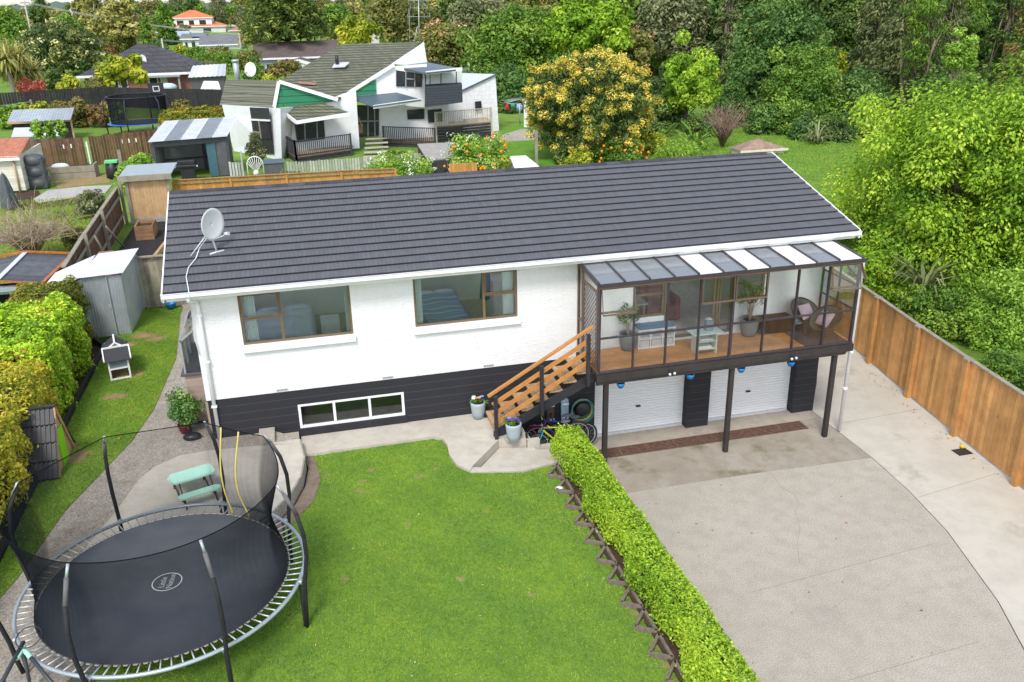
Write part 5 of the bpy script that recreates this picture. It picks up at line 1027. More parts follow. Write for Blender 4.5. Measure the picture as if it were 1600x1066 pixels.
MB().box(-8.4, -7.5, 10.0, 10.06, 1.36, 2.7).box(-7.5, -6.0, 10.0, 10.06, 2.45, 2.72).box(-7.2, -7.1, 10.0, 10.06, 1.36, 2.45).box(-6.0, -5.75, 10.0, 10.06, 1.36, 2.7).box(-5.8, -5.75, 10.06, 13, 1.36, 2.7).box(-8.6, -5.75, 9.88, 9.98, 2.56, 2.7).build('wall', greyblue, t)
MB().box(-7.5, -6.0, 10.3, 10.35, 1.36, 2.7).build('doorway_dark_panel', darkin, t)  # near-black panel paints the darkness inside the open shed
t = thing('cottage', 'cream weatherboard outbuilding with rusty red roof at the photo edge', 'outbuilding', (-14.5, 35, 1.36))
mb = MB(); [mb.box(-19, -12.05, 33.3 - .01 * (i % 2), 33.4, 1.5 + i * .17, 1.5 + i * .17 + .166, random.random()) for i in range(11)]; [mb.box(-12.14, -12.04 + .01 * (i % 2), 33.41, 38, 1.5 + i * .17, 1.5 + i * .17 + .166, random.random()) for i in range(11)]; mb.build('wall', creamw, t)
mb = MB(); corr_roof(mb, (-19, 33.1, 3.3), (-12, 33.1, 3.3), (-12, 36, 4.0), (-19, 36, 4.0), .15); mb.build('roof', rustred, t); MB().box(-19, -11.95, 33.0, 33.1, 3.18, 3.32).build('gutter', white, t)
w_ = MB().box(-14.2, -13.2, 33.24, 33.285, 2.1, 3.0).build('window', white, t); MB().box(-14.1, -13.3, 33.22, 33.238, 2.2, 2.9).build('pane', hglass, w_)
MB().tube([(-12.35, 33.2, 3.2), (-12.35, 33.22, 1.4)], .05, 8).build('downpipe', M('tan_pipe2', (.45, .33, .22), .1, 4), t)
t = thing('water_tank', 'ribbed charcoal water tank beside the cream outbuilding', 'water tank', (-11.6, 34.3, 1.36)); tank = M('charcoal_plastic', (.075, .08, .085), .12, 4, .5, .1)
mb = MB()
for k in range(3): mb.sph((-11.6, 34.3, 1.7 + k * .62), .62, 20, 8, .5, (1, .8, .62))
mb.box(-12.1, -11.1, 33.95, 34.7, 1.36, 3.2); mb.build('tank', tank, t, .12)
t = thing('closed_umbrella', 'folded dark grey garden umbrella standing on the grass', 'umbrella', (-11.69, 28.8, 1.36)); mb = MB(); V = []; n = 18
for z, r in ((1.5, .36), (1.9, .33), (2.5, .24), (3.0, .14), (3.2, .06)): V += [(-11.69 + r * (1 + .22 * cos(5 * 2 * pi * j / n)) * cos(2 * pi * j / n), 28.8 + r * (1 + .22 * cos(5 * 2 * pi * j / n)) * sin(2 * pi * j / n), z) for j in range(n)]
mb.add(V, [(i * n + j, i * n + (j + 1) % n, (i + 1) * n + (j + 1) % n, (i + 1) * n + j) for i in range(4) for j in range(n)], .5, True); mb.build('canopy', M('charcoal_canvas', (.09, .1, .11), .1, 4, .9, .2), t); MB().tube([(-11.69, 28.8, 1.36), (-11.69, 28.8, 3.3)], .03, 8).build('pole', grey_wood, t)
t = thing('raised_bed', 'long weathered timber raised bed with a white sack on it', 'raised bed', (-10.3, 37.2, 1.36)); MB().box(-11.6, -9.1, 36.7, 36.8, 1.36, 1.75).box(-11.6, -9.1, 36.68, 36.8, 1.76, 2.1).box(-9.2, -9.1, 36.801, 37.8, 1.36, 2.15).box(-11.6, -11.5, 36.801, 37.8, 1.36, 2.1).build('side', grey_wood, t); MB().box(-11.5, -9.2, 36.8, 37.8, 1.4, 2.0).build('soil', soil, t)
tag(MB().sph((-11.0, 37.0, 2.1), .4, 12, 7, .5, (1.3, .7, .5)).build('sack', M('white_sack', (.6, .62, .6), .2, 4, .9, .5)), 'white sack lying on the raised bed', 'sack')
t = thing('compost_bin', 'black garden bin with bright green lid by the brown fence', 'bin', (-8.0, 36.1, 1.36)); MB().lathe([(0, 1.36), (.42, 1.36), (.36, 2.3), (0, 2.3)], (-8.0, 36.1, 0), 4).build('body', black_steel, t); MB().box(-8.35, -7.65, 35.8, 36.4, 2.3, 2.42).build('lid', M('lime_lid', (.12, .6, .2), .05, 4, .4), t)
t = thing('paling_fence', 'dark brown paling fence with white patches behind the raised bed', 'fence', (-10.4, 42.3, 1.36)); boards(MB(), (-15.2, 41.6), (-10.4, 41.3), 1.36, 3.15, .17, .02, .02, .06).build('board_panel', brown_wood, t); boards(MB(), (-10.1, 41.4), (-4.2, 43.6), 1.36, 3.2, .17, .02, .02, .12).build('board_panel', brown_wood, t)
for a in np.linspace(-11.6, -7.5, 11): MB().box(a, a + .07, 41.35 + (a + 11) * .3 - .08, 41.35 + (a + 11) * .3 - .05, 2.55, 2.8).build('picket', white, t)
MB().box(-10.25, -10.17, 41.1, 41.18, 1.36, 2.9).build('post', white, t); MB().box(-8.1, -7.9, 38.8, 39, 1.36, 2.6).build('post', grey_wood, t)
sheet('gravel_path', [tuple(on_z(x, y, 1.37)[:2]) for x, y in ((52, 312), (75, 298), (130, 292), (175, 290), (165, 302), (60, 318))], 1.40, gravel)
sheet('soil_bed', [tuple(on_z(x, y, 1.37)[:2]) for x, y in ((25, 302), (60, 298), (70, 316), (150, 303), (150, 316), (30, 330))], 1.385, soil)
sheet('straw_patch', [tuple(on_z(x, y, 1.37)[:2]) for x, y in ((85, 285), (170, 272), (172, 285), (90, 295))], 1.39, M_ground('dry_straw', (.3, .22, .09), (.36, .26, .12), (.2, .15, .06), 1, 5, 30))
sheet('concrete_pad', [tuple(on_z(x, y, 1.37)[:2]) for x, y in ((0, 362), (80, 345), (85, 352), (0, 380))], 1.38, concrete_old)
t = thing('chicken_shed', 'low shed with pale corrugated roof beside small trees on the lawn', 'shed', (-16, 54.5, 1.36)); a, b = on_z(20, 222, 1.4), on_z(118, 218, 1.4)
mb = MB(); corr_roof(mb, (a[0], a[1] - .3, 2.9), (b[0], b[1] - .3, 2.9), (b[0] - .2, b[1] + 2.6, 3.5), (a[0] - .2, a[1] + 2.6, 3.5), .2, .02); mb.build('roof', galv, t)
MB().box(a[0] + .2, b[0] - .2, a[1], a[1] + .1, 1.36, 2.85).build('wall', black_wood, t); MB().box(a[0], b[0], a[1] - .35, a[1] - .3, 2.75, 2.9).box(b[0] - .2, b[0] - .08, a[1] - .1, a[1], 1.36, 2.9).build('frame', raw_pine, t)
a, b = on_z(22, 232, 1.4), on_z(98, 230, 1.4); t = thing('lean_to', 'flat pale blue roofed lean-to in front of the chicken shed', 'lean-to', (a[0] + 2, a[1], 1.36)); MB().slab([(a[0], a[1], 2.25), (b[0], b[1], 2.25), (b[0] - .3, b[1] + 2.2, 2.6), (a[0] - .3, a[1] + 2.2, 2.6)], .06).build('roof', galv_new, t); MB().box(a[0] + .1, b[0] - .1, a[1] + .1, a[1] + .15, 1.36, 2.2).build('wall', greyblue, t)
mb = MB(); p0, p1 = on_z(0, 205, 1.4), on_z(55, 190, 1.4)
for p in (p0, p1): mb.box(p[0] - .08, p[0] + .08, p[1] - .08, p[1] + .08, 1.36, 3.3)
for z in (2.3, 3.1): mb.bar((p0[0] - 3, p0[1], z), (p1[0], p1[1], z), .08)
tag(mb.build('rail_fence', grey_wood), 'pale post and rail fence at the left edge behind the sheds', 'fence')
# second trampoline
c2 = np.array([*on_z(222, 208, 1.4)[:2], 1.36]); R2 = 2.4; t = thing('trampoline', 'blue edged trampoline with black net on the lawn far behind', 'trampoline', c2)
def rg(r, z, n=40): return [(c2[0] + r * cos(a), c2[1] + r * sin(a), z) for a in np.linspace(0, 2 * pi, n + 1)[:-1]]
n = 40; MB().add(rg(2.0, 2.25) + [(c2[0], c2[1], 2.22)], [(j, (j + 1) % n, n) for j in range(n)]).build('mat', M('navy_mat', (.04, .05, .07), .1, 3), t)
MB().add(rg(R2, 2.25) + rg(1.98, 2.28), [(j, (j + 1) % n, n + (j + 1) % n, n + j) for j in range(n)]).build('safety_pad', M('blue_pad', (.02, .16, .5), .1, 3, .5), t)
V = rg(2.1, 2.3) + rg(2.15, 4.25); MB().add(V, [(j, (j + 1) % n, n + (j + 1) % n, n + j) for j in range(n)], .5, True).build('net', M_net('far_net', (.015, .016, .02), .55), t)
for k in range(6):
    a = k * pi / 3 + .3; MB().tube([(c2[0] + 2.42 * cos(a), c2[1] + 2.42 * sin(a), 1.36), (c2[0] + 2.55 * cos(a), c2[1] + 2.55 * sin(a), 2.8), (c2[0] + 2.45 * cos(a), c2[1] + 2.45 * sin(a), 3.9), (c2[0] + 2.16 * cos(a), c2[1] + 2.16 * sin(a), 4.3)], .05, 7).build('pole', black_steel, t)
MB().tube(rg(2.15, 4.27), .035, 6, .5, False, True).build('top_rail', black_steel, t)
t = thing('basketball_board', 'black basketball backboard with white square above the far trampoline', 'backboard', (c2[0] + 1.3, c2[1] + 2.3, 4.2)); MB().box(c2[0] + .7, c2[0] + 1.9, c2[1] + 2.2, c2[1] + 2.26, 4.15, 5.0).build('board', black_steel, t); q = MB(); x_ = c2[0] + 1.3
for a_, b_, c_, d_ in ((-.25, .25, 4.35, 4.4), (-.25, .25, 4.72, 4.77), (-.25, -.2, 4.4, 4.72), (.2, .25, 4.4, 4.72)): q.box(x_ + a_, x_ + b_, c2[1] + 2.18, c2[1] + 2.195, c_, d_)
q.build('marking', white, t); MB().box(x_ - .05, x_ + .05, c2[1] + 2.27, c2[1] + 2.37, 1.36, 4.6).build('post', black_steel, t)
a, b = on_z(-5, 178, 1.4), on_z(352, 172, 1.4); mid = on_z(165, 166, 1.4); t = thing('charcoal_fence', 'long charcoal board fence across the back of the lawn', 'fence', mid)
for p, q in ((a, mid), (mid, on_z(262, 170, 1.4)), (on_z(262, 170, 1.4), b)): boards(MB(), p[:2], q[:2], 1.36, 3.3, .25, .03, .02, .03).build('board_panel', black_wood, t)
# open garden shelter with barbecue
t = thing('garden_shelter', 'black open fronted garden shelter with striped clear roof', 'shelter', (-3.2, 34.6, 1.36)); x0, x1, y0, y1 = -5.25, -1.3, 33.9, 37.2
mb = MB(); mb.slab([(x0, y1, 1.4), (x1, y1 + .6, 1.4), (x1, y1 + .6, 4.2), (x0, y1, 4.1)], .08).slab([(x0, y0, 1.4), (x0, y1, 1.4), (x0, y1, 4.1), (x0, y0, 3.55)], .08, .5, (1, 0, 0)).slab([(x1, y0 + .7, 1.4), (x1, y1 + .6, 1.4), (x1, y1 + .6, 4.2), (x1, y0 + .7, 3.6)], .08, .5, (-1, 0, 0)); mb.build('wall', M('pale_lining', (.28, .28, .29), .08, 3), t)
mb = MB()
for z in (2.1, 3.0): mb.bar((x0 + .1, y1 - .1, z), (x1 - .1, y1 + .45, z), .06, .1)
mb.bar((-2.9, y1 + .1, 1.4), (-2.9, y1 + .1, 4), .14).bar((x0, y0, 1.36), (x0, y0, 3.55), .16).bar((x1, y0 + .7, 1.36), (x1, y0 + .7, 3.6), .16).bar((x0, y0, 3.5), (x1, y0 + .7, 3.5), .12, .3).slab([(x0 - .005, y0, 1.4), (x0 - .005, y1, 1.4), (x0 - .005, y1, 4.1), (x0 - .005, y0, 3.5)], .02, .5, (-1, 0, 0)).slab([(x1 + .02, y0 + .7, 1.4), (x1 + .02, y1 + .6, 1.4), (x1 + .02, y1 + .6, 4.2), (x1 + .02, y0 + .7, 3.5)], .02, .5, (1, 0, 0)); mb.build('frame', M('charcoal_frame', (.06, .065, .075), .1, 4), t)
MB().box(-2.45, -1.95, 34.45, 34.52, 1.4, 3.4).build('door', M('teal_board', (.05, .12, .15), .1, 4), t); MB().box(-1.93, -1.35, 34.5, 34.56, 1.4, 3.4).build('side_panel', M('charcoal_panel', (.09, .09, .095), .15, 4), t)
for k in range(5):
    u0, u1 = k / 5, (k + 1) / 5; L_ = lambda u, f: (x0 - .2 + (x1 - x0 + .3) * u + (.55 if f else 0) * 1, (y0 - .3 + .7 * u) if not f else (y1 + .3 + .6 * u), 3.68 if not f else 4.35)
    mb = MB(); corr_roof(mb, L_(u0, 0), L_(u1 - .004, 0), L_(u1 - .004, 1), L_(u0, 1), .11, .012); mb.build('roof_panel', galv_new if k % 2 == 0 else M('smoky_clear_sheet', (.2, .22, .24), .15, 3, .3), t)
t = thing('barbecue', 'black covered barbecue under the garden shelter', 'barbecue', (-3.6, 33.6, 1.36)); MB().box(-4.3, -2.9, 33.5, 34.1, 2.15, 2.3).box(-4.1, -3.1, 33.55, 34.05, 2.3, 2.55).build('lid', black_steel, t, .04); MB().box(-3.95, -3.2, 33.6, 34.0, 1.45, 2.15).build('cabinet', black_steel, t)
for x in (-4.2, -3.0): MB().sph((x, 33.47, 2.22), .04).build('knob', white, t)
# ================================================================= the green gabled house
Pn = lambda px, py, y: tuple(on_y(px, py, y))
G = thing('gabled_house', 'white split level house with mossy tiled roof and green gable panels', 'house', (8, 44, 1.36))
gw = M('white_batten_wall', (.74, .75, .75), .05, 3, .6, .04); gwb = M_blocks('white_block_wall', (.74, .74, .74), (.5, .5, .5), .6, .3, .5, .008, .2, .04)
moss = M_blocks('mossy_concrete_tile', (.155, .155, .098), (.05, .052, .033), .33, .14, .5, .03, .9, .25); greenp = M_blocks('green_weatherboard', (.025, .2, .095), (.01, .08, .035), 9, .42, .5, .03, .3, .05); navy = M('navy_metal_roof', (.075, .105, .13), .12, 3, .45, .04); navyb = M_blocks('navy_weatherboard', (.05, .06, .075), (.025, .03, .035), 9, .17, .5, .02, .3, .06)
W_ = lambda name, pts, mat, th=.15: MB().slab(pts, th, .5, (0, 1, 0)).build(name, mat, G)
W_('wall', [(-1.6, 44.1, 1.3), (1.62, 38.9, 1.3), Pn(438, 170, 38.9), Pn(347, 164, 44.1)], gw)
W_('wall', [(1.62, 38.92, 1.3), (2.1, 41.0, 1.3), Pn(460, 168, 41), Pn(438, 169, 38.92)], gw)
W_('wall', [Pn(452, 240, 41.05), Pn(562, 232, 41.05), Pn(556, 140, 41.05), Pn(500, 160, 41.05), Pn(452, 166, 41.05)], gw)
W_('wall', [Pn(527, 220, 41.3), Pn(548, 218, 41.3), Pn(545, 148, 41.3), Pn(526, 158, 41.3)], gw)
W_('wall', [Pn(540, 158, 42.2), Pn(663, 168, 42.2), Pn(667, 100, 42.2), Pn(614, 104, 42.2)], gw)
W_('wall', [Pn(592, 215, 43.0), Pn(700, 225, 43.0), Pn(700, 150, 43.0), Pn(592, 150, 43.0)], gw)
W_('wall', [Pn(690, 222, 44.6), Pn(724, 219, 44.6), Pn(724, 150, 44.6), Pn(690, 150, 44.6)], gw)
W_('wall', [Pn(612, 100, 46), Pn(667, 104, 46), Pn(661, 67, 46)], gw)
W_('wall', [Pn(722, 215, 46.5), Pn(780, 207, 46.5), Pn(774, 117, 46.5), Pn(722, 142, 46.5)], gwb)
mb = MB().slab([Pn(723, 141, 46.4), Pn(776, 116, 46.4), Pn(716, 114, 54), Pn(660, 140, 54)], .1); mb.build('side_roof', galv_new, G)
MB().slab([Pn(721, 144, 46.35), Pn(776, 117.5, 46.35), Pn(776, 115, 46.35), Pn(721, 141, 46.35)], .05, .5, (0, 1, 0)).build('side_fascia', navy, G)
W_('gable_panel', [Pn(435.7, 128, 40.9), Pn(428, 168.6, 40.9), Pn(517, 159.5, 40.9), Pn(527, 155.5, 40.9)], greenp, .06)
W_('gable_panel', [Pn(543, 151, 42.1), Pn(588, 146.5, 42.1), Pn(587, 124, 42.1)], greenp, .06)
MB().slab([Pn(353, 124, 47), Pn(434, 126, 43.4), Pn(426.5, 169, 40.6), Pn(343, 164.5, 44.6)], .12).build('mansard_roof', M_blocks('mossy_mansard_tile', (.14, .142, .095), (.05, .052, .033), .33, .42, .5, .03, .9, .2), G)
rfm = MB().slab([Pn(533.7, 69, 52), Pn(657, 66, 52), Pn(616, 99.5, 46.5), Pn(527, 155, 40.7), Pn(437, 126.5, 44)], .14).build('roof', moss, G)
MB().slab([Pn(471, 90, 50.6) if False else Pn(465, 128, 43.5), Pn(495, 130, 43.2), Pn(492, 133, 42.9), Pn(468, 131, 43.2)], .02, .5, (0, 0, 1)).build('replaced_tiles', M('pale_red_tile', (.34, .16, .11), .2, 4), rfm)
MB().slab([Pn(439, 170.5, 40.9), Pn(502, 159.5, 41.0), Pn(546, 176, 39.0), Pn(463, 189, 38.6)], .1).build('porch_roof', moss, G)
mb = MB()
for a, b in ((Pn(435.7, 127.5, 40.8), Pn(428, 169, 40.8)), (Pn(435.7, 127.5, 40.8), Pn(528, 156, 40.6)), (Pn(528, 155.5, 42.0), Pn(616, 101, 42.0)), (Pn(463, 191.5, 38.5), Pn(546, 178.5, 38.9)), (Pn(439, 172.5, 40.8), Pn(463, 191.5, 38.5)), (Pn(661, 66, 45.9), Pn(667, 104, 45.9)), (Pn(583, 167.5, 39.6), Pn(658, 156.5, 40.0)), (Pn(665, 114.5, 40.2), Pn(722, 108, 40.6))): MB().bar(a, b, .08, .22).build('fascia', white, G)
pass
MB().slab([Pn(544, 151, 42.4), Pn(616, 143.5, 42.4), Pn(658, 155.5, 39.9), Pn(583, 166, 39.5)], .08).build('awning', navy, G)
MB().slab([Pn(617, 103.5, 43.2), Pn(667, 97.5, 44.5), Pn(723, 107.5, 40.6), Pn(664, 114, 40.0)], .1).build('balcony_roof', navy, G)
MB().slab([Pn(664, 135.5, 40.2), Pn(722, 132.2, 40.6), Pn(723, 160, 40.6), Pn(664, 168, 40.2)], 1.6, .5, (.15, 1, 0)).build('balcony', navyb, G)
W_('balcony_wall', [Pn(664, 138, 42.2), Pn(722, 135, 42.2), Pn(722, 110, 42.2), Pn(664, 114, 42.2)], M('pale_green_wall', (.62, .68, .64), .05, 3), .06)
[MB().bar(Pn(x, 135, 41.0), Pn(x, 111, 41.0), .06).build('balcony_post', black_steel, G) for x in (672, 689, 713)]
def gwin(pts, y, bars=()):
    f = MB().slab([Pn(*p, y) for p in pts], .05, .5, (0, 1, 0)).build('window', black_steel, G); c = np.mean(pts, 0); q = [tuple(c + (np.array(p) - c) * .88) for p in pts]
    MB().slab([Pn(*p, y - .03) for p in q], .02, .5, (0, 1, 0)).build('pane', hglass, f)
    mb = MB()
    for a, b in bars: mb.bar(Pn(*a, y - .06), Pn(*b, y - .06), .07)
    if bars: mb.build('frame', M('grey_frame', (.3, .31, .32)), f)
    return f
gwin([(619, 110), (660, 116), (659, 136), (619, 135)], 42.1, [((634, 112), (634, 136)), ((648, 114), (648, 136)), ((634, 123), (648, 124))])
gwin([(546, 164), (592, 165), (592, 212), (548, 216)], 42.9, [((575, 166), (575, 213)), ((585, 166), (586, 213)), ((549, 190), (592, 189))])
mb = MB().bar(Pn(552, 172, 42.3), Pn(561, 186, 42.3), .1).bar(Pn(561, 186, 42.2), Pn(566, 198, 42.2), .1); mb.add([Pn(553, 195, 42.4), Pn(567, 194, 42.4), Pn(567, 208, 42.4), Pn(553, 209, 42.4)], [(0, 1, 2, 3)]); mb.build('porch_shelf', M('tan_timber', (.33, .2, .12), .15, 4), G)
gwin([(460, 192), (506, 188), (508, 217), (464, 222)], 40.95, [((476, 190), (477, 221)), ((495, 189), (496, 218))])
def Pw(px, py, o=.1):
    a, b = np.array([-1.6, 44.1]), np.array([1.62, 38.9]); n_ = np.array([b[1] - a[1], a[0] - b[0]]); n_ /= np.linalg.norm(n_); d1 = ray(px, py); k1 = (n_ @ (a - CAM[:2]) + o) / (n_ @ d1[:2]); return tuple(CAM + d1 * k1)
if np.linalg.norm(np.array(Pw(400, 200, .1)) - CAM) > np.linalg.norm(np.array(Pw(400, 200, 0)) - CAM): OW_ = -1
else: OW_ = 1
fr_ = MB().slab([Pw(390, 168, .06 * OW_), Pw(420, 169, .06 * OW_), Pw(428, 241, .06 * OW_), Pw(399, 238, .06 * OW_)], .04, .5, (0, 1, 0)).build('window', black_steel, G)
MB().slab([Pw(393, 189, .1 * OW_), Pw(421, 190, .1 * OW_), Pw(424, 218, .1 * OW_), Pw(396, 216, .1 * OW_)], .02, .5, (0, 1, 0)).build('pane', hglass, fr_)
MB().bar(Pw(391, 187, .12 * OW_), Pw(421, 188.5, .12 * OW_), .1).build('transom', white, fr_); MB().bar(Pw(395, 206, .12 * OW_), Pw(407, 207, .12 * OW_), .07).build('sash_bar', grey_wood, fr_); MB().bar(Pw(404, 189, .12 * OW_), Pw(408, 217, .12 * OW_), .07).build('mullion', grey_wood, fr_)
gwin([(636, 172), (663, 170), (663, 186), (637, 187)], 42.9); gwin([(668, 172), (690, 170), (692, 190), (669, 192)], 42.9); gwin([(742, 159), (752, 158), (753, 172), (743, 173)], 46.3)
decks = M('weathered_deck', (.36, .25, .17), .2, 3, .8, .2, tint=.2, grain=(1, 14, 1)); railb = M('black_weathered_rail', (.04, .04, .042), .3, 5, .8, .3, tint=.3); railg = M('pale_weathered_rail', (.45, .41, .33), .2, 5, .85, .3, tint=.3)
def deck(name, label, front, zt, zb, rails, back=2.2):
    t = thing(name, label, 'deck', (front[0][0], front[0][1], zb)); P = [np.array(p, float) for p in front]; mb = MB()
    for a, b in zip(P[:-1], P[1:]): mb.slab([(*a, zt), (*b, zt), (b[0] + .3, b[1] + back, zt), (a[0] + .3, a[1] + back, zt)], .08)
    mb.build('floor', decks, t); mb = MB()
    for a, b in zip(P[:-1], P[1:]): [mb.slab([(*a, z), (*b, z), (*b, z + .17), (*a, z + .17)], .04, random.random(), (0, 1, 0)) for z in np.arange(zb, zt - .12, .2)]
    mb.build('skirt', railb, t)
    for (a, b), m_ in zip(zip(P[:-1], P[1:]), rails):
        if m_ is None: continue
        L = np.linalg.norm(b - a); n = int(L / .14); mb = MB(); [mb.bar((*(a + (b - a) * i / n), zt + .08), (*(a + (b - a) * i / n), zt + .98), .05, .03, random.random()) for i in range(n)]
        mb.bar((*a, zt + 1), (*b, zt + 1), .1, .05).bar((*a, zt + .1), (*b, zt + .1), .05, .08); mb.build('railing', m_, t)
        for p in (a, b): MB().box(p[0] - .06, p[0] + .06, p[1] - .06, p[1] + .06, zb - .1, zt + 1.05).build('post', railg if m_ is railg else railb, t)
    return t
gp = lambda px, py, z: tuple(on_z(px, py, z)[:2])
deck('porch_deck', 'small porch deck with black balustrade at the left gable', [gp(449, 237, 1.75), gp(463, 246, 1.75), gp(549, 234, 1.75)], 1.75, 1.36, [railb, railb], 2.4)
deck('side_deck', 'low deck with black balustrade under the blue awning', [gp(600, 221, 1.7), gp(680, 224, 1.7)], 1.7, 1.36, [railb], 3.0)
deck('side_deck', 'high deck with pale boarded railing beside the white block wall', [gp(681, 199, 2.5), gp(768, 191, 2.5)], 2.5, 1.3, [railg], 3.0)
t = thing('deck_steps', 'weathered timber steps up to the middle of the gabled house', 'steps', (*gp(588, 248, 1.36), 1.36))
for k in range(5): a, b = gp(568 + k * 1.0, 246 - k * 7, 1.4 + k * .15), gp(608 - k * .5, 244 - k * 7, 1.4 + k * .15); MB().slab([(*a, 1.42 + k * .15), (*b, 1.42 + k * .15), (b[0], b[1] + .4, 1.42 + k * .15), (a[0], a[1] + .4, 1.42 + k * .15)], .06).build('tread', railg, t)
t = thing('roof_flue', 'black flue pipe with pale flashing on the mossy roof', 'flue', Pn(527, 101, 46.5)); p = Pn(527, 101, 46.5); MB().tube([p, (p[0], p[1], p[2] + .65)], .13, 10).build('pipe', black_steel, t); MB().slab([(p[0] - .4, p[1] - .5, p[2] - .12), (p[0] + .5, p[1] - .5, p[2] - .12), (p[0] + .9, p[1] + .3, p[2] + .12), (p[0] - .1, p[1] + .3, p[2] + .12)], .05).build('flashing', galv_new, t)
t = thing('chimney_flue', 'tall galvanised flue pipe behind the mansard roof', 'flue', Pn(370, 123, 48)); p = Pn(372, 130, 48); MB().tube([p, (p[0], p[1], p[2] + 1.45)], .2, 12).build('pipe', galv, t); MB().tube([(p[0], p[1], p[2] + 1.45), (p[0], p[1], p[2] + 1.6)], .26, 12).build('cowl', galv, t)
def sat(label, c, r, look, foot, mat=None, feed=True, cat='satellite dish'):
    t = thing('satellite_dish', label, cat, foot); c = np.array(c, float); n = unit(np.array(look, float)); u = unit(np.cross((0, 0, 1.), n)); v = np.cross(n, u); V = []; k = 28; nr = 6
    for i in range(nr + 1):
        for j in range(k): rr = r * i / nr; V.append(c + u * rr * .92 * cos(2 * pi * j / k) + v * rr * sin(2 * pi * j / k) + n * (.16 * r * (i / nr) ** 2))
    o = MB().add(V, [(i * k + j, (i + 1) * k + j, (i + 1) * k + (j + 1) % k, i * k + (j + 1) % k) for i in range(nr) for j in range(k)], .5, True).build('reflector', mat or M('dish_grey', (.62, .63, .62), .06, 3, .5, .04, dirt=((.42, .33, .16), 5, .7)), t); md = o.modifiers.new('thickness', 'SOLIDIFY'); md.thickness = .012
    MB().tube([foot, np.array(foot) + (0, 0, .0), c - n * .1 - v * r * .2], r * .06, 8).build('mast', M('dish_mast', (.55, .56, .57), .1, 4, .4), t)
    if feed: MB().tube([c - v * r * .95 + n * .05, c + n * r * 1.15 - v * r * .5], r * .04, 6).tube([c + n * r * 1.05 - v * r * .5, c + n * r * 1.35 - v * r * .42], r * .12, 8).build('feed_arm', M('dish_mast', (.55, .56, .57)), t)
    return t, c, n, u, v
sat('white dish beside the galvanised flue of the gabled house', Pn(392, 109, 47), .5, (-.6, -1, .2), (Pn(395, 122, 47)[0], 47.5, Pn(395, 124, 47)[2]))
# main roof dish
fy = .92; fz = EZ + (RZ - EZ) * (fy - EY) / (RY - EY) + .03; fp = (on_y(341, 408, fy)[0], fy, fz)
t, c, n, u, v = sat('large pale satellite dish with brown stains on the dark tiled roof', (fp[0] - .03, fy + .0, fz + .64), .36, (.62, -.55, -.02), fp)
MB().tube([(fp[0] - .14, fy - .1, fz - .01), fp, (fp[0] + .16, fy + .02, fz + .02)], .022, 6).build('foot', M('dish_mast', (.55, .56, .57)), t)
q = on_y(299, 411, fy - .15); MB().tube([c - n * .08 - v * .16, (q[0], fy - .1, fz - .02)], .014, 6).build('stay', M('dish_mast', (.55, .56, .57)), t)
cz = lambda x, y: (x, y, EZ + (RZ - EZ) * (y - EY) / (RY - EY) + .05)
tag(MB().tube([c - n * .06 - v * .2, (q[0] + .2, fy + .02, fz + .12), cz(q[0] + .12, .7), cz(q[0] - .02, .35), cz(q[0] - .05, .0), cz(q[0] + .02, -.48), (q[0] + .02, -.58, 5.1), (q[0], -.4, 4.98), (q[0] - .04, -.06, 4.85), (q[0] - .08, -.05, 4.0), (q[0] - .04, -.05, 3.6)], .011, 6).build('aerial_cable', M('white_cable', (.72, .74, .76), .05, 4, .4)), 'white aerial cable looping from the roof dish over the gutter', 'cable')
# picket fence, gate arch
t = thing('picket_fence', 'low weathered grey picket fence in front of the gabled house', 'fence', (4, 33.5, 1.36)); pgm = M('grey_white_picket', (.4, .4, .37), .15, 4, .85, .2, tint=.3)
for a, b in ((gp(360, 275, 1.4), gp(383, 275, 1.4)), (gp(450, 275, 1.4), gp(560, 268, 1.4)), (gp(560, 268, 1.4), gp(685, 258, 1.4))): boards(MB(), a, b, 1.36, 2.2, .16, .02, .05, .06).build('pickets', pgm, t)
p = np.array([*gp(401, 276, 1.4), 1.36]); t = thing('gate_arch', 'white arched metal gate with rays and a rosette', 'gate', p); mb = MB(); mb.tube([p + (-.45, 0, 0)] + [p + (.45 * -cos(a), 0, .75 + .45 * sin(a)) for a in np.linspace(0, pi, 13)] + [p + (.45, 0, 0)], .03, 7)
for a in np.linspace(.25, pi - .25, 9): mb.tube([p + (0, 0, .25), p + (.44 * -cos(a), 0, .75 + .44 * sin(a))], .016, 5)
mb.build('frame', white, t); MB().lathe([(0, -.03), (.16, -.03), (.16, .03), (0, .03)], p + (0, 0, .25), 12, .5, 1).build('rosette', white, t); MB().box(p[0] - .75, p[0] - .67, p[1] - .04, p[1] + .04, 1.36, 2.9).build('post', pgm, t)
p = gp(436, 276, 1.4); t = thing('bin_store', 'small dark flat topped bin store by the picket fence', 'box', (*p, 1.36)); MB().box(p[0] - .75, p[0] + .35, p[1] - .2, p[1] + .5, 1.36, 2.2).build('body', M('charcoal_panel', (.09, .09, .095)), t); MB().slab([(p[0] - .8, p[1] - .25, 2.24), (p[0] + .4, p[1] - .25, 2.24), (p[0] + .4, p[1] + .6, 2.34), (p[0] - .8, p[1] + .6, 2.34)], .04).build('lid', navy, t)
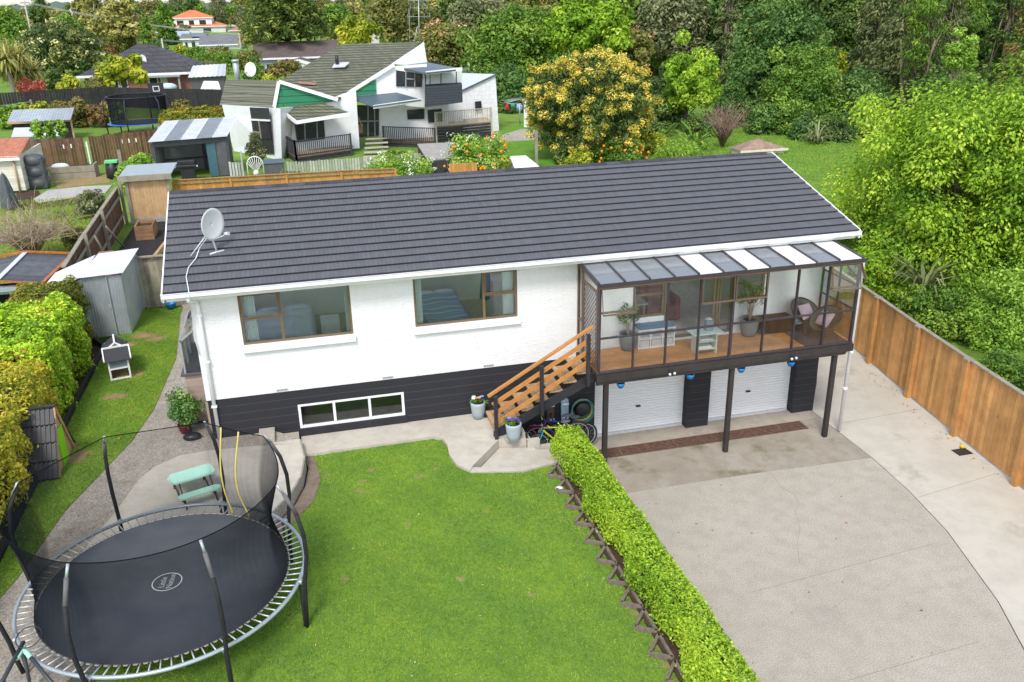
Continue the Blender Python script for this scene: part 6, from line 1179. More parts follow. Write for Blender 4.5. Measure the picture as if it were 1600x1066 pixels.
p = gp(655, 268, 1.4); t = thing('flat_roof_store', 'grey flat roofed store with slatted side in front of the deck', 'store', (*p, 1.36)); a, b, c_, d_ = [on_z(x, y, 2.5) for x, y in ((652, 225), (715, 222), (705, 246), (668, 250))]; MB().slab([a, b, c_, d_][::-1], .08).build('roof', M('grey_felt', (.33, .31, .28), .15, 3, .9, .3), t); boards(MB(), a[:2] - (.0, .1), d_[:2], 1.36, 2.4, .18, .02, .05).build('slats', railb, t); MB().box(d_[0], c_[0], d_[1], d_[1] + .1, 1.36, 2.4).build('wall', railb, t)
# things on the back lawn
sheet('back_lawn', [gp(785, 205, 1.38), gp(830, 190, 1.38), gp(905, 210, 1.38), gp(900, 275, 1.38), gp(790, 275, 1.38)], 1.39, M_ground('bright_turf', (.1, .24, .016), (.15, .3, .025), (.08, .2, .015), .3, 2, 14))
sheet('back_path', [gp(783, 212, 1.38), gp(815, 202, 1.38), gp(845, 205, 1.38), gp(848, 218, 1.38), gp(790, 222, 1.38)], 1.41, concrete_old)
c0 = on_y(795, 172, 49); t = thing('clothes_line', 'folding clothes line on a pole beside the white side wall', 'clothes line', (*on_z(812, 193, 1.4)[:2], 1.36)); y_ = on_z(812, 193, 1.4)[1]; pp = [on_y(x, y, y_) for x, y in ((788, 161), (820, 154), (812, 163), (812, 193))]
mb = MB().tube([pp[3], pp[2]], .05, 7).tube([pp[0], pp[1]], .03, 6).tube([pp[0], pp[2]], .03, 6)
for k in range(4): mb.tube([pp[0] + (0, .3 * k, .1), pp[1] + (0, .3 * k, 0)], .012, 5)
mb.build('frame', galv, t)
for nm, lb, px0, px1, py0, py1, c in (('red_garment', 'red garment hanging on the clothes line', 790, 794.5, 163, 174, (.55, .03, .05)), ('green_garment', 'small green garments on the clothes line', 798, 804, 162, 169, (.05, .35, .22)), ('blue_garment', 'pale blue shirt hanging on the clothes line', 807, 816, 162, 173, (.3, .42, .7))):
    a, b = on_y(px0, py0, y_), on_y(px1, py1, y_); mb = MB(); n = 8; mb.add([(a[0] + (b[0] - a[0]) * i / n, a[1] + .06 * sin(i * 1.7), z) for z in (a[2], b[2]) for i in range(n + 1)], [(i, i + 1, n + 2 + i, n + 1 + i) for i in range(n)], .5, True); o = mb.build(nm, M('cloth_' + nm, c, .1, 4, .9, .2)); o.modifiers.new('thickness', 'SOLIDIFY').thickness = .03; tag(o, lb, 'garment')
a = [on_y(x, y, 47.5) for x, y in ((819, 155), (824, 155), (827, 200), (829, 209), (822, 206), (819, 200))]; tag(MB().slab(a, .12, .5, (0, 1, 0)).build('white_panel', white), 'tall curved white board leaning at the flowering tree', 'board')
p = gp(838, 264, 1.4); tag(MB().box(p[0] - .08, p[0] + .08, p[1] - .08, p[1] + .08, 1.3, 3.6).build('timber_post', grey_wood), 'lone pale timber post on the back lawn', 'post')
p = gp(826, 172 + 105, 1.4); t = thing('low_store', 'low white gabled roof of a small store behind the dark ridge', 'store', (p[0], p[1], 1.36)); a, b = on_z(805, 264, 2.2), on_z(845, 262, 2.2); MB().slab([a, b, b + (-.3, 2.0, .35), a + (.2, 2.0, .35)], .08).build('roof', M('white_roof_sheet', (.85, .85, .86)), t); MB().box(a[0] + .1, b[0] - .1, a[1] + .1, a[1] + 1.8, 1.36, 2.2).build('wall', greyblue, t)
y_ = 30; pl = [on_y(x, y, y_) for x, y in ((1155, 236), (1228, 232), (1228, 262), (1155, 262))]; t = thing('garden_hut', 'cream hut with rusty hipped roof beyond the right end of the ridge', 'hut', (*pl[0][:2], 1.0)); x0, x1, zt = pl[0][0], pl[1][0], pl[1][2]
MB().box(x0 + .1, x1 - .1, y_, y_ + 1.2, .8, zt).build('wall', creamw, t); xm, ym = (x0 + x1) / 2 - .05, y_ + .5; zr = on_y(1190, 217, ym)[2]; e = zt + .04
mb = MB(); mb.add([(x0, y_ - .2, e), (x1, y_ - .2, e), (x1, y_ + 1.4, e), (x0, y_ + 1.4, e), (xm - .1, ym, zr), (xm + .1, ym + .3, zr)], [(0, 1, 5, 4), (1, 2, 5), (2, 3, 4, 5), (3, 0, 4)]); mb.build('roof', M('rust_brown_roof', (.27, .18, .14), .3, 3, .8, .2, dirt=((.42, .36, .3), 5, .62)), t); MB().box(x0 - .03, x1 + .03, y_ - .25, y_ - .2, zt - .08, zt + .06).build('fascia', M('cream_trim', (.66, .6, .42), .06, 3), t)
# ================================================================= houses further away
def hip(name, label, x0, x1, y0, y1, z0, zw, zr, wm, rm_, wins=(), ov=.5, hipf=.5, gable=False, group=None, extra=None, cat='house'):
    t = thing(name, label, cat, ((x0 + x1) / 2, y0, z0), 0, group); MB().box(x0, x1, y0, y1, z0, zw).build('wall', wm, t); ym = (y0 + y1) / 2; h = (y1 - y0) / 2 * hipf * 2 if not gable else -ov
    h = min(h, (x1 - x0) / 2 - .1); e = zw - .1; mb = MB().add([(x0 - ov, y0 - ov, e), (x1 + ov, y0 - ov, e), (x1 + ov, y1 + ov, e), (x0 - ov, y1 + ov, e), (x0 + h, ym, zr), (x1 - h, ym, zr), (x0 - ov, y0 - ov, e - .05), (x1 + ov, y0 - ov, e - .05), (x1 + ov, y1 + ov, e - .05), (x0 - ov, y1 + ov, e - .05)], [(0, 1, 5, 4), (1, 2, 5), (2, 3, 4, 5), (3, 0, 4), (6, 9, 8, 7)]); mb.build('roof', rm_, t)
    if gable: MB().add([(x0, y0, zw), (x0, y1, zw), (x0, ym, zr - .15), (x1, y0, zw), (x1, y1, zw), (x1, ym, zr - .15)], [(0, 2, 1), (3, 4, 5)]).build('gable_wall', wm, t)
    MB().box(x0 - ov - .02, x1 + ov + .02, y0 - ov - .08, y0 - ov, e - .22, e + .04).build('gutter', white, t)
    for (a, b, c, d_) in wins:
        f = MB().box(a, b, y0 - .06, y0 - .005, c, d_).build('window', white, t); m_ = .09; MB().box(a + m_, b - m_, y0 - .09, y0 - .062, c + m_, d_ - m_).build('pane', hglass, f)
    return t
tile_o = M('orange_roof_tile', (.52, .17, .07), .12, .6, .8, .2); tile_g = M_blocks('grey_roof_tile', (.065, .062, .066), (.025, .025, .027), .5, .4, .5, .04, .8, .2); brick = M_blocks('red_brick', (.26, .075, .045), (.35, .3, .26), .3, .1, .5, .01, .3, .25)
tile_b = M('brown_roof_tile', (.115, .09, .08), .2, .8, .85, .3); tile_s = M('slate_grey_roof', (.16, .165, .175), .12, .5, .7, .15); tile_p = M('pink_red_roof', (.42, .16, .16), .1, .5, .8, .1); tile_bl = M('pale_blue_roof', (.36, .44, .52), .1, .5, .6, .1); offw = M('off_white_wall', (.66, .65, .6), .05, 1, .7, .05); palebw = M('pale_blue_wall', (.5, .55, .58), .05, 1, .7, .05)
b0 = on_y(122, 118, 93); b1 = on_y(318, 112, 93); ez = on_y(230, 116, 92.5)[2]
BH = hip('brick_house', 'red brick bungalow with broad dark tiled hip roof', b0[0] + .6, b1[0] - .6, 93, 104, 1.3, ez + .15, ez + 3.1, brick, tile_g, ov=.7, wins=[(on_y(172, 120, 93)[0], on_y(184, 120, 93)[0], 2.0, 3.3), (on_y(186, 120, 93)[0], on_y(198, 120, 93)[0], 2.0, 3.3), (on_y(231, 120, 93)[0], on_y(246, 120, 93)[0], 1.5, 3.5)])
MB().box(on_y(228, 120, 92)[0], on_y(282, 120, 92)[0], 91.3, 92.2, ez - .35, ez - .2).box(on_y(278, 120, 92)[0], on_y(281, 120, 92)[0], 91.5, 91.8, 1.36, ez - .3).build('porch_roof', M('grey_porch', (.3, .31, .32), .1, 3), BH)
MB().box(on_y(248, 120, 92)[0], on_y(259, 120, 92)[0], 92.85, 92.98, 1.4, 3.5).build('door', M('pale_door', (.5, .5, .46), .05, 2), BH)
sat('white dish on the dark roof of the red brick bungalow', on_y(223, 94, 95), .6, (-.5, -1, .15), on_y(228, 99, 95.5), feed=False)
p = on_y(262, 136, 80); tag(MB().sph(p, .8, 10, 6, .5, (1.2, .8, .5)).build('covered_seat', M('pale_blue_cover', (.5, .58, .66), .1, 2, .8, .3)), 'pale blue covered seat on the brick bungalow patio', 'seat')
a, b = on_y(297, 121, 88), on_y(353, 121, 88); t = thing('grey_shed', 'small dark grey shed with striped pale roof by the brick house', 'shed', (a[0], 88, 1.36)); mb = MB(); corr_roof(mb, (a[0] - .2, 87.6, a[2]), (b[0], 87.6, a[2] + .05), (b[0], 92, a[2] + 1.1), (a[0] + .1, 92, a[2] + 1.0), .5, .03); mb.build('roof', galv_new, t); MB().box(a[0], b[0] - .2, 88, 91.8, 1.36, a[2]).build('wall', M('charcoal_panel', (.09, .09, .095)), t)
a, b = on_y(313, 140, 80), on_y(345, 140, 80); t = thing('cold_frame', 'white roofed low shed in front of the grey shed', 'shed', (a[0], 80, 1.36)); MB().slab([a, b, b + (-.3, 2, .7), a + (.3, 2, .7)], .1).build('roof', white, t); MB().box(a[0] + .2, b[0] - .2, 80.1, 82, 1.36, a[2]).build('wall', greyblue, t)
def far(name, label, px0, px1, pye, pyr, pyb, y, dp, wm, rm_, wins=(), **k):
    z0 = min(1.3, on_y((px0 + px1) / 2, pyb, y)[2]); a, b = on_y(px0, pye, y), on_y(px1, pye, y); pr = on_y((px0 + px1) / 2, pyr, y + dp / 2); zw = (a[2] + b[2]) / 2; u = lambda x: a[0] + (b[0] - a[0]) * x
    return hip(name, label, a[0], b[0], y, y + dp, z0, zw, pr[2], wm, rm_, [(u(p), u(q), zw - r, zw - s) for p, q, r, s in wins], **k)
far('villa', 'lower storey of the far two storey villa with orange tiled roof', 262, 352, 41, 34, 49, 334, 12, offw, tile_o, [(.1, .16, 2.2, .7), (.6, .75, 2.4, .7)], hipf=.3)
far('villa', 'white two storey villa with orange hip roof and three upper windows', 267, 330, 27.5, 16, 41, 336, 12, white, tile_o, [(.12, .3, 2.6, .9), (.42, .56, 3.0, .9), (.68, .86, 2.6, .9)], hipf=.5)
far('far_house', 'far bungalow with pink red roof right of the orange villa', 358, 406, 47, 40, 52, 330, 12, offw, tile_p, hipf=.3)
far('far_house', 'pale blue roofed house left of the solar panel roof', 243, 292, 60, 49, 72, 235, 12, offw, tile_bl, [(.1, .25, 1.9, .5), (.5, .7, 1.9, .5)], gable=True)
HS = far('far_house', 'white house with dark solar panels on its grey roof', 284, 318, 60, 52.5, 74, 214, 14, white, tile_s, [(.1, .25, 2.4, .6), (.4, .6, 2.6, .6)], gable=True)
pa = [on_y(x, y, yy) for x, y, yy in ((300, 59, 214.5), (322, 59, 214.5), (318, 53.5, 219.5), (300, 53, 219.5))]; MB().slab([q + (0, -.2, .25) for q in pa], .08).build('solar_panel', M('solar_blue', (.015, .02, .05), .1, 1, .2, 0), HS)
far('far_house', 'grey roofed house with white front in front of the solar house', 314, 376, 69, 54.5, 82, 196, 12, white, tile_s, [(.2, .32, 2.2, .6), (.55, .7, 2.2, .6)], gable=True)
far('brown_roof_house', 'pale blue house with long brown tiled roof behind the mossy roof', 402, 545, 88, 64, 112, 121, 11, palebw, tile_b, [(.08, .2, 2.6, .9)], gable=True, ov=.6)
a = [on_y(x, y, yy) for x, y, yy in ((403, 115, 112), (466, 93, 112), (470, 89, 120), (412, 108, 120))]; b = [on_y(x, y, yy) for x, y, yy in ((466, 93, 112), (535, 112, 112), (530, 106, 120), (470, 89, 120))]
t = thing('brown_gable_garage', 'garage with low brown gable roof and white barge boards', 'garage', (*a[0][:2], 1.3)); MB().slab(a, .2).slab(b, .2).build('roof', tile_b, t); [MB().bar(p - (0, .1, .15), q - (0, .1, .15), .1, .4).build('barge_board', white, t) for p, q in ((a[0], a[1]), (a[1], b[1]))]; MB().add([(*a[0][:2], 1.3), (*b[1][:2], 1.3), b[1] - (0, 0, .2), a[1] - (0, 0, .2), a[0] - (0, 0, .2)], [(0, 1, 2, 3, 4)]).build('wall', palebw, t)
far('far_house', 'grey roofed house half hidden in trees above the brown roof', 550, 590, 30, 18, 48, 190, 12, offw, tile_s, hipf=.4)
far('far_house', 'white house with flat grey roof seen between distant trees', 642, 678, 20, 14, 36, 205, 12, white, tile_s, [(.2, .4, 2.2, .7)], gable=True)
far('far_house', 'pale green roofed house behind the navy balcony', 690, 745, 105, 92, 118, 78, 8, offw, M('pale_green_roof', (.36, .5, .42), .08, 1, .6, .1), gable=True)
far('far_house', 'distant house with bright red roof beside the gum trees', 108, 150, 36, 23, 46, 330, 14, offw, tile_o, hipf=.4)
far('far_house', 'distant grey roofed house at the left edge above the palms', -10, 38, 37, 27, 48, 250, 12, offw, tile_s, hipf=.4)
far('far_house', 'white eaved house beside the large dark round tree', 8, 36, 70, 58, 82, 150, 8, white, tile_s, hipf=.4)
for lb, a_, b_, e_, r_, y_, m_ in (('distant brown roofed house above the round dark tree', 84, 104, 30, 24, 300, tile_b), ('distant pale roofed house near the top left corner', 18, 44, 22, 17, 420, tile_s), ('distant house with pale roof between the gum trees and the villa', 205, 228, 40, 34, 290, tile_bl), ('distant house with orange roof over the layered pine', 480, 502, 22, 17, 380, tile_o), ('distant grey roof right of the television aerial', 700, 722, 22, 16, 300, tile_s), ('distant white house left of the layered pine top', 356, 378, 26, 21, 420, tile_s)):
    far('far_house', lb, a_, b_, e_, r_, e_ + 7, y_, 10, offw, m_, [(.2, .4, 2.2, .8)], hipf=.4)
# ---- poles and aerials
conc = M('concrete_pole', (.42, .4, .36), .1, 2, .8, .1)
def pole(label, px, pyb, pyt, y, r=.13, arm=True):
    b = on_y(px, pyb, y); tp = on_y(px + (pyb - pyt) * -.012, pyt, y); t = thing('power_pole', label, 'power pole', (b[0], y, 1.3)); MB().tube([(b[0], y, 1.3), (b[0], y, tp[2])], [r, r * .65], 8).build('pole', conc, t)
    if arm: MB().box(b[0] - .9, b[0] + .9, y - .06, y + .06, tp[2] - .5, tp[2] - .35).build('crossarm', grey_wood, t)
    return (b[0], y, tp[2])
q0 = pole('tall pale power pole above the big round tree', 46, 40, 1, 190, .22); q1 = pole('power pole rising behind the brick bungalow roof', 257, 88, 60, 120, .16, False); q2 = pole('power pole in front of the spreading pine', 379, 95, 52, 150, .2); pole('thin lamp pole beside the gum trees', 219, 60, 24, 200, .12, False)
for (p, q), lb in (((q0, q2), 'overhead wires from the tall left pole to the pine pole'), ((q2, q1), 'overhead wires from the pine pole to the bungalow pole')):
    mb = MB()
    for o in (-.6, 0, .6):
        P = [np.array(p) + (np.array(q) - np.array(p)) * u + np.array([o, 0, -.2 - 3.0 * u * (1 - u)]) for u in np.linspace(0, 1, 12)]; mb.tube(P, .025, 4)
    tag(mb.build('power_line', M('pale_wire', (.4, .4, .4), .1, 2)), lb, 'power line')
p = gp(210, 88, 1.4); t = thing('clothes_line', 'rotary clothes line frame on the lawn behind the brick bungalow', 'clothes line', (*p, 1.36)); mb = MB(); yy = p[1]; [mb.tube([on_y(x, 88, yy), on_y(x, 68, yy)], .08, 6) for x in (209, 225)]; mb.bar(on_y(206, 68, yy), on_y(228, 67, yy), .15); mb.build('frame', galv, t)
p = on_y(655, 66, 46.5); t = thing('tv_aerial', 'tall television aerial mast on the mossy roof ridge', 'aerial', p); tp = on_y(654, 0, 46.5); mb = MB().tube([p, tp], .035, 6)
for k, (z, l) in enumerate(((.97, .7), (.8, .6), (.6, .8))): c_ = p + (tp - p) * z; mb.tube([c_ + (-l, 0, .05), c_ + (l, 0, 0)], .014, 5); [mb.tube([c_ + (-l + 2 * l * i / 4, 0, -.22), c_ + (-l + 2 * l * i / 4, 0, .22)], .009, 4) for i in range(5)]
mb.tube([on_y(646, 70, 46.4), on_y(652, 42, 46.4)], .03, 5).tube([on_y(640, 70, 47.5), on_y(639, 12, 47.5)], .018, 5); mb.build('mast', galv, t)
# roof edge of the shed in the trees on the right
p = [on_y(x, y, 62) for x, y in ((1300, 127), (1338, 121), (1340, 117), (1302, 123))]; t = thing('hidden_shed', 'slate grey shed roof glimpsed between the dark trees', 'shed', (*p[0][:2], 1.3)); MB().slab([p[0], p[1], p[1] + (0, 3, .9), p[0] + (0, 3, .9)], .1).build('roof', tile_s, t); MB().box(p[0][0] + .2, p[1][0] - .2, 62.3, 64.8, 1.3, p[0][2] - .05).build('wall', greyblue, t)
# ================================================================= trees and shrubs
LF = {}
def leafmat(n, a, b, c, d_=None, tr=.28): LF[n] = M_leaf('leaf_' + n, [(0, a), (.4, b), (.78, c), (1, d_ or c)], tr); return LF[n]
leafmat('lime', (.055, .13, .012), (.135, .25, .022), (.22, .345, .03), (.36, .45, .06), .36)
leafmat('mid', (.03, .075, .014), (.07, .145, .022), (.13, .22, .03), (.2, .28, .05))
leafmat('dark', (.02, .048, .014), (.048, .09, .024), (.08, .135, .032), (.13, .185, .05), .25)
leafmat('deep', (.022, .06, .018), (.05, .112, .03), (.085, .16, .04), (.13, .21, .055), .26)
leafmat('olive', (.05, .06, .02), (.1, .115, .032), (.16, .165, .045), (.22, .21, .07))
leafmat('grey', (.05, .065, .035), (.095, .115, .062), (.15, .17, .09), (.2, .21, .13))
leafmat('cyp', (.04, .06, .026), (.08, .108, .045), (.125, .15, .065), (.17, .17, .08), .2)
leafmat('gum', (.11, .12, .04), (.2, .2, .07), (.29, .28, .1), (.36, .34, .14))
leafmat('yel', (.08, .12, .012), (.17, .22, .02), (.3, .33, .03), (.4, .38, .05))
leafmat('rust', (.08, .06, .025), (.15, .1, .045), (.2, .12, .06), (.26, .15, .08))
leafmat('bronze', (.055, .06, .02), (.1, .1, .03), (.15, .13, .042), (.2, .14, .07))
leafmat('mango', (.02, .045, .014), (.05, .085, .022), (.085, .13, .035), (.14, .18, .06), .2)
leafmat('mag', (.025, .05, .016), (.055, .09, .028), (.12, .15, .05), (.3, .3, .12), .2)
leafmat('fresh', (.06, .13, .02), (.12, .23, .03), (.2, .32, .05), (.3, .4, .08), .3)
yb = M_leaf('yellow_blossom', [(0, (.26, .22, .03)), (.5, (.4, .33, .05)), (1, (.5, .44, .12))], .2); cream = M_leaf('cream_tip', [(0, (.4, .38, .18)), (1, (.58, .55, .32))], .2); orange = M('orange_fruit', (.75, .24, .01), .1, 10, .5, .1); wbl = M_leaf('white_blossom', [(0, (.6, .6, .5)), (1, (.78, .77, .7))], .2); redb = M_leaf('red_blossom', [(0, (.35, .04, .04)), (1, (.6, .22, .18))], .2); salmon = M_leaf('salmon_blossom', [(0, (.5, .18, .12)), (1, (.65, .35, .26))], .2)
def T(name, label, px, py, rx, ry, y, lm, leaf=None, K=60, per=110, seed=1, cat='tree', group=None, zb=1.3, depth=1.0, basepx=None, **k):
    c = on_y(px, py, y); s = mpp(c); r = (rx * s, rx * s * depth, ry * s); b = (c[0] if basepx is None else on_y(basepx, py, y)[0], y, zb)
    return tree(name, label, cat, b, c, r, LF[lm] if isinstance(lm, str) else lm, leaf or 3.6 * s, K, int(per * 1.25), seed=seed, group=group, trunk=k.pop('trunk', max(.12, .05 * ry * s)), **k)
# --- near right: the big lime tree, dark shrubs below it
T('broad_tree', 'large bright lime green tree leaning over the right boundary fence', 1495, 290, 180, 182, 7.0, 'lime', .15, 190, 280, 41, zb=0, cr=.22, inner=.35, lump=.2, up=.6, ntips=26, droop=.35, aspect=.5, cut=-.9)
T('broad_tree', 'bright lime green tree filling the right edge of the photo', 1640, 300, 120, 170, 4.5, 'lime', .15, 130, 260, 42, zb=0, cr=.24, inner=.35, lump=.2, up=.6, droop=.35, cut=-.95)
def S(label, px, py, rx, ry, y, lm, K=40, per=130, seed=1, leaf=None, group='shrubs outside the boundary fence', zb=.1, name='shrub', cat='shrub', **k):
    s = mpp(on_y(px, py, y)); top = on_y(px, py, y)[2] + ry * s; low = on_y(px, py + ry, y)[2]
    if low > zb + .1: ry = (top - zb) / 2 / s; py = py - (zb + ry * s - on_y(px, py, y)[2]) / s
    return T(name, label, px, py, rx, ry, y, lm, leaf, K, per, seed, cat, group, zb, cr=k.pop('cr', .36), cut=-.98, trunk=.06, **k)
S('lime green shrub rising above the first bay of the boundary fence', 1390, 420, 62, 80, 6.5, 'lime', 50, 150, 51, .13)
S('glossy shrub behind the middle of the boundary fence', 1480, 500, 75, 75, 3.6, 'mid', 60, 160, 52, .12)
S('tall fresh green shrub over the near end of the boundary fence', 1570, 500, 70, 110, 2.0, 'fresh', 70, 160, 53, .12)
S('low mid green shrub pressed against the near end of the fence', 1580, 590, 55, 50, -1.4, 'mid', 40, 150, 54, .1)
S('small shrub low behind the fence post in the middle', 1430, 480, 40, 50, 4.4, 'mid', 30, 140, 55, .11)
S('fresh green sapling showing above the fence near the drainpipe', 1345, 330, 45, 60, 11, 'lime', 40, 120, 56, .15)
S('yellow green shrub at the corner beyond the roof end', 1330, 300, 38, 36, 15, 'lime', 30, 120, 57, .15)
S('green undergrowth shrub beneath the lime tree', 1420, 360, 60, 60, 10.5, 'mid', 40, 130, 58, .15)
rng = np.random.default_rng(77)
def flax(label, p, n, L, mat, name='flax', cat='plant', group=None, w_=.06, seed=1, up=.8):
    r = np.random.default_rng(seed); t = thing(name, label, cat, p, 0, group); mb = MB()
    for i in range(n):
        a = r.random() * 2 * pi; l = L * (.6 + .5 * r.random()); e = up * (.5 + .9 * r.random()); d1 = np.array([cos(a), sin(a), 0]); sd = np.array([-sin(a), cos(a), 0]) * w_ * (.6 + .6 * r.random()); P = [np.array(p) + d1 * .04, np.array(p) + d1 * l * .3 + (0, 0, l * .6 * e), np.array(p) + d1 * l * .68 + (0, 0, l * .8 * e), np.array(p) + d1 * l * 1.0 + (0, 0, l * (.62 * e - .1))]
        mb.add([P[0] - sd * .6, P[0] + sd * .6, P[1] - sd, P[1] + sd, P[2] - sd * .7, P[2] + sd * .7, P[3]], [(0, 1, 3, 2), (2, 3, 5, 4), (4, 5, 6)], r.random())
    mb.build('leaves', mat, t); return t
flax('spiky pale flax fan among the leaves outside the fence', on_y(1440, 460, 4.8), 34, 1.5, LF['grey'], seed=4)
# --- the forest on the right
T('broad_tree', 'lime green young tree in front of the dark forest', 1082, 130, 46, 66, 41, 'lime', .26, 100, 120, 61, cr=.24, lump=.28, basepx=1070, zb=1.2, ntips=20)
T('broad_tree', 'dark green dense shrub tree left of the lime young tree', 1035, 180, 42, 62, 43, 'dark', .26, 80, 130, 62, cut=-.98, cat='tree', zb=1.2)
T('broad_tree', 'tall mid green leafy tree at the forest edge above the hut', 1225, 110, 64, 125, 44, 'deep', .28, 160, 140, 63, zb=.8, cr=.24, cut=-.98, lump=.25)
T('broad_tree', 'bright mid green tree right of the cream hut', 1262, 155, 62, 92, 39, 'mid', .26, 150, 150, 64, zb=.8, cr=.24, cut=-.98, lump=.25)
T('broad_tree', 'dark blue green tree filling the gap behind the hut', 1185, 110, 50, 125, 47, 'deep', .34, 90, 110, 65, zb=.8, cr=.3)
T('broad_tree', 'yellow green spray of maple among the dark trees', 1300, 98, 24, 24, 50, 'yel', .28, 30, 80, 66, zb=.8)
T('broad_tree', 'deep green shrubby tree below the maple spray', 1335, 180, 55, 72, 38, 'deep', .26, 100, 140, 67, zb=.5)
T('broad_tree', 'dark evergreen behind the yellow green maple spray', 1300, 40, 60, 90, 62, 'dark', .36, 90, 110, 68, zb=.8)
def conifer(label, px, pyb, pyt, rx, y, lm, seed, zb=.8, n=9000, name='conifer', group=None, leaf=None, bare=0., droop=.5, shape=.8):
    r = np.random.default_rng(seed); b = on_y(px, pyb, y); tp = on_y(px, pyt, y); s = mpp(b); R = rx * s; H_ = tp[2] - zb; t = thing(name, label, 'tree', (b[0], y, zb), 0, group); K = 150
    u = r.random(K) ** .9; z = bare * H_ + (1 - bare) * H_ * u; a = r.random(K) * 2 * pi; rr = R * (1 - u ** 1.3 * shape) * (.35 + .65 * r.random(K) ** .6); cen = np.c_[rr * np.cos(a), rr * np.sin(a), z]
    p, nn, sz, tt, ii, dd = clumps(r, cen, R * .26, n // K, leaf or 5 * s, .2); out = unit(np.c_[cen[ii][:, :2], np.zeros(len(p))]); ax = unit(out + np.array([0, 0, -droop]) + r.normal(size=(len(p), 3)) * .4)
    leaf_obj('crown', p, nn, sz * 1.3, tt, LF[lm] if isinstance(lm, str) else lm, t, .35, ax, True, r); mb = MB(); limbs(mb, r, (b[0], y, zb), (b[0], y, zb + H_ * .97), R * .09 + .08, [(b[0] + q[0] * .9, y + q[1] * .9, zb + q[2] + .1) for q in cen[:26]]); mb.build('trunk', BARK, t); return t
conifer('broad grey green cypress with drooping sprays in the middle of the forest', 1400, 240, -60, 70, 44, 'cyp', 71, n=16000, zb=.6)
conifer('second grey green cypress behind the first, darker and narrower', 1350, 200, -40, 45, 52, 'cyp', 72, n=10000)
conifer('tall narrow conifer with bare grey trunk left of the forest', 1128, 180, -70, 24, 56, 'cyp', 73, n=7000, bare=.15)
conifer('dark conifer behind the bare trunk at the forest edge', 1165, 180, -80, 30, 62, 'dark', 74, n=8000)
conifer('brownish green conifer at the top right corner', 1590, 220, -60, 48, 30, 'bronze', 75, n=10000, shape=.6)
conifer('very dark conifer beside the top right corner', 1545, 200, -60, 36, 40, 'dark', 76, n=9000, shape=.5)
for i, (px, rx, l) in enumerate(((1440, 34, 'slender feathery tree with several thin pale stems'), (1475, 36, 'feathery olive tree with dark upright stems'), (1505, 30, 'feathery green tree nearest the very dark conifer'))):
    T('slender_tree', l, px, 50, rx, 110, 36 + 2 * i, 'cyp' if i == 1 else 'mid', .26, 80, 70, 80 + i, group='slender trees in the forest', zb=.6, stems=3, trunk=.14, bark=BARK, inner=.1, cr=.22, ntips=24, aspect=.3, droop=.8)
T('broad_tree', 'pale green sapling between the slender trees and lime tree', 1500, 85, 26, 40, 27, 'fresh', .2, 36, 80, 85, zb=.3)
T('broad_tree', 'dark understorey tree beneath the slender trees', 1480, 150, 60, 60, 34, 'dark', .28, 70, 110, 86, zb=.3)
flax('small cabbage palm standing at the grass edge beyond the roof', tuple(on_z(1276, 225, 1.4)), 40, 1.5, LF['grey'], name='cabbage_tree', cat='tree', seed=6)
S('low bright green shrub beside the cream hut', 1260, 215, 30, 26, 36, 'mid', 26, 90, 87, .26, 'shrubs at the forest edge', .9)
S('dark low shrub right of the small cabbage palm', 1320, 225, 34, 24, 35, 'deep', 26, 90, 88, .26, 'shrubs at the forest edge', .9)
for i, (px, py, rx, ry, y, lm, lab) in enumerate(((1005, 205, 30, 30, 40, 'dark', 'dark shrub between the yellow flowering tree and the forest'), (1100, 205, 40, 34, 39, 'dark', 'dark shrub below the lime young tree'), (1145, 175, 34, 52, 43, 'deep', 'leafy dark shrub behind the bare brown bush'), (1195, 195, 34, 46, 38, 'deep', 'dark leafy shrub directly behind the cream hut'), (1290, 205, 36, 36, 37, 'mid', 'mid green shrub left of the small cabbage palm'), (1375, 215, 40, 40, 33, 'cyp', 'grey green shrub where the grass meets the lime tree'), (1355, 170, 40, 60, 40, 'deep', 'deep green shrub tree right of the small cabbage palm'), (1050, 222, 34, 18, 36, 'mid', 'low mid green shrub behind the bamboo grass'), (1240, 190, 34, 44, 37, 'mid', 'mid green leafy shrub right of the cream hut'), (975, 195, 20, 30, 42, 'deep', 'narrow dark shrub right behind the flowering tree'))):
    S(lab, px, py, rx, ry, y, lm, 60, 110, 400 + i, .24, 'shrubs at the forest edge', .8)
for i, (px, py, rx, ry, y, lm, lab) in enumerate(((1262, 205, 34, 30, 34.5, 'deep', 'dark shrub behind the small cabbage palm, left of its trunk'), (1310, 205, 36, 34, 33.5, 'dark', 'dark shrub right behind the small cabbage palm'))):
    S(lab, px, py, rx, ry, y, lm, 60, 110, 430 + i, .2, 'shrubs at the forest edge', 1.3)
# bare brown bush
def bare_bush(name, label, base, H_, R, n, mat, seed, cat='shrub', rr=.02):
    r = np.random.default_rng(seed); t = thing(name, label, cat, base); mb = MB(); b = np.array(base, float)
    for i in range(n):
        a = r.random() * 2 * pi; q = R * r.random() ** .5; m_ = b + np.array([cos(a) * q * .4, sin(a) * q * .4, H_ * .5]); e = b + np.array([cos(a) * q, sin(a) * q, H_ * (.6 + .5 * r.random())]); mb.tube([b, m_, e], [rr, rr * .6, rr * .25], 4, r.random())
        for k in range(3): f = m_ + (e - m_) * r.random(); mb.tube([f, f + r.normal(size=3) * R * .3 + (0, 0, .1 * H_)], [rr * .4, rr * .15], 3, r.random())
    mb.build('branches', mat, t); return t
bare_bush('bare_shrub', 'leafless brown twiggy bush at the forest edge', tuple(on_z(1128, 232, 1.3)), 2.6, 1.6, 70, M('brown_twig', (.25, .16, .12), .3, 8), 3, rr=.035)
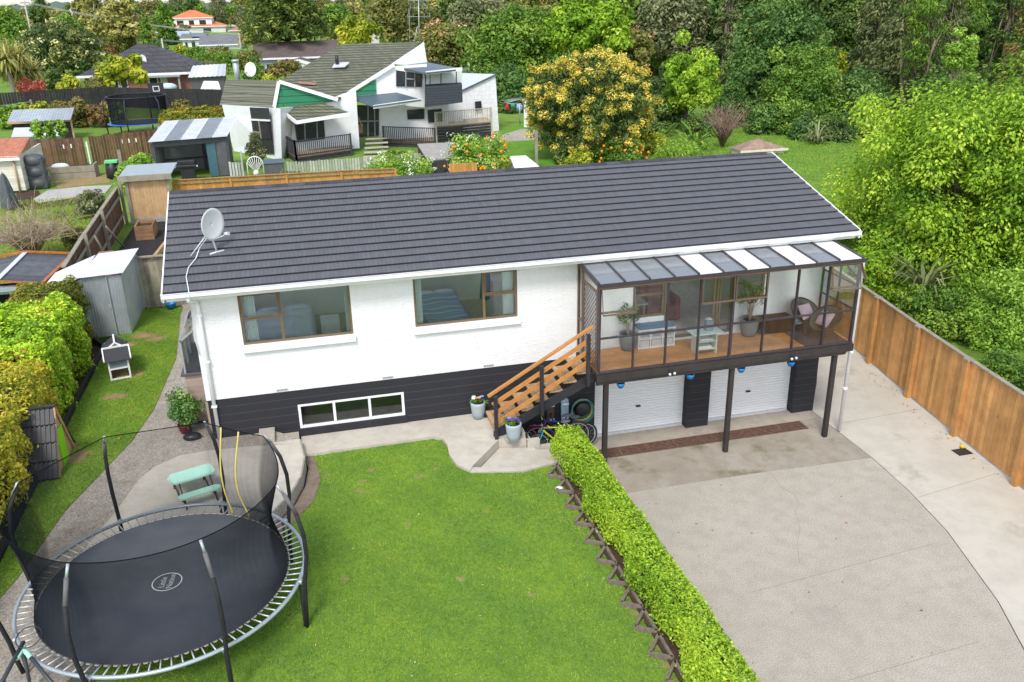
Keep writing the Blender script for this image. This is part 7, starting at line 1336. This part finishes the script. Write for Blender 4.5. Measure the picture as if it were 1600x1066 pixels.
# flowering tree, citrus and shrubs beyond the roof
T('flowering_tree', 'big round tree covered in yellow blossom beyond the roof', 922, 168, 106, 82, 33, 'mango', .24, 300, 90, 91, zb=1.3, cr=.17, inner=.6, lump=.08, cut=-.85, tips=(yb, .85, 90, .15, 'blossom'), basepx=915, droop=.5, aspect=.34)
def citrus(label, px, py, rx, ry, y, seed, nf, lm='mid', white_=0):
    t = T('orange_tree', label, px, py, rx, ry, y, lm, .16, 60, 110, seed, 'tree', 'fruit trees behind the roof', 1.3, cr=.3, cut=-.95, tips=(wbl, .8, 14, .1, 'blossom') if white_ else None); r = np.random.default_rng(seed); c = on_y(px, py, y); s = mpp(c); me = None
    for i in range(nf):
        d1 = rdir(r, 1)[0]; d1[1] = -abs(d1[1]); p = c + d1 * np.array([rx * s, rx * s, ry * s]) * (.8 + .2 * r.random()); p = p - np.array(t.location)
        if me is None: o = MB().sph((0, 0, 0), .085, 8, 6).build('fruit', orange, None); me = o.data; o.parent = t
        else: o = bpy.data.objects.new('fruit', me); COL.objects.link(o); o.parent = t
        o.location = p
    return t
citrus('orange tree full of fruit and white blossom left of the flat roofed store', 748, 246, 58, 40, 29, 92, 46, 'fresh', 1)
citrus('orange tree with fruit below the yellow flowering tree', 962, 242, 55, 32, 30.5, 93, 46, 'mid')
T('flowering_shrub', 'white flowered bush above the orange fence', 622, 264, 56, 26, 28.5, 'fresh', .16, 50, 100, 94, 'shrub', zb=1.3, cr=.3, cut=-.95, tips=(wbl, .9, 26, .11, 'blossom'))
S('grey green round bush poking over the orange fence', 452, 284, 32, 20, 27, 'grey', 36, 90, 95, .13, None, 1.3)
S('yellow green low shrub between the orange trees and the flowering tree', 905, 255, 36, 22, 29, 'yel', 34, 90, 96, .14, None, 1.3)
S('arching yellow green bamboo grass right of the orange tree', 1068, 236, 55, 26, 30, 'fresh', 46, 90, 97, .2, None, 1.3, droop=.3, aspect=.2)
S('dark small bush low at the left of the flowering tree', 880, 238, 22, 16, 31.5, 'dark', 24, 80, 98, .15, None, 1.3)
S('yellow flowering climber at the far right of the citrus', 1015, 225, 30, 20, 33, 'yel', 30, 80, 99, .18, None, 1.3)
flax('tall flax clump between bamboo grass and bare bush', tuple(on_z(1085, 236, 1.3)), 50, 2.2, LF['mid'], seed=8, w_=.09)
# --- trees behind the gabled house
T('broad_tree', 'large mid green tree with pale limbs right of the gabled house', 800, 80, 78, 75, 66, 'mid', .4, 120, 110, 101, cr=.28, bark=PALE_BARK, basepx=790, ntips=34, trunk=.5)
T('broad_tree', 'dense dark tree beneath the pale limbed tree', 800, 140, 50, 36, 60, 'deep', .36, 60, 110, 102)
T('broad_tree', 'bright lime green leafy tree above the yellow flowering tree', 915, 45, 70, 58, 62, 'lime', .4, 110, 120, 103, cr=.26, lump=.25)
T('broad_tree', 'beige seeded tree right of the bright lime tree', 985, 80, 34, 34, 60, 'olive', .36, 50, 100, 104, tips=(salmon, .4, 10, .3, 'seed_heads'))
T('broad_tree', 'grey green tall tree left of the slender conifers', 1050, 45, 62, 75, 68, 'grey', .42, 110, 110, 105)
T('broad_tree', 'grey olive tree top behind the lime tree', 985, 20, 50, 45, 84, 'grey', .5, 70, 100, 106)
T('broad_tree', 'yellow olive tree top above the pale limbed tree', 845, 5, 45, 35, 92, 'gum', .5, 60, 100, 107)
T('broad_tree', 'olive tree with yellow tips and salmon flowers behind the mossy roof', 690, 75, 50, 42, 78, 'olive', .42, 80, 100, 108, tips=(salmon, .2, 14, .3, 'blossom'))
T('broad_tree', 'lime yellow tree rising behind the mossy roof ridge', 560, 52, 32, 30, 92, 'yel', .45, 50, 100, 109)
T('broad_tree', 'brown olive tree in the middle behind the roof ridge', 612, 32, 42, 45, 100, 'olive', .5, 70, 100, 110)
T('broad_tree', 'soft grey green tree left of the pale limbed tree', 738, 30, 48, 42, 100, 'grey', .5, 70, 100, 111)
T('broad_tree', 'round mid green tree over the brown tiled roof', 520, 32, 36, 24, 150, 'mid', .6, 50, 90, 112)
T('broad_tree', 'dark bushy tree to the right of the white side wall', 800, 175, 30, 30, 58, 'dark', .3, 44, 100, 113)
T('broad_tree', 'rust tinted shrub on the slope under the brown gable', 445, 108, 34, 14, 90, 'bronze', .4, 36, 80, 114, 'shrub')
S('yellow green shrub between the brown gable and mossy roof', 425, 122, 22, 10, 80, 'yel', 22, 70, 115, .35, None, 1.3)
grass('long_grass', [(24, 13), (42, 13), (46, 40), (30, 40), (20, 26)], 1.36, 90000, M_leaf('long_grass', [(0, (.06, .14, .02)), (.5, (.12, .235, .026)), (1, (.22, .3, .05))], .25), .09, 8, None, None, .14)
grass('rough_grass', [(-16, 11), (-5.4, 11), (-5.7, 26), (-9, 31), (-16, 31)], 1.36, 50000, M_leaf('rough_grass', [(0, (.08, .13, .02)), (.5, (.17, .22, .035)), (1, (.32, .29, .1))], .25), .09, 9, None, None, .16)
# --- left background
T('broad_tree', 'big round dark glossy tree with cream new tips on the left', 93, 80, 64, 42, 128, 'mag', .42, 220, 190, 121, cr=.22, inner=.5, lump=.08, tips=(cream, .28, 14, .5, 'new_leaves'))
T('broad_tree', 'lime green magnolia with yellow leaves in front of the brick bungalow', 188, 113, 41, 26, 84, 'yel', .55, 60, 60, 122, cr=.26, aspect=.6, trunk=.14, basepx=196)
for i, (px, lab) in enumerate(((22, 'tallest clump head of the cabbage tree at the left edge'), (-5, 'cabbage tree cut by the left edge of the photo'), (40, 'shorter cabbage tree leaning right of its neighbours'))):
    y = 82 + i * 2; b = on_y(px, 158, y); h = on_y(px, (92, 80, 112)[i], y)[2]; t = thing('cabbage_tree', lab, 'tree', (b[0], y, 1.3), 0, 'cabbage trees on the left'); mb = MB(); r = np.random.default_rng(130 + i); mb.tube([(b[0], y, 1.3), (b[0] + .2, y, (1.3 + h) / 2), (b[0], y, h)], [.28, .22, .16], 7); hs_ = []
    for k in range(5): e = np.array([b[0] + 1.3 * cos(k * 1.26), y + 1.2 * sin(k * 1.26), h + .4 * (k % 2)]); mb.tube([(b[0], y, h - 1.2), e], [.14, .09], 6); hs_.append(e)
    mb.build('trunk', grey_wood, t); lb = MB()
    for e in hs_:
        for q in range(110):
            d1 = rdir(r, 1)[0]; d1[2] = d1[2] * .8 + .15; l = 1.9 * (.6 + .5 * r.random()); sd = unit(np.cross(d1, (0, 0, 1.))) * .1; m_ = e + d1 * l * .6; n_ = e + d1 * l + (0, 0, -.5 * l * (1 - abs(d1[2]))); lb.add([e - sd, e + sd, m_ + sd, m_ - sd, n_], [(0, 1, 2, 3), (3, 2, 4)], r.random())
    lb.build('crown', LF['gum'], t)
for i, (px, rx, ry, y, py, lab) in enumerate(((192, 32, 48, 170, 34, 'tall gum tree with pale trunk above the brick bungalow'), (160, 28, 50, 185, 24, 'taller gum tree left of the first, thin forked trunks'), (128, 14, 40, 200, 10, 'thin leaning gum with sparse crown at the left'))):
    T('gum_tree', lab, px, py, rx, ry, y, 'gum', .9, 60, 46, 140 + i, group='gum trees on the left', cr=.26, bark=PALE_BARK, trunk=.45, stems=2, ntips=22, inner=.15)
conifer('dark pointed conifer against the sky at the left', 72, 45, -2, 12, 210, 'dark', 151, n=4000, zb=1.3)
conifer('green pointed cypress beside the lamp pole', 232, 72, 30, 12, 165, 'mid', 152, n=4000, zb=1.3)
conifer('second green cypress behind the lamp pole, taller and broader', 262, 60, 8, 18, 230, 'mid', 153, n=4000, zb=1.3)
# spreading layered pine
def layered(label, px, pyb, pyt, rx, y, seed):
    r = np.random.default_rng(seed); b = on_y(px, pyb, y); tp = on_y(px, pyt, y); s = mpp(b); H_ = tp[2] - 1.3; t = thing('layered_pine', label, 'tree', (b[0], y, 1.3)); C = []; mb = MB().tube([(b[0], y, 1.3), (b[0], y, 1.3 + H_)], [.5, .12], 8)
    for k in range(9):
        u = .38 + .62 * k / 8; L = rx * s * (1.05 - .55 * u)
        for q in range(9):
            a = q * .698 + k * .5; e = np.array([cos(a) * L, sin(a) * L, H_ * u + .05 * L]); mb.tube([(b[0], y, 1.3 + H_ * u - .1 * L), (b[0] + e[0], y + e[1], 1.3 + e[2])], [.14, .05], 4, .3)
            for f in (.35, .55, .75, .95): C.append(e * np.array([f, f, 1]) + r.normal(size=3) * .25)
    p, nn, sz, tt, ii, dd = clumps(r, np.array(C), 1.0, 34, .8, .9); p[:, 2] -= 0; leaf_obj('crown', p, nn, sz, tt, LF['pinegreen'], t, .3, None, True, r); mb.build('trunk', BARK, t); return t
leafmat('pinegreen', (.03, .06, .016), (.07, .115, .026), (.12, .165, .035), (.17, .2, .05), .2)
layered('spreading layered pine with horizontal branches above the brown roof', 452, 92, -26, 78, 128, 160)
S('golden rounded shrub in front of the brick bungalow', 107, 128, 19, 14, 86, 'yel', 30, 80, 161, .4, 'garden shrubs on the left', 1.3)
S('red flowering shrub beside the cabbage trees', 52, 133, 22, 17, 84, redb, 30, 70, 162, .35, 'garden shrubs on the left', 1.3)
S('dark green shrub between the red shrub and golden shrub', 80, 118, 20, 16, 92, 'dark', 26, 80, 163, .4, 'garden shrubs on the left', 1.3)
S('spiky palm shrub left of the lime magnolia', 152, 132, 24, 14, 84, 'olive', 26, 60, 164, .8, 'garden shrubs on the left', 1.3, aspect=.14)
S('yellow tipped low shrub along the charcoal fence', 120, 146, 16, 8, 82, 'rust', 20, 60, 165, .35, 'garden shrubs on the left', 1.3)
for i, (px, py, rx, ry, lm, lab) in enumerate(((15, 172, 32, 11, 'fresh', 'fresh green vine shrub at the left end of the hedge row'), (60, 168, 26, 12, 'yel', 'yellow green shrub in the hedge row near the rail fence'), (92, 167, 22, 13, 'bronze', 'pinkish bronze shrub in the middle of the hedge row'), (122, 170, 26, 16, 'bronze', 'dark bronze rounded shrub in the hedge row'), (160, 172, 24, 12, 'rust', 'dry brown shrub left of the blue trampoline'), (182, 165, 12, 10, 'fresh', 'bright shrub touching the blue trampoline net'))):
    S(lab, px, py, rx, ry, 64 - i * .6, lm, 34, 80, 170 + i, .3, 'hedge row behind the lawn', 1.3)
S('pink tipped shrub right of the blue trampoline', 285, 168, 20, 16, 60, 'bronze', 30, 80, 177, .28, None, 1.3)
hm2 = M_leaf('orange_tipped_hedge', [(0, (.04, .07, .012)), (.4, (.1, .14, .02)), (.72, (.2, .2, .025)), (.88, (.4, .2, .03)), (1, (.55, .22, .04))], .25)
a, b = on_z(262, 208, 1.36), on_z(366, 206, 1.36); hedge('orange_tipped_hedge', 'rounded orange tipped hedge behind the garden shelter', (a[0], b[0], 52.5, 54.8, 1.36, 3.25), hm2, 16000, .2, hedge_core, seed=181, lump=.16)
for i, (px, lab) in enumerate(((57, 'first slender young tree by the chicken shed'), (78, 'second slender young tree by the chicken shed'), (95, 'third slender young tree, nearest the paling fence gap'))): T('young_tree', lab, px, 203, 8, 22, 46 + i * .5, 'fresh', .22, 22, 40, 185 + i, group='young trees by the chicken shed', trunk=.05, cr=.4, inner=.0)
S('climbing vine with yellow green leaves at the screen', 222, 250, 24, 22, 30, 'fresh', 40, 80, 191, .2, None, 1.4)
S('second low vine beside the compost bin', 205, 262, 30, 8, 31, 'fresh', 26, 70, 192, .2, None, 1.4)
S('fine grey green bush at the brown fence', 140, 318, 24, 26, 25.5, 'grey', 40, 90, 193, .13, None, 1.4)
S('olive bush outside the leaning brown fence', 118, 372, 26, 24, 19, 'olive', 34, 90, 194, .11, None, 1.4)
bare_bush('bare_tree', 'leafless pale tree with arching twigs on the neighbouring lawn', tuple(on_z(52, 405, 1.4)), 1.7, 2.0, 130, M('pale_twig', (.38, .29, .2), .25, 8), 5, 'tree', .03)
S('small grey leaved shrub at the white corner of the gabled house', 398, 225, 18, 18, 36.5, 'grey', 22, 60, 195, .16, None, 1.36)
S('low green plants beside the deck steps', 618, 243, 20, 7, 37, 'mid', 20, 70, 196, .16, None, 1.36)
# hedges and shrubs in the middle distance
for i, (px, py, rx, ry, y, lm, lab) in enumerate(((285, 76, 14, 9, 140, 'yel', 'golden hedge shrub below the solar panel house'), (305, 80, 20, 10, 138, 'mid', 'mid green hedge shrub below the solar panel house'), (250, 78, 22, 10, 150, 'dark', 'clipped dark hedge right of the gum trees'), (335, 90, 42, 9, 118, 'mid', 'long hedge mound behind the brick bungalow'), (345, 82, 24, 10, 125, 'bronze', 'purple bronze shrub on the slope behind the bungalow'), (390, 88, 22, 12, 112, 'olive', 'olive shrub left of the brown tiled roof'), (396, 104, 18, 14, 92, 'mid', 'fine green shrub right of the galvanised flue'), (160, 72, 14, 7, 170, 'bronze', 'dark red hedge shrub under the gum trees'), (175, 74, 12, 5, 170, 'rust', 'orange flowered shrub under the gum trees'), (330, 100, 16, 6, 98, 'grey', 'pale flowered shrub behind the grey shed'), (20, 95, 26, 18, 110, 'mid', 'mid green shrub beneath the big round dark tree'), (40, 110, 24, 14, 100, 'olive', 'olive shrub at the foot of the round dark tree'), (0, 62, 30, 24, 130, 'mid', 'mid green tree cut by the left edge'), (288, 47, 11, 10, 250, 'grey', 'grey tree in front of the two storey villa'), (232, 92, 14, 7, 125, 'mid', 'hedge shrub behind the bungalow dish'))):
    S(lab, px, py, rx, ry, y, lm, 34, 80, 200 + i, None, 'garden shrubs in the middle distance', 1.2)
hx = np.arange(-90, 1000, 9.); hb = []; ht = []
for q in hx:
    d1 = ray(q, 15); d1 = d1 / np.linalg.norm(d1[:2]); P = CAM[:2] + d1[:2] * 1500; hb.append((P[0], P[1], 0)); ht.append((P[0], P[1], 13 + 4 * sin(q * .021) + 3 * sin(q * .067 + 1) + 1.6 * sin(q * .31) + 1.2 * sin(q * .57)))
k0 = len(hx); back = [(x * 1.15, y * 1.15, 0) for x, y, z in hb]
hl = MB().add(hb + ht + back, [(i, i + 1, k0 + i + 1, k0 + i) for i in range(k0 - 1)] + [(k0 + i, k0 + i + 1, 2 * k0 + i + 1, 2 * k0 + i) for i in range(k0 - 1)], .5, True).build('hills', M('wooded_hills', (.1, .14, .11), .3, .02, .95, .3, .05)); structure(hl)
# --- far treeline: a few crowns copied along the horizon
protos = []
for i, (lm, rr) in enumerate((('mid', (5, 5, 5)), ('dark', (4.5, 4.5, 6)), ('olive', (6, 6, 4.5)), ('grey', (5, 5, 6)), ('gum', (4, 4, 5)), ('bronze', (4, 4, 4)))):
    protos.append(tree('distant_tree', 'distant rounded tree in the belt along the horizon', 'tree', (0, 0, 0), (0, 0, rr[2] + 2), rr, LF[lm], .95, 60, 46, seed=300 + i, cr=.34, group='trees along the far horizon', ntips=6, trunk=.3))
r = np.random.default_rng(5); used = set(); k = 0
spots = []
for px in np.arange(-60, 900, 7):
    spots.append((px + r.normal() * 6, 400 + 290 * r.random(), .5 + .75 * r.random() ** 1.4))
    if r.random() < .9: spots.append((px + r.normal() * 8, 270 + 110 * r.random(), .5 + .3 * r.random()))
for px in np.arange(-40, 560, 11):
    if r.random() < .8: spots.append((px + r.normal() * 6, 190 + 150 * r.random(), .38 + .25 * r.random()))
for px in np.arange(540, 900, 20): spots.append((px + r.normal() * 8, 170 + 60 * r.random(), .75 + .4 * r.random()))
for px in np.arange(10, 240, 26): spots.append((px + r.normal() * 8, 215 + 60 * r.random(), .5 + .3 * r.random()))
for px in np.arange(225, 425, 7): spots.append((px + r.normal() * 3, 376 + 50 * r.random(), .45 + .3 * r.random()))
for px in np.arange(376, 428, 8): spots.append((px + r.normal() * 3, 372.5 - 150 * r.random(), .35 + .2 * r.random()))
for px in np.arange(-30, 130, 9): spots.append((px + r.normal() * 3, 150 + 60 * r.random(), .3 + .2 * r.random()))
for px, dist, s in spots:
    if 225 < px < 374 and 120 < dist < 372: continue
    d1 = ray(px, 20); d1 = d1 / np.linalg.norm(d1[:2]); p = (CAM[0] + d1[0] * dist, CAM[1] + d1[1] * dist, 1.0); pr = protos[int(r.integers(6))]
    if id(pr) not in used: used.add(id(pr)); pr.location = p; pr.scale = (s,) * 3; continue
    dup(pr, p, r.random() * 6.28, (s * (1 + .3 * r.random()), s, s * (.85 + .35 * r.random())))
# --- the forest behind, closing the top of the picture on the right
fp_ = []
for i, (lm, rr) in enumerate((('deep', (4.5, 4.5, 6)), ('dark', (4, 4, 7)), ('mid', (4, 4, 5.5)), ('cyp', (3.2, 3.2, 7.5)))):
    fp_.append(tree('forest_tree', 'tall forest tree standing in the dark wood on the right', 'tree', (0, 0, 0), (0, 0, rr[2] + .8), rr, LF[lm], .5, 110, 90, seed=320 + i, cr=.28, group='trees of the wood on the right', ntips=10, trunk=.28))
used = set()
for i in range(84):
    px = 940 + 760 * ((i * .618) % 1); dist = 98 + 26 * r.random() + 40 * (i < 24)
    d1 = ray(px, 60); d1 = d1 / np.linalg.norm(d1[:2]); p = (CAM[0] + d1[0] * dist, CAM[1] + d1[1] * dist, .8); s = .95 + .5 * r.random(); pr = fp_[int(r.integers(4))]
    if id(pr) not in used: used.add(id(pr)); pr.location = p; pr.scale = (s,) * 3; continue
    dup(pr, p, r.random() * 6.28, (s, s, s * (.9 + .3 * r.random())))

# fallen leaves and daisies on lawn and paving
def litter(name, poly, z, n, sz, cols, seed):
    rg_ = np.random.default_rng(seed); Q = np.array([p[:2] for p in poly]); lo, hi = Q.min(0), Q.max(0); lo[1] = max(lo[1], -11); P = lo + (hi - lo) * rg_.random((n * 2, 2)); P = P[in_poly(poly, P)][:n]; k = len(P)
    o = leaf_obj(name, np.c_[P, np.full(k, z)], unit(np.c_[rg_.normal(size=(k, 2)) * .3, np.ones(k)]), sz * (.5 + rg_.random(k)), rg_.random(k), cols, None, .6, None, True, rg_); o['kind'] = 'stuff'
litter('lawn_daisies', LAWN, 1.235, 110, .035, M_leaf('pale_petal_litter', [(0, (.3, .3, .15)), (1, (.45, .43, .35))]), 1)
litter('fallen_leaves', SIDE, 1.53, 50, .07, M_leaf('fallen_leaf', [(0, (.12, .07, .03)), (.6, (.3, .2, .05)), (1, (.4, .1, .05))]), 2)
litter('drive_leaves', [(8.3, -12), (8.3, -.5), (15, -.5), (14, -9)], .012, 60, .05, MATS['fallen_leaf'], 3)
litter('fence_leaves', [(17.2, -9), (18.0, -4.7), (18.35, -2.3), (18.7, 0), (19.0, 2), (18.5, 2), (18.2, -.5), (17.8, -4)], .012, 160, .05, MATS['fallen_leaf'], 4)
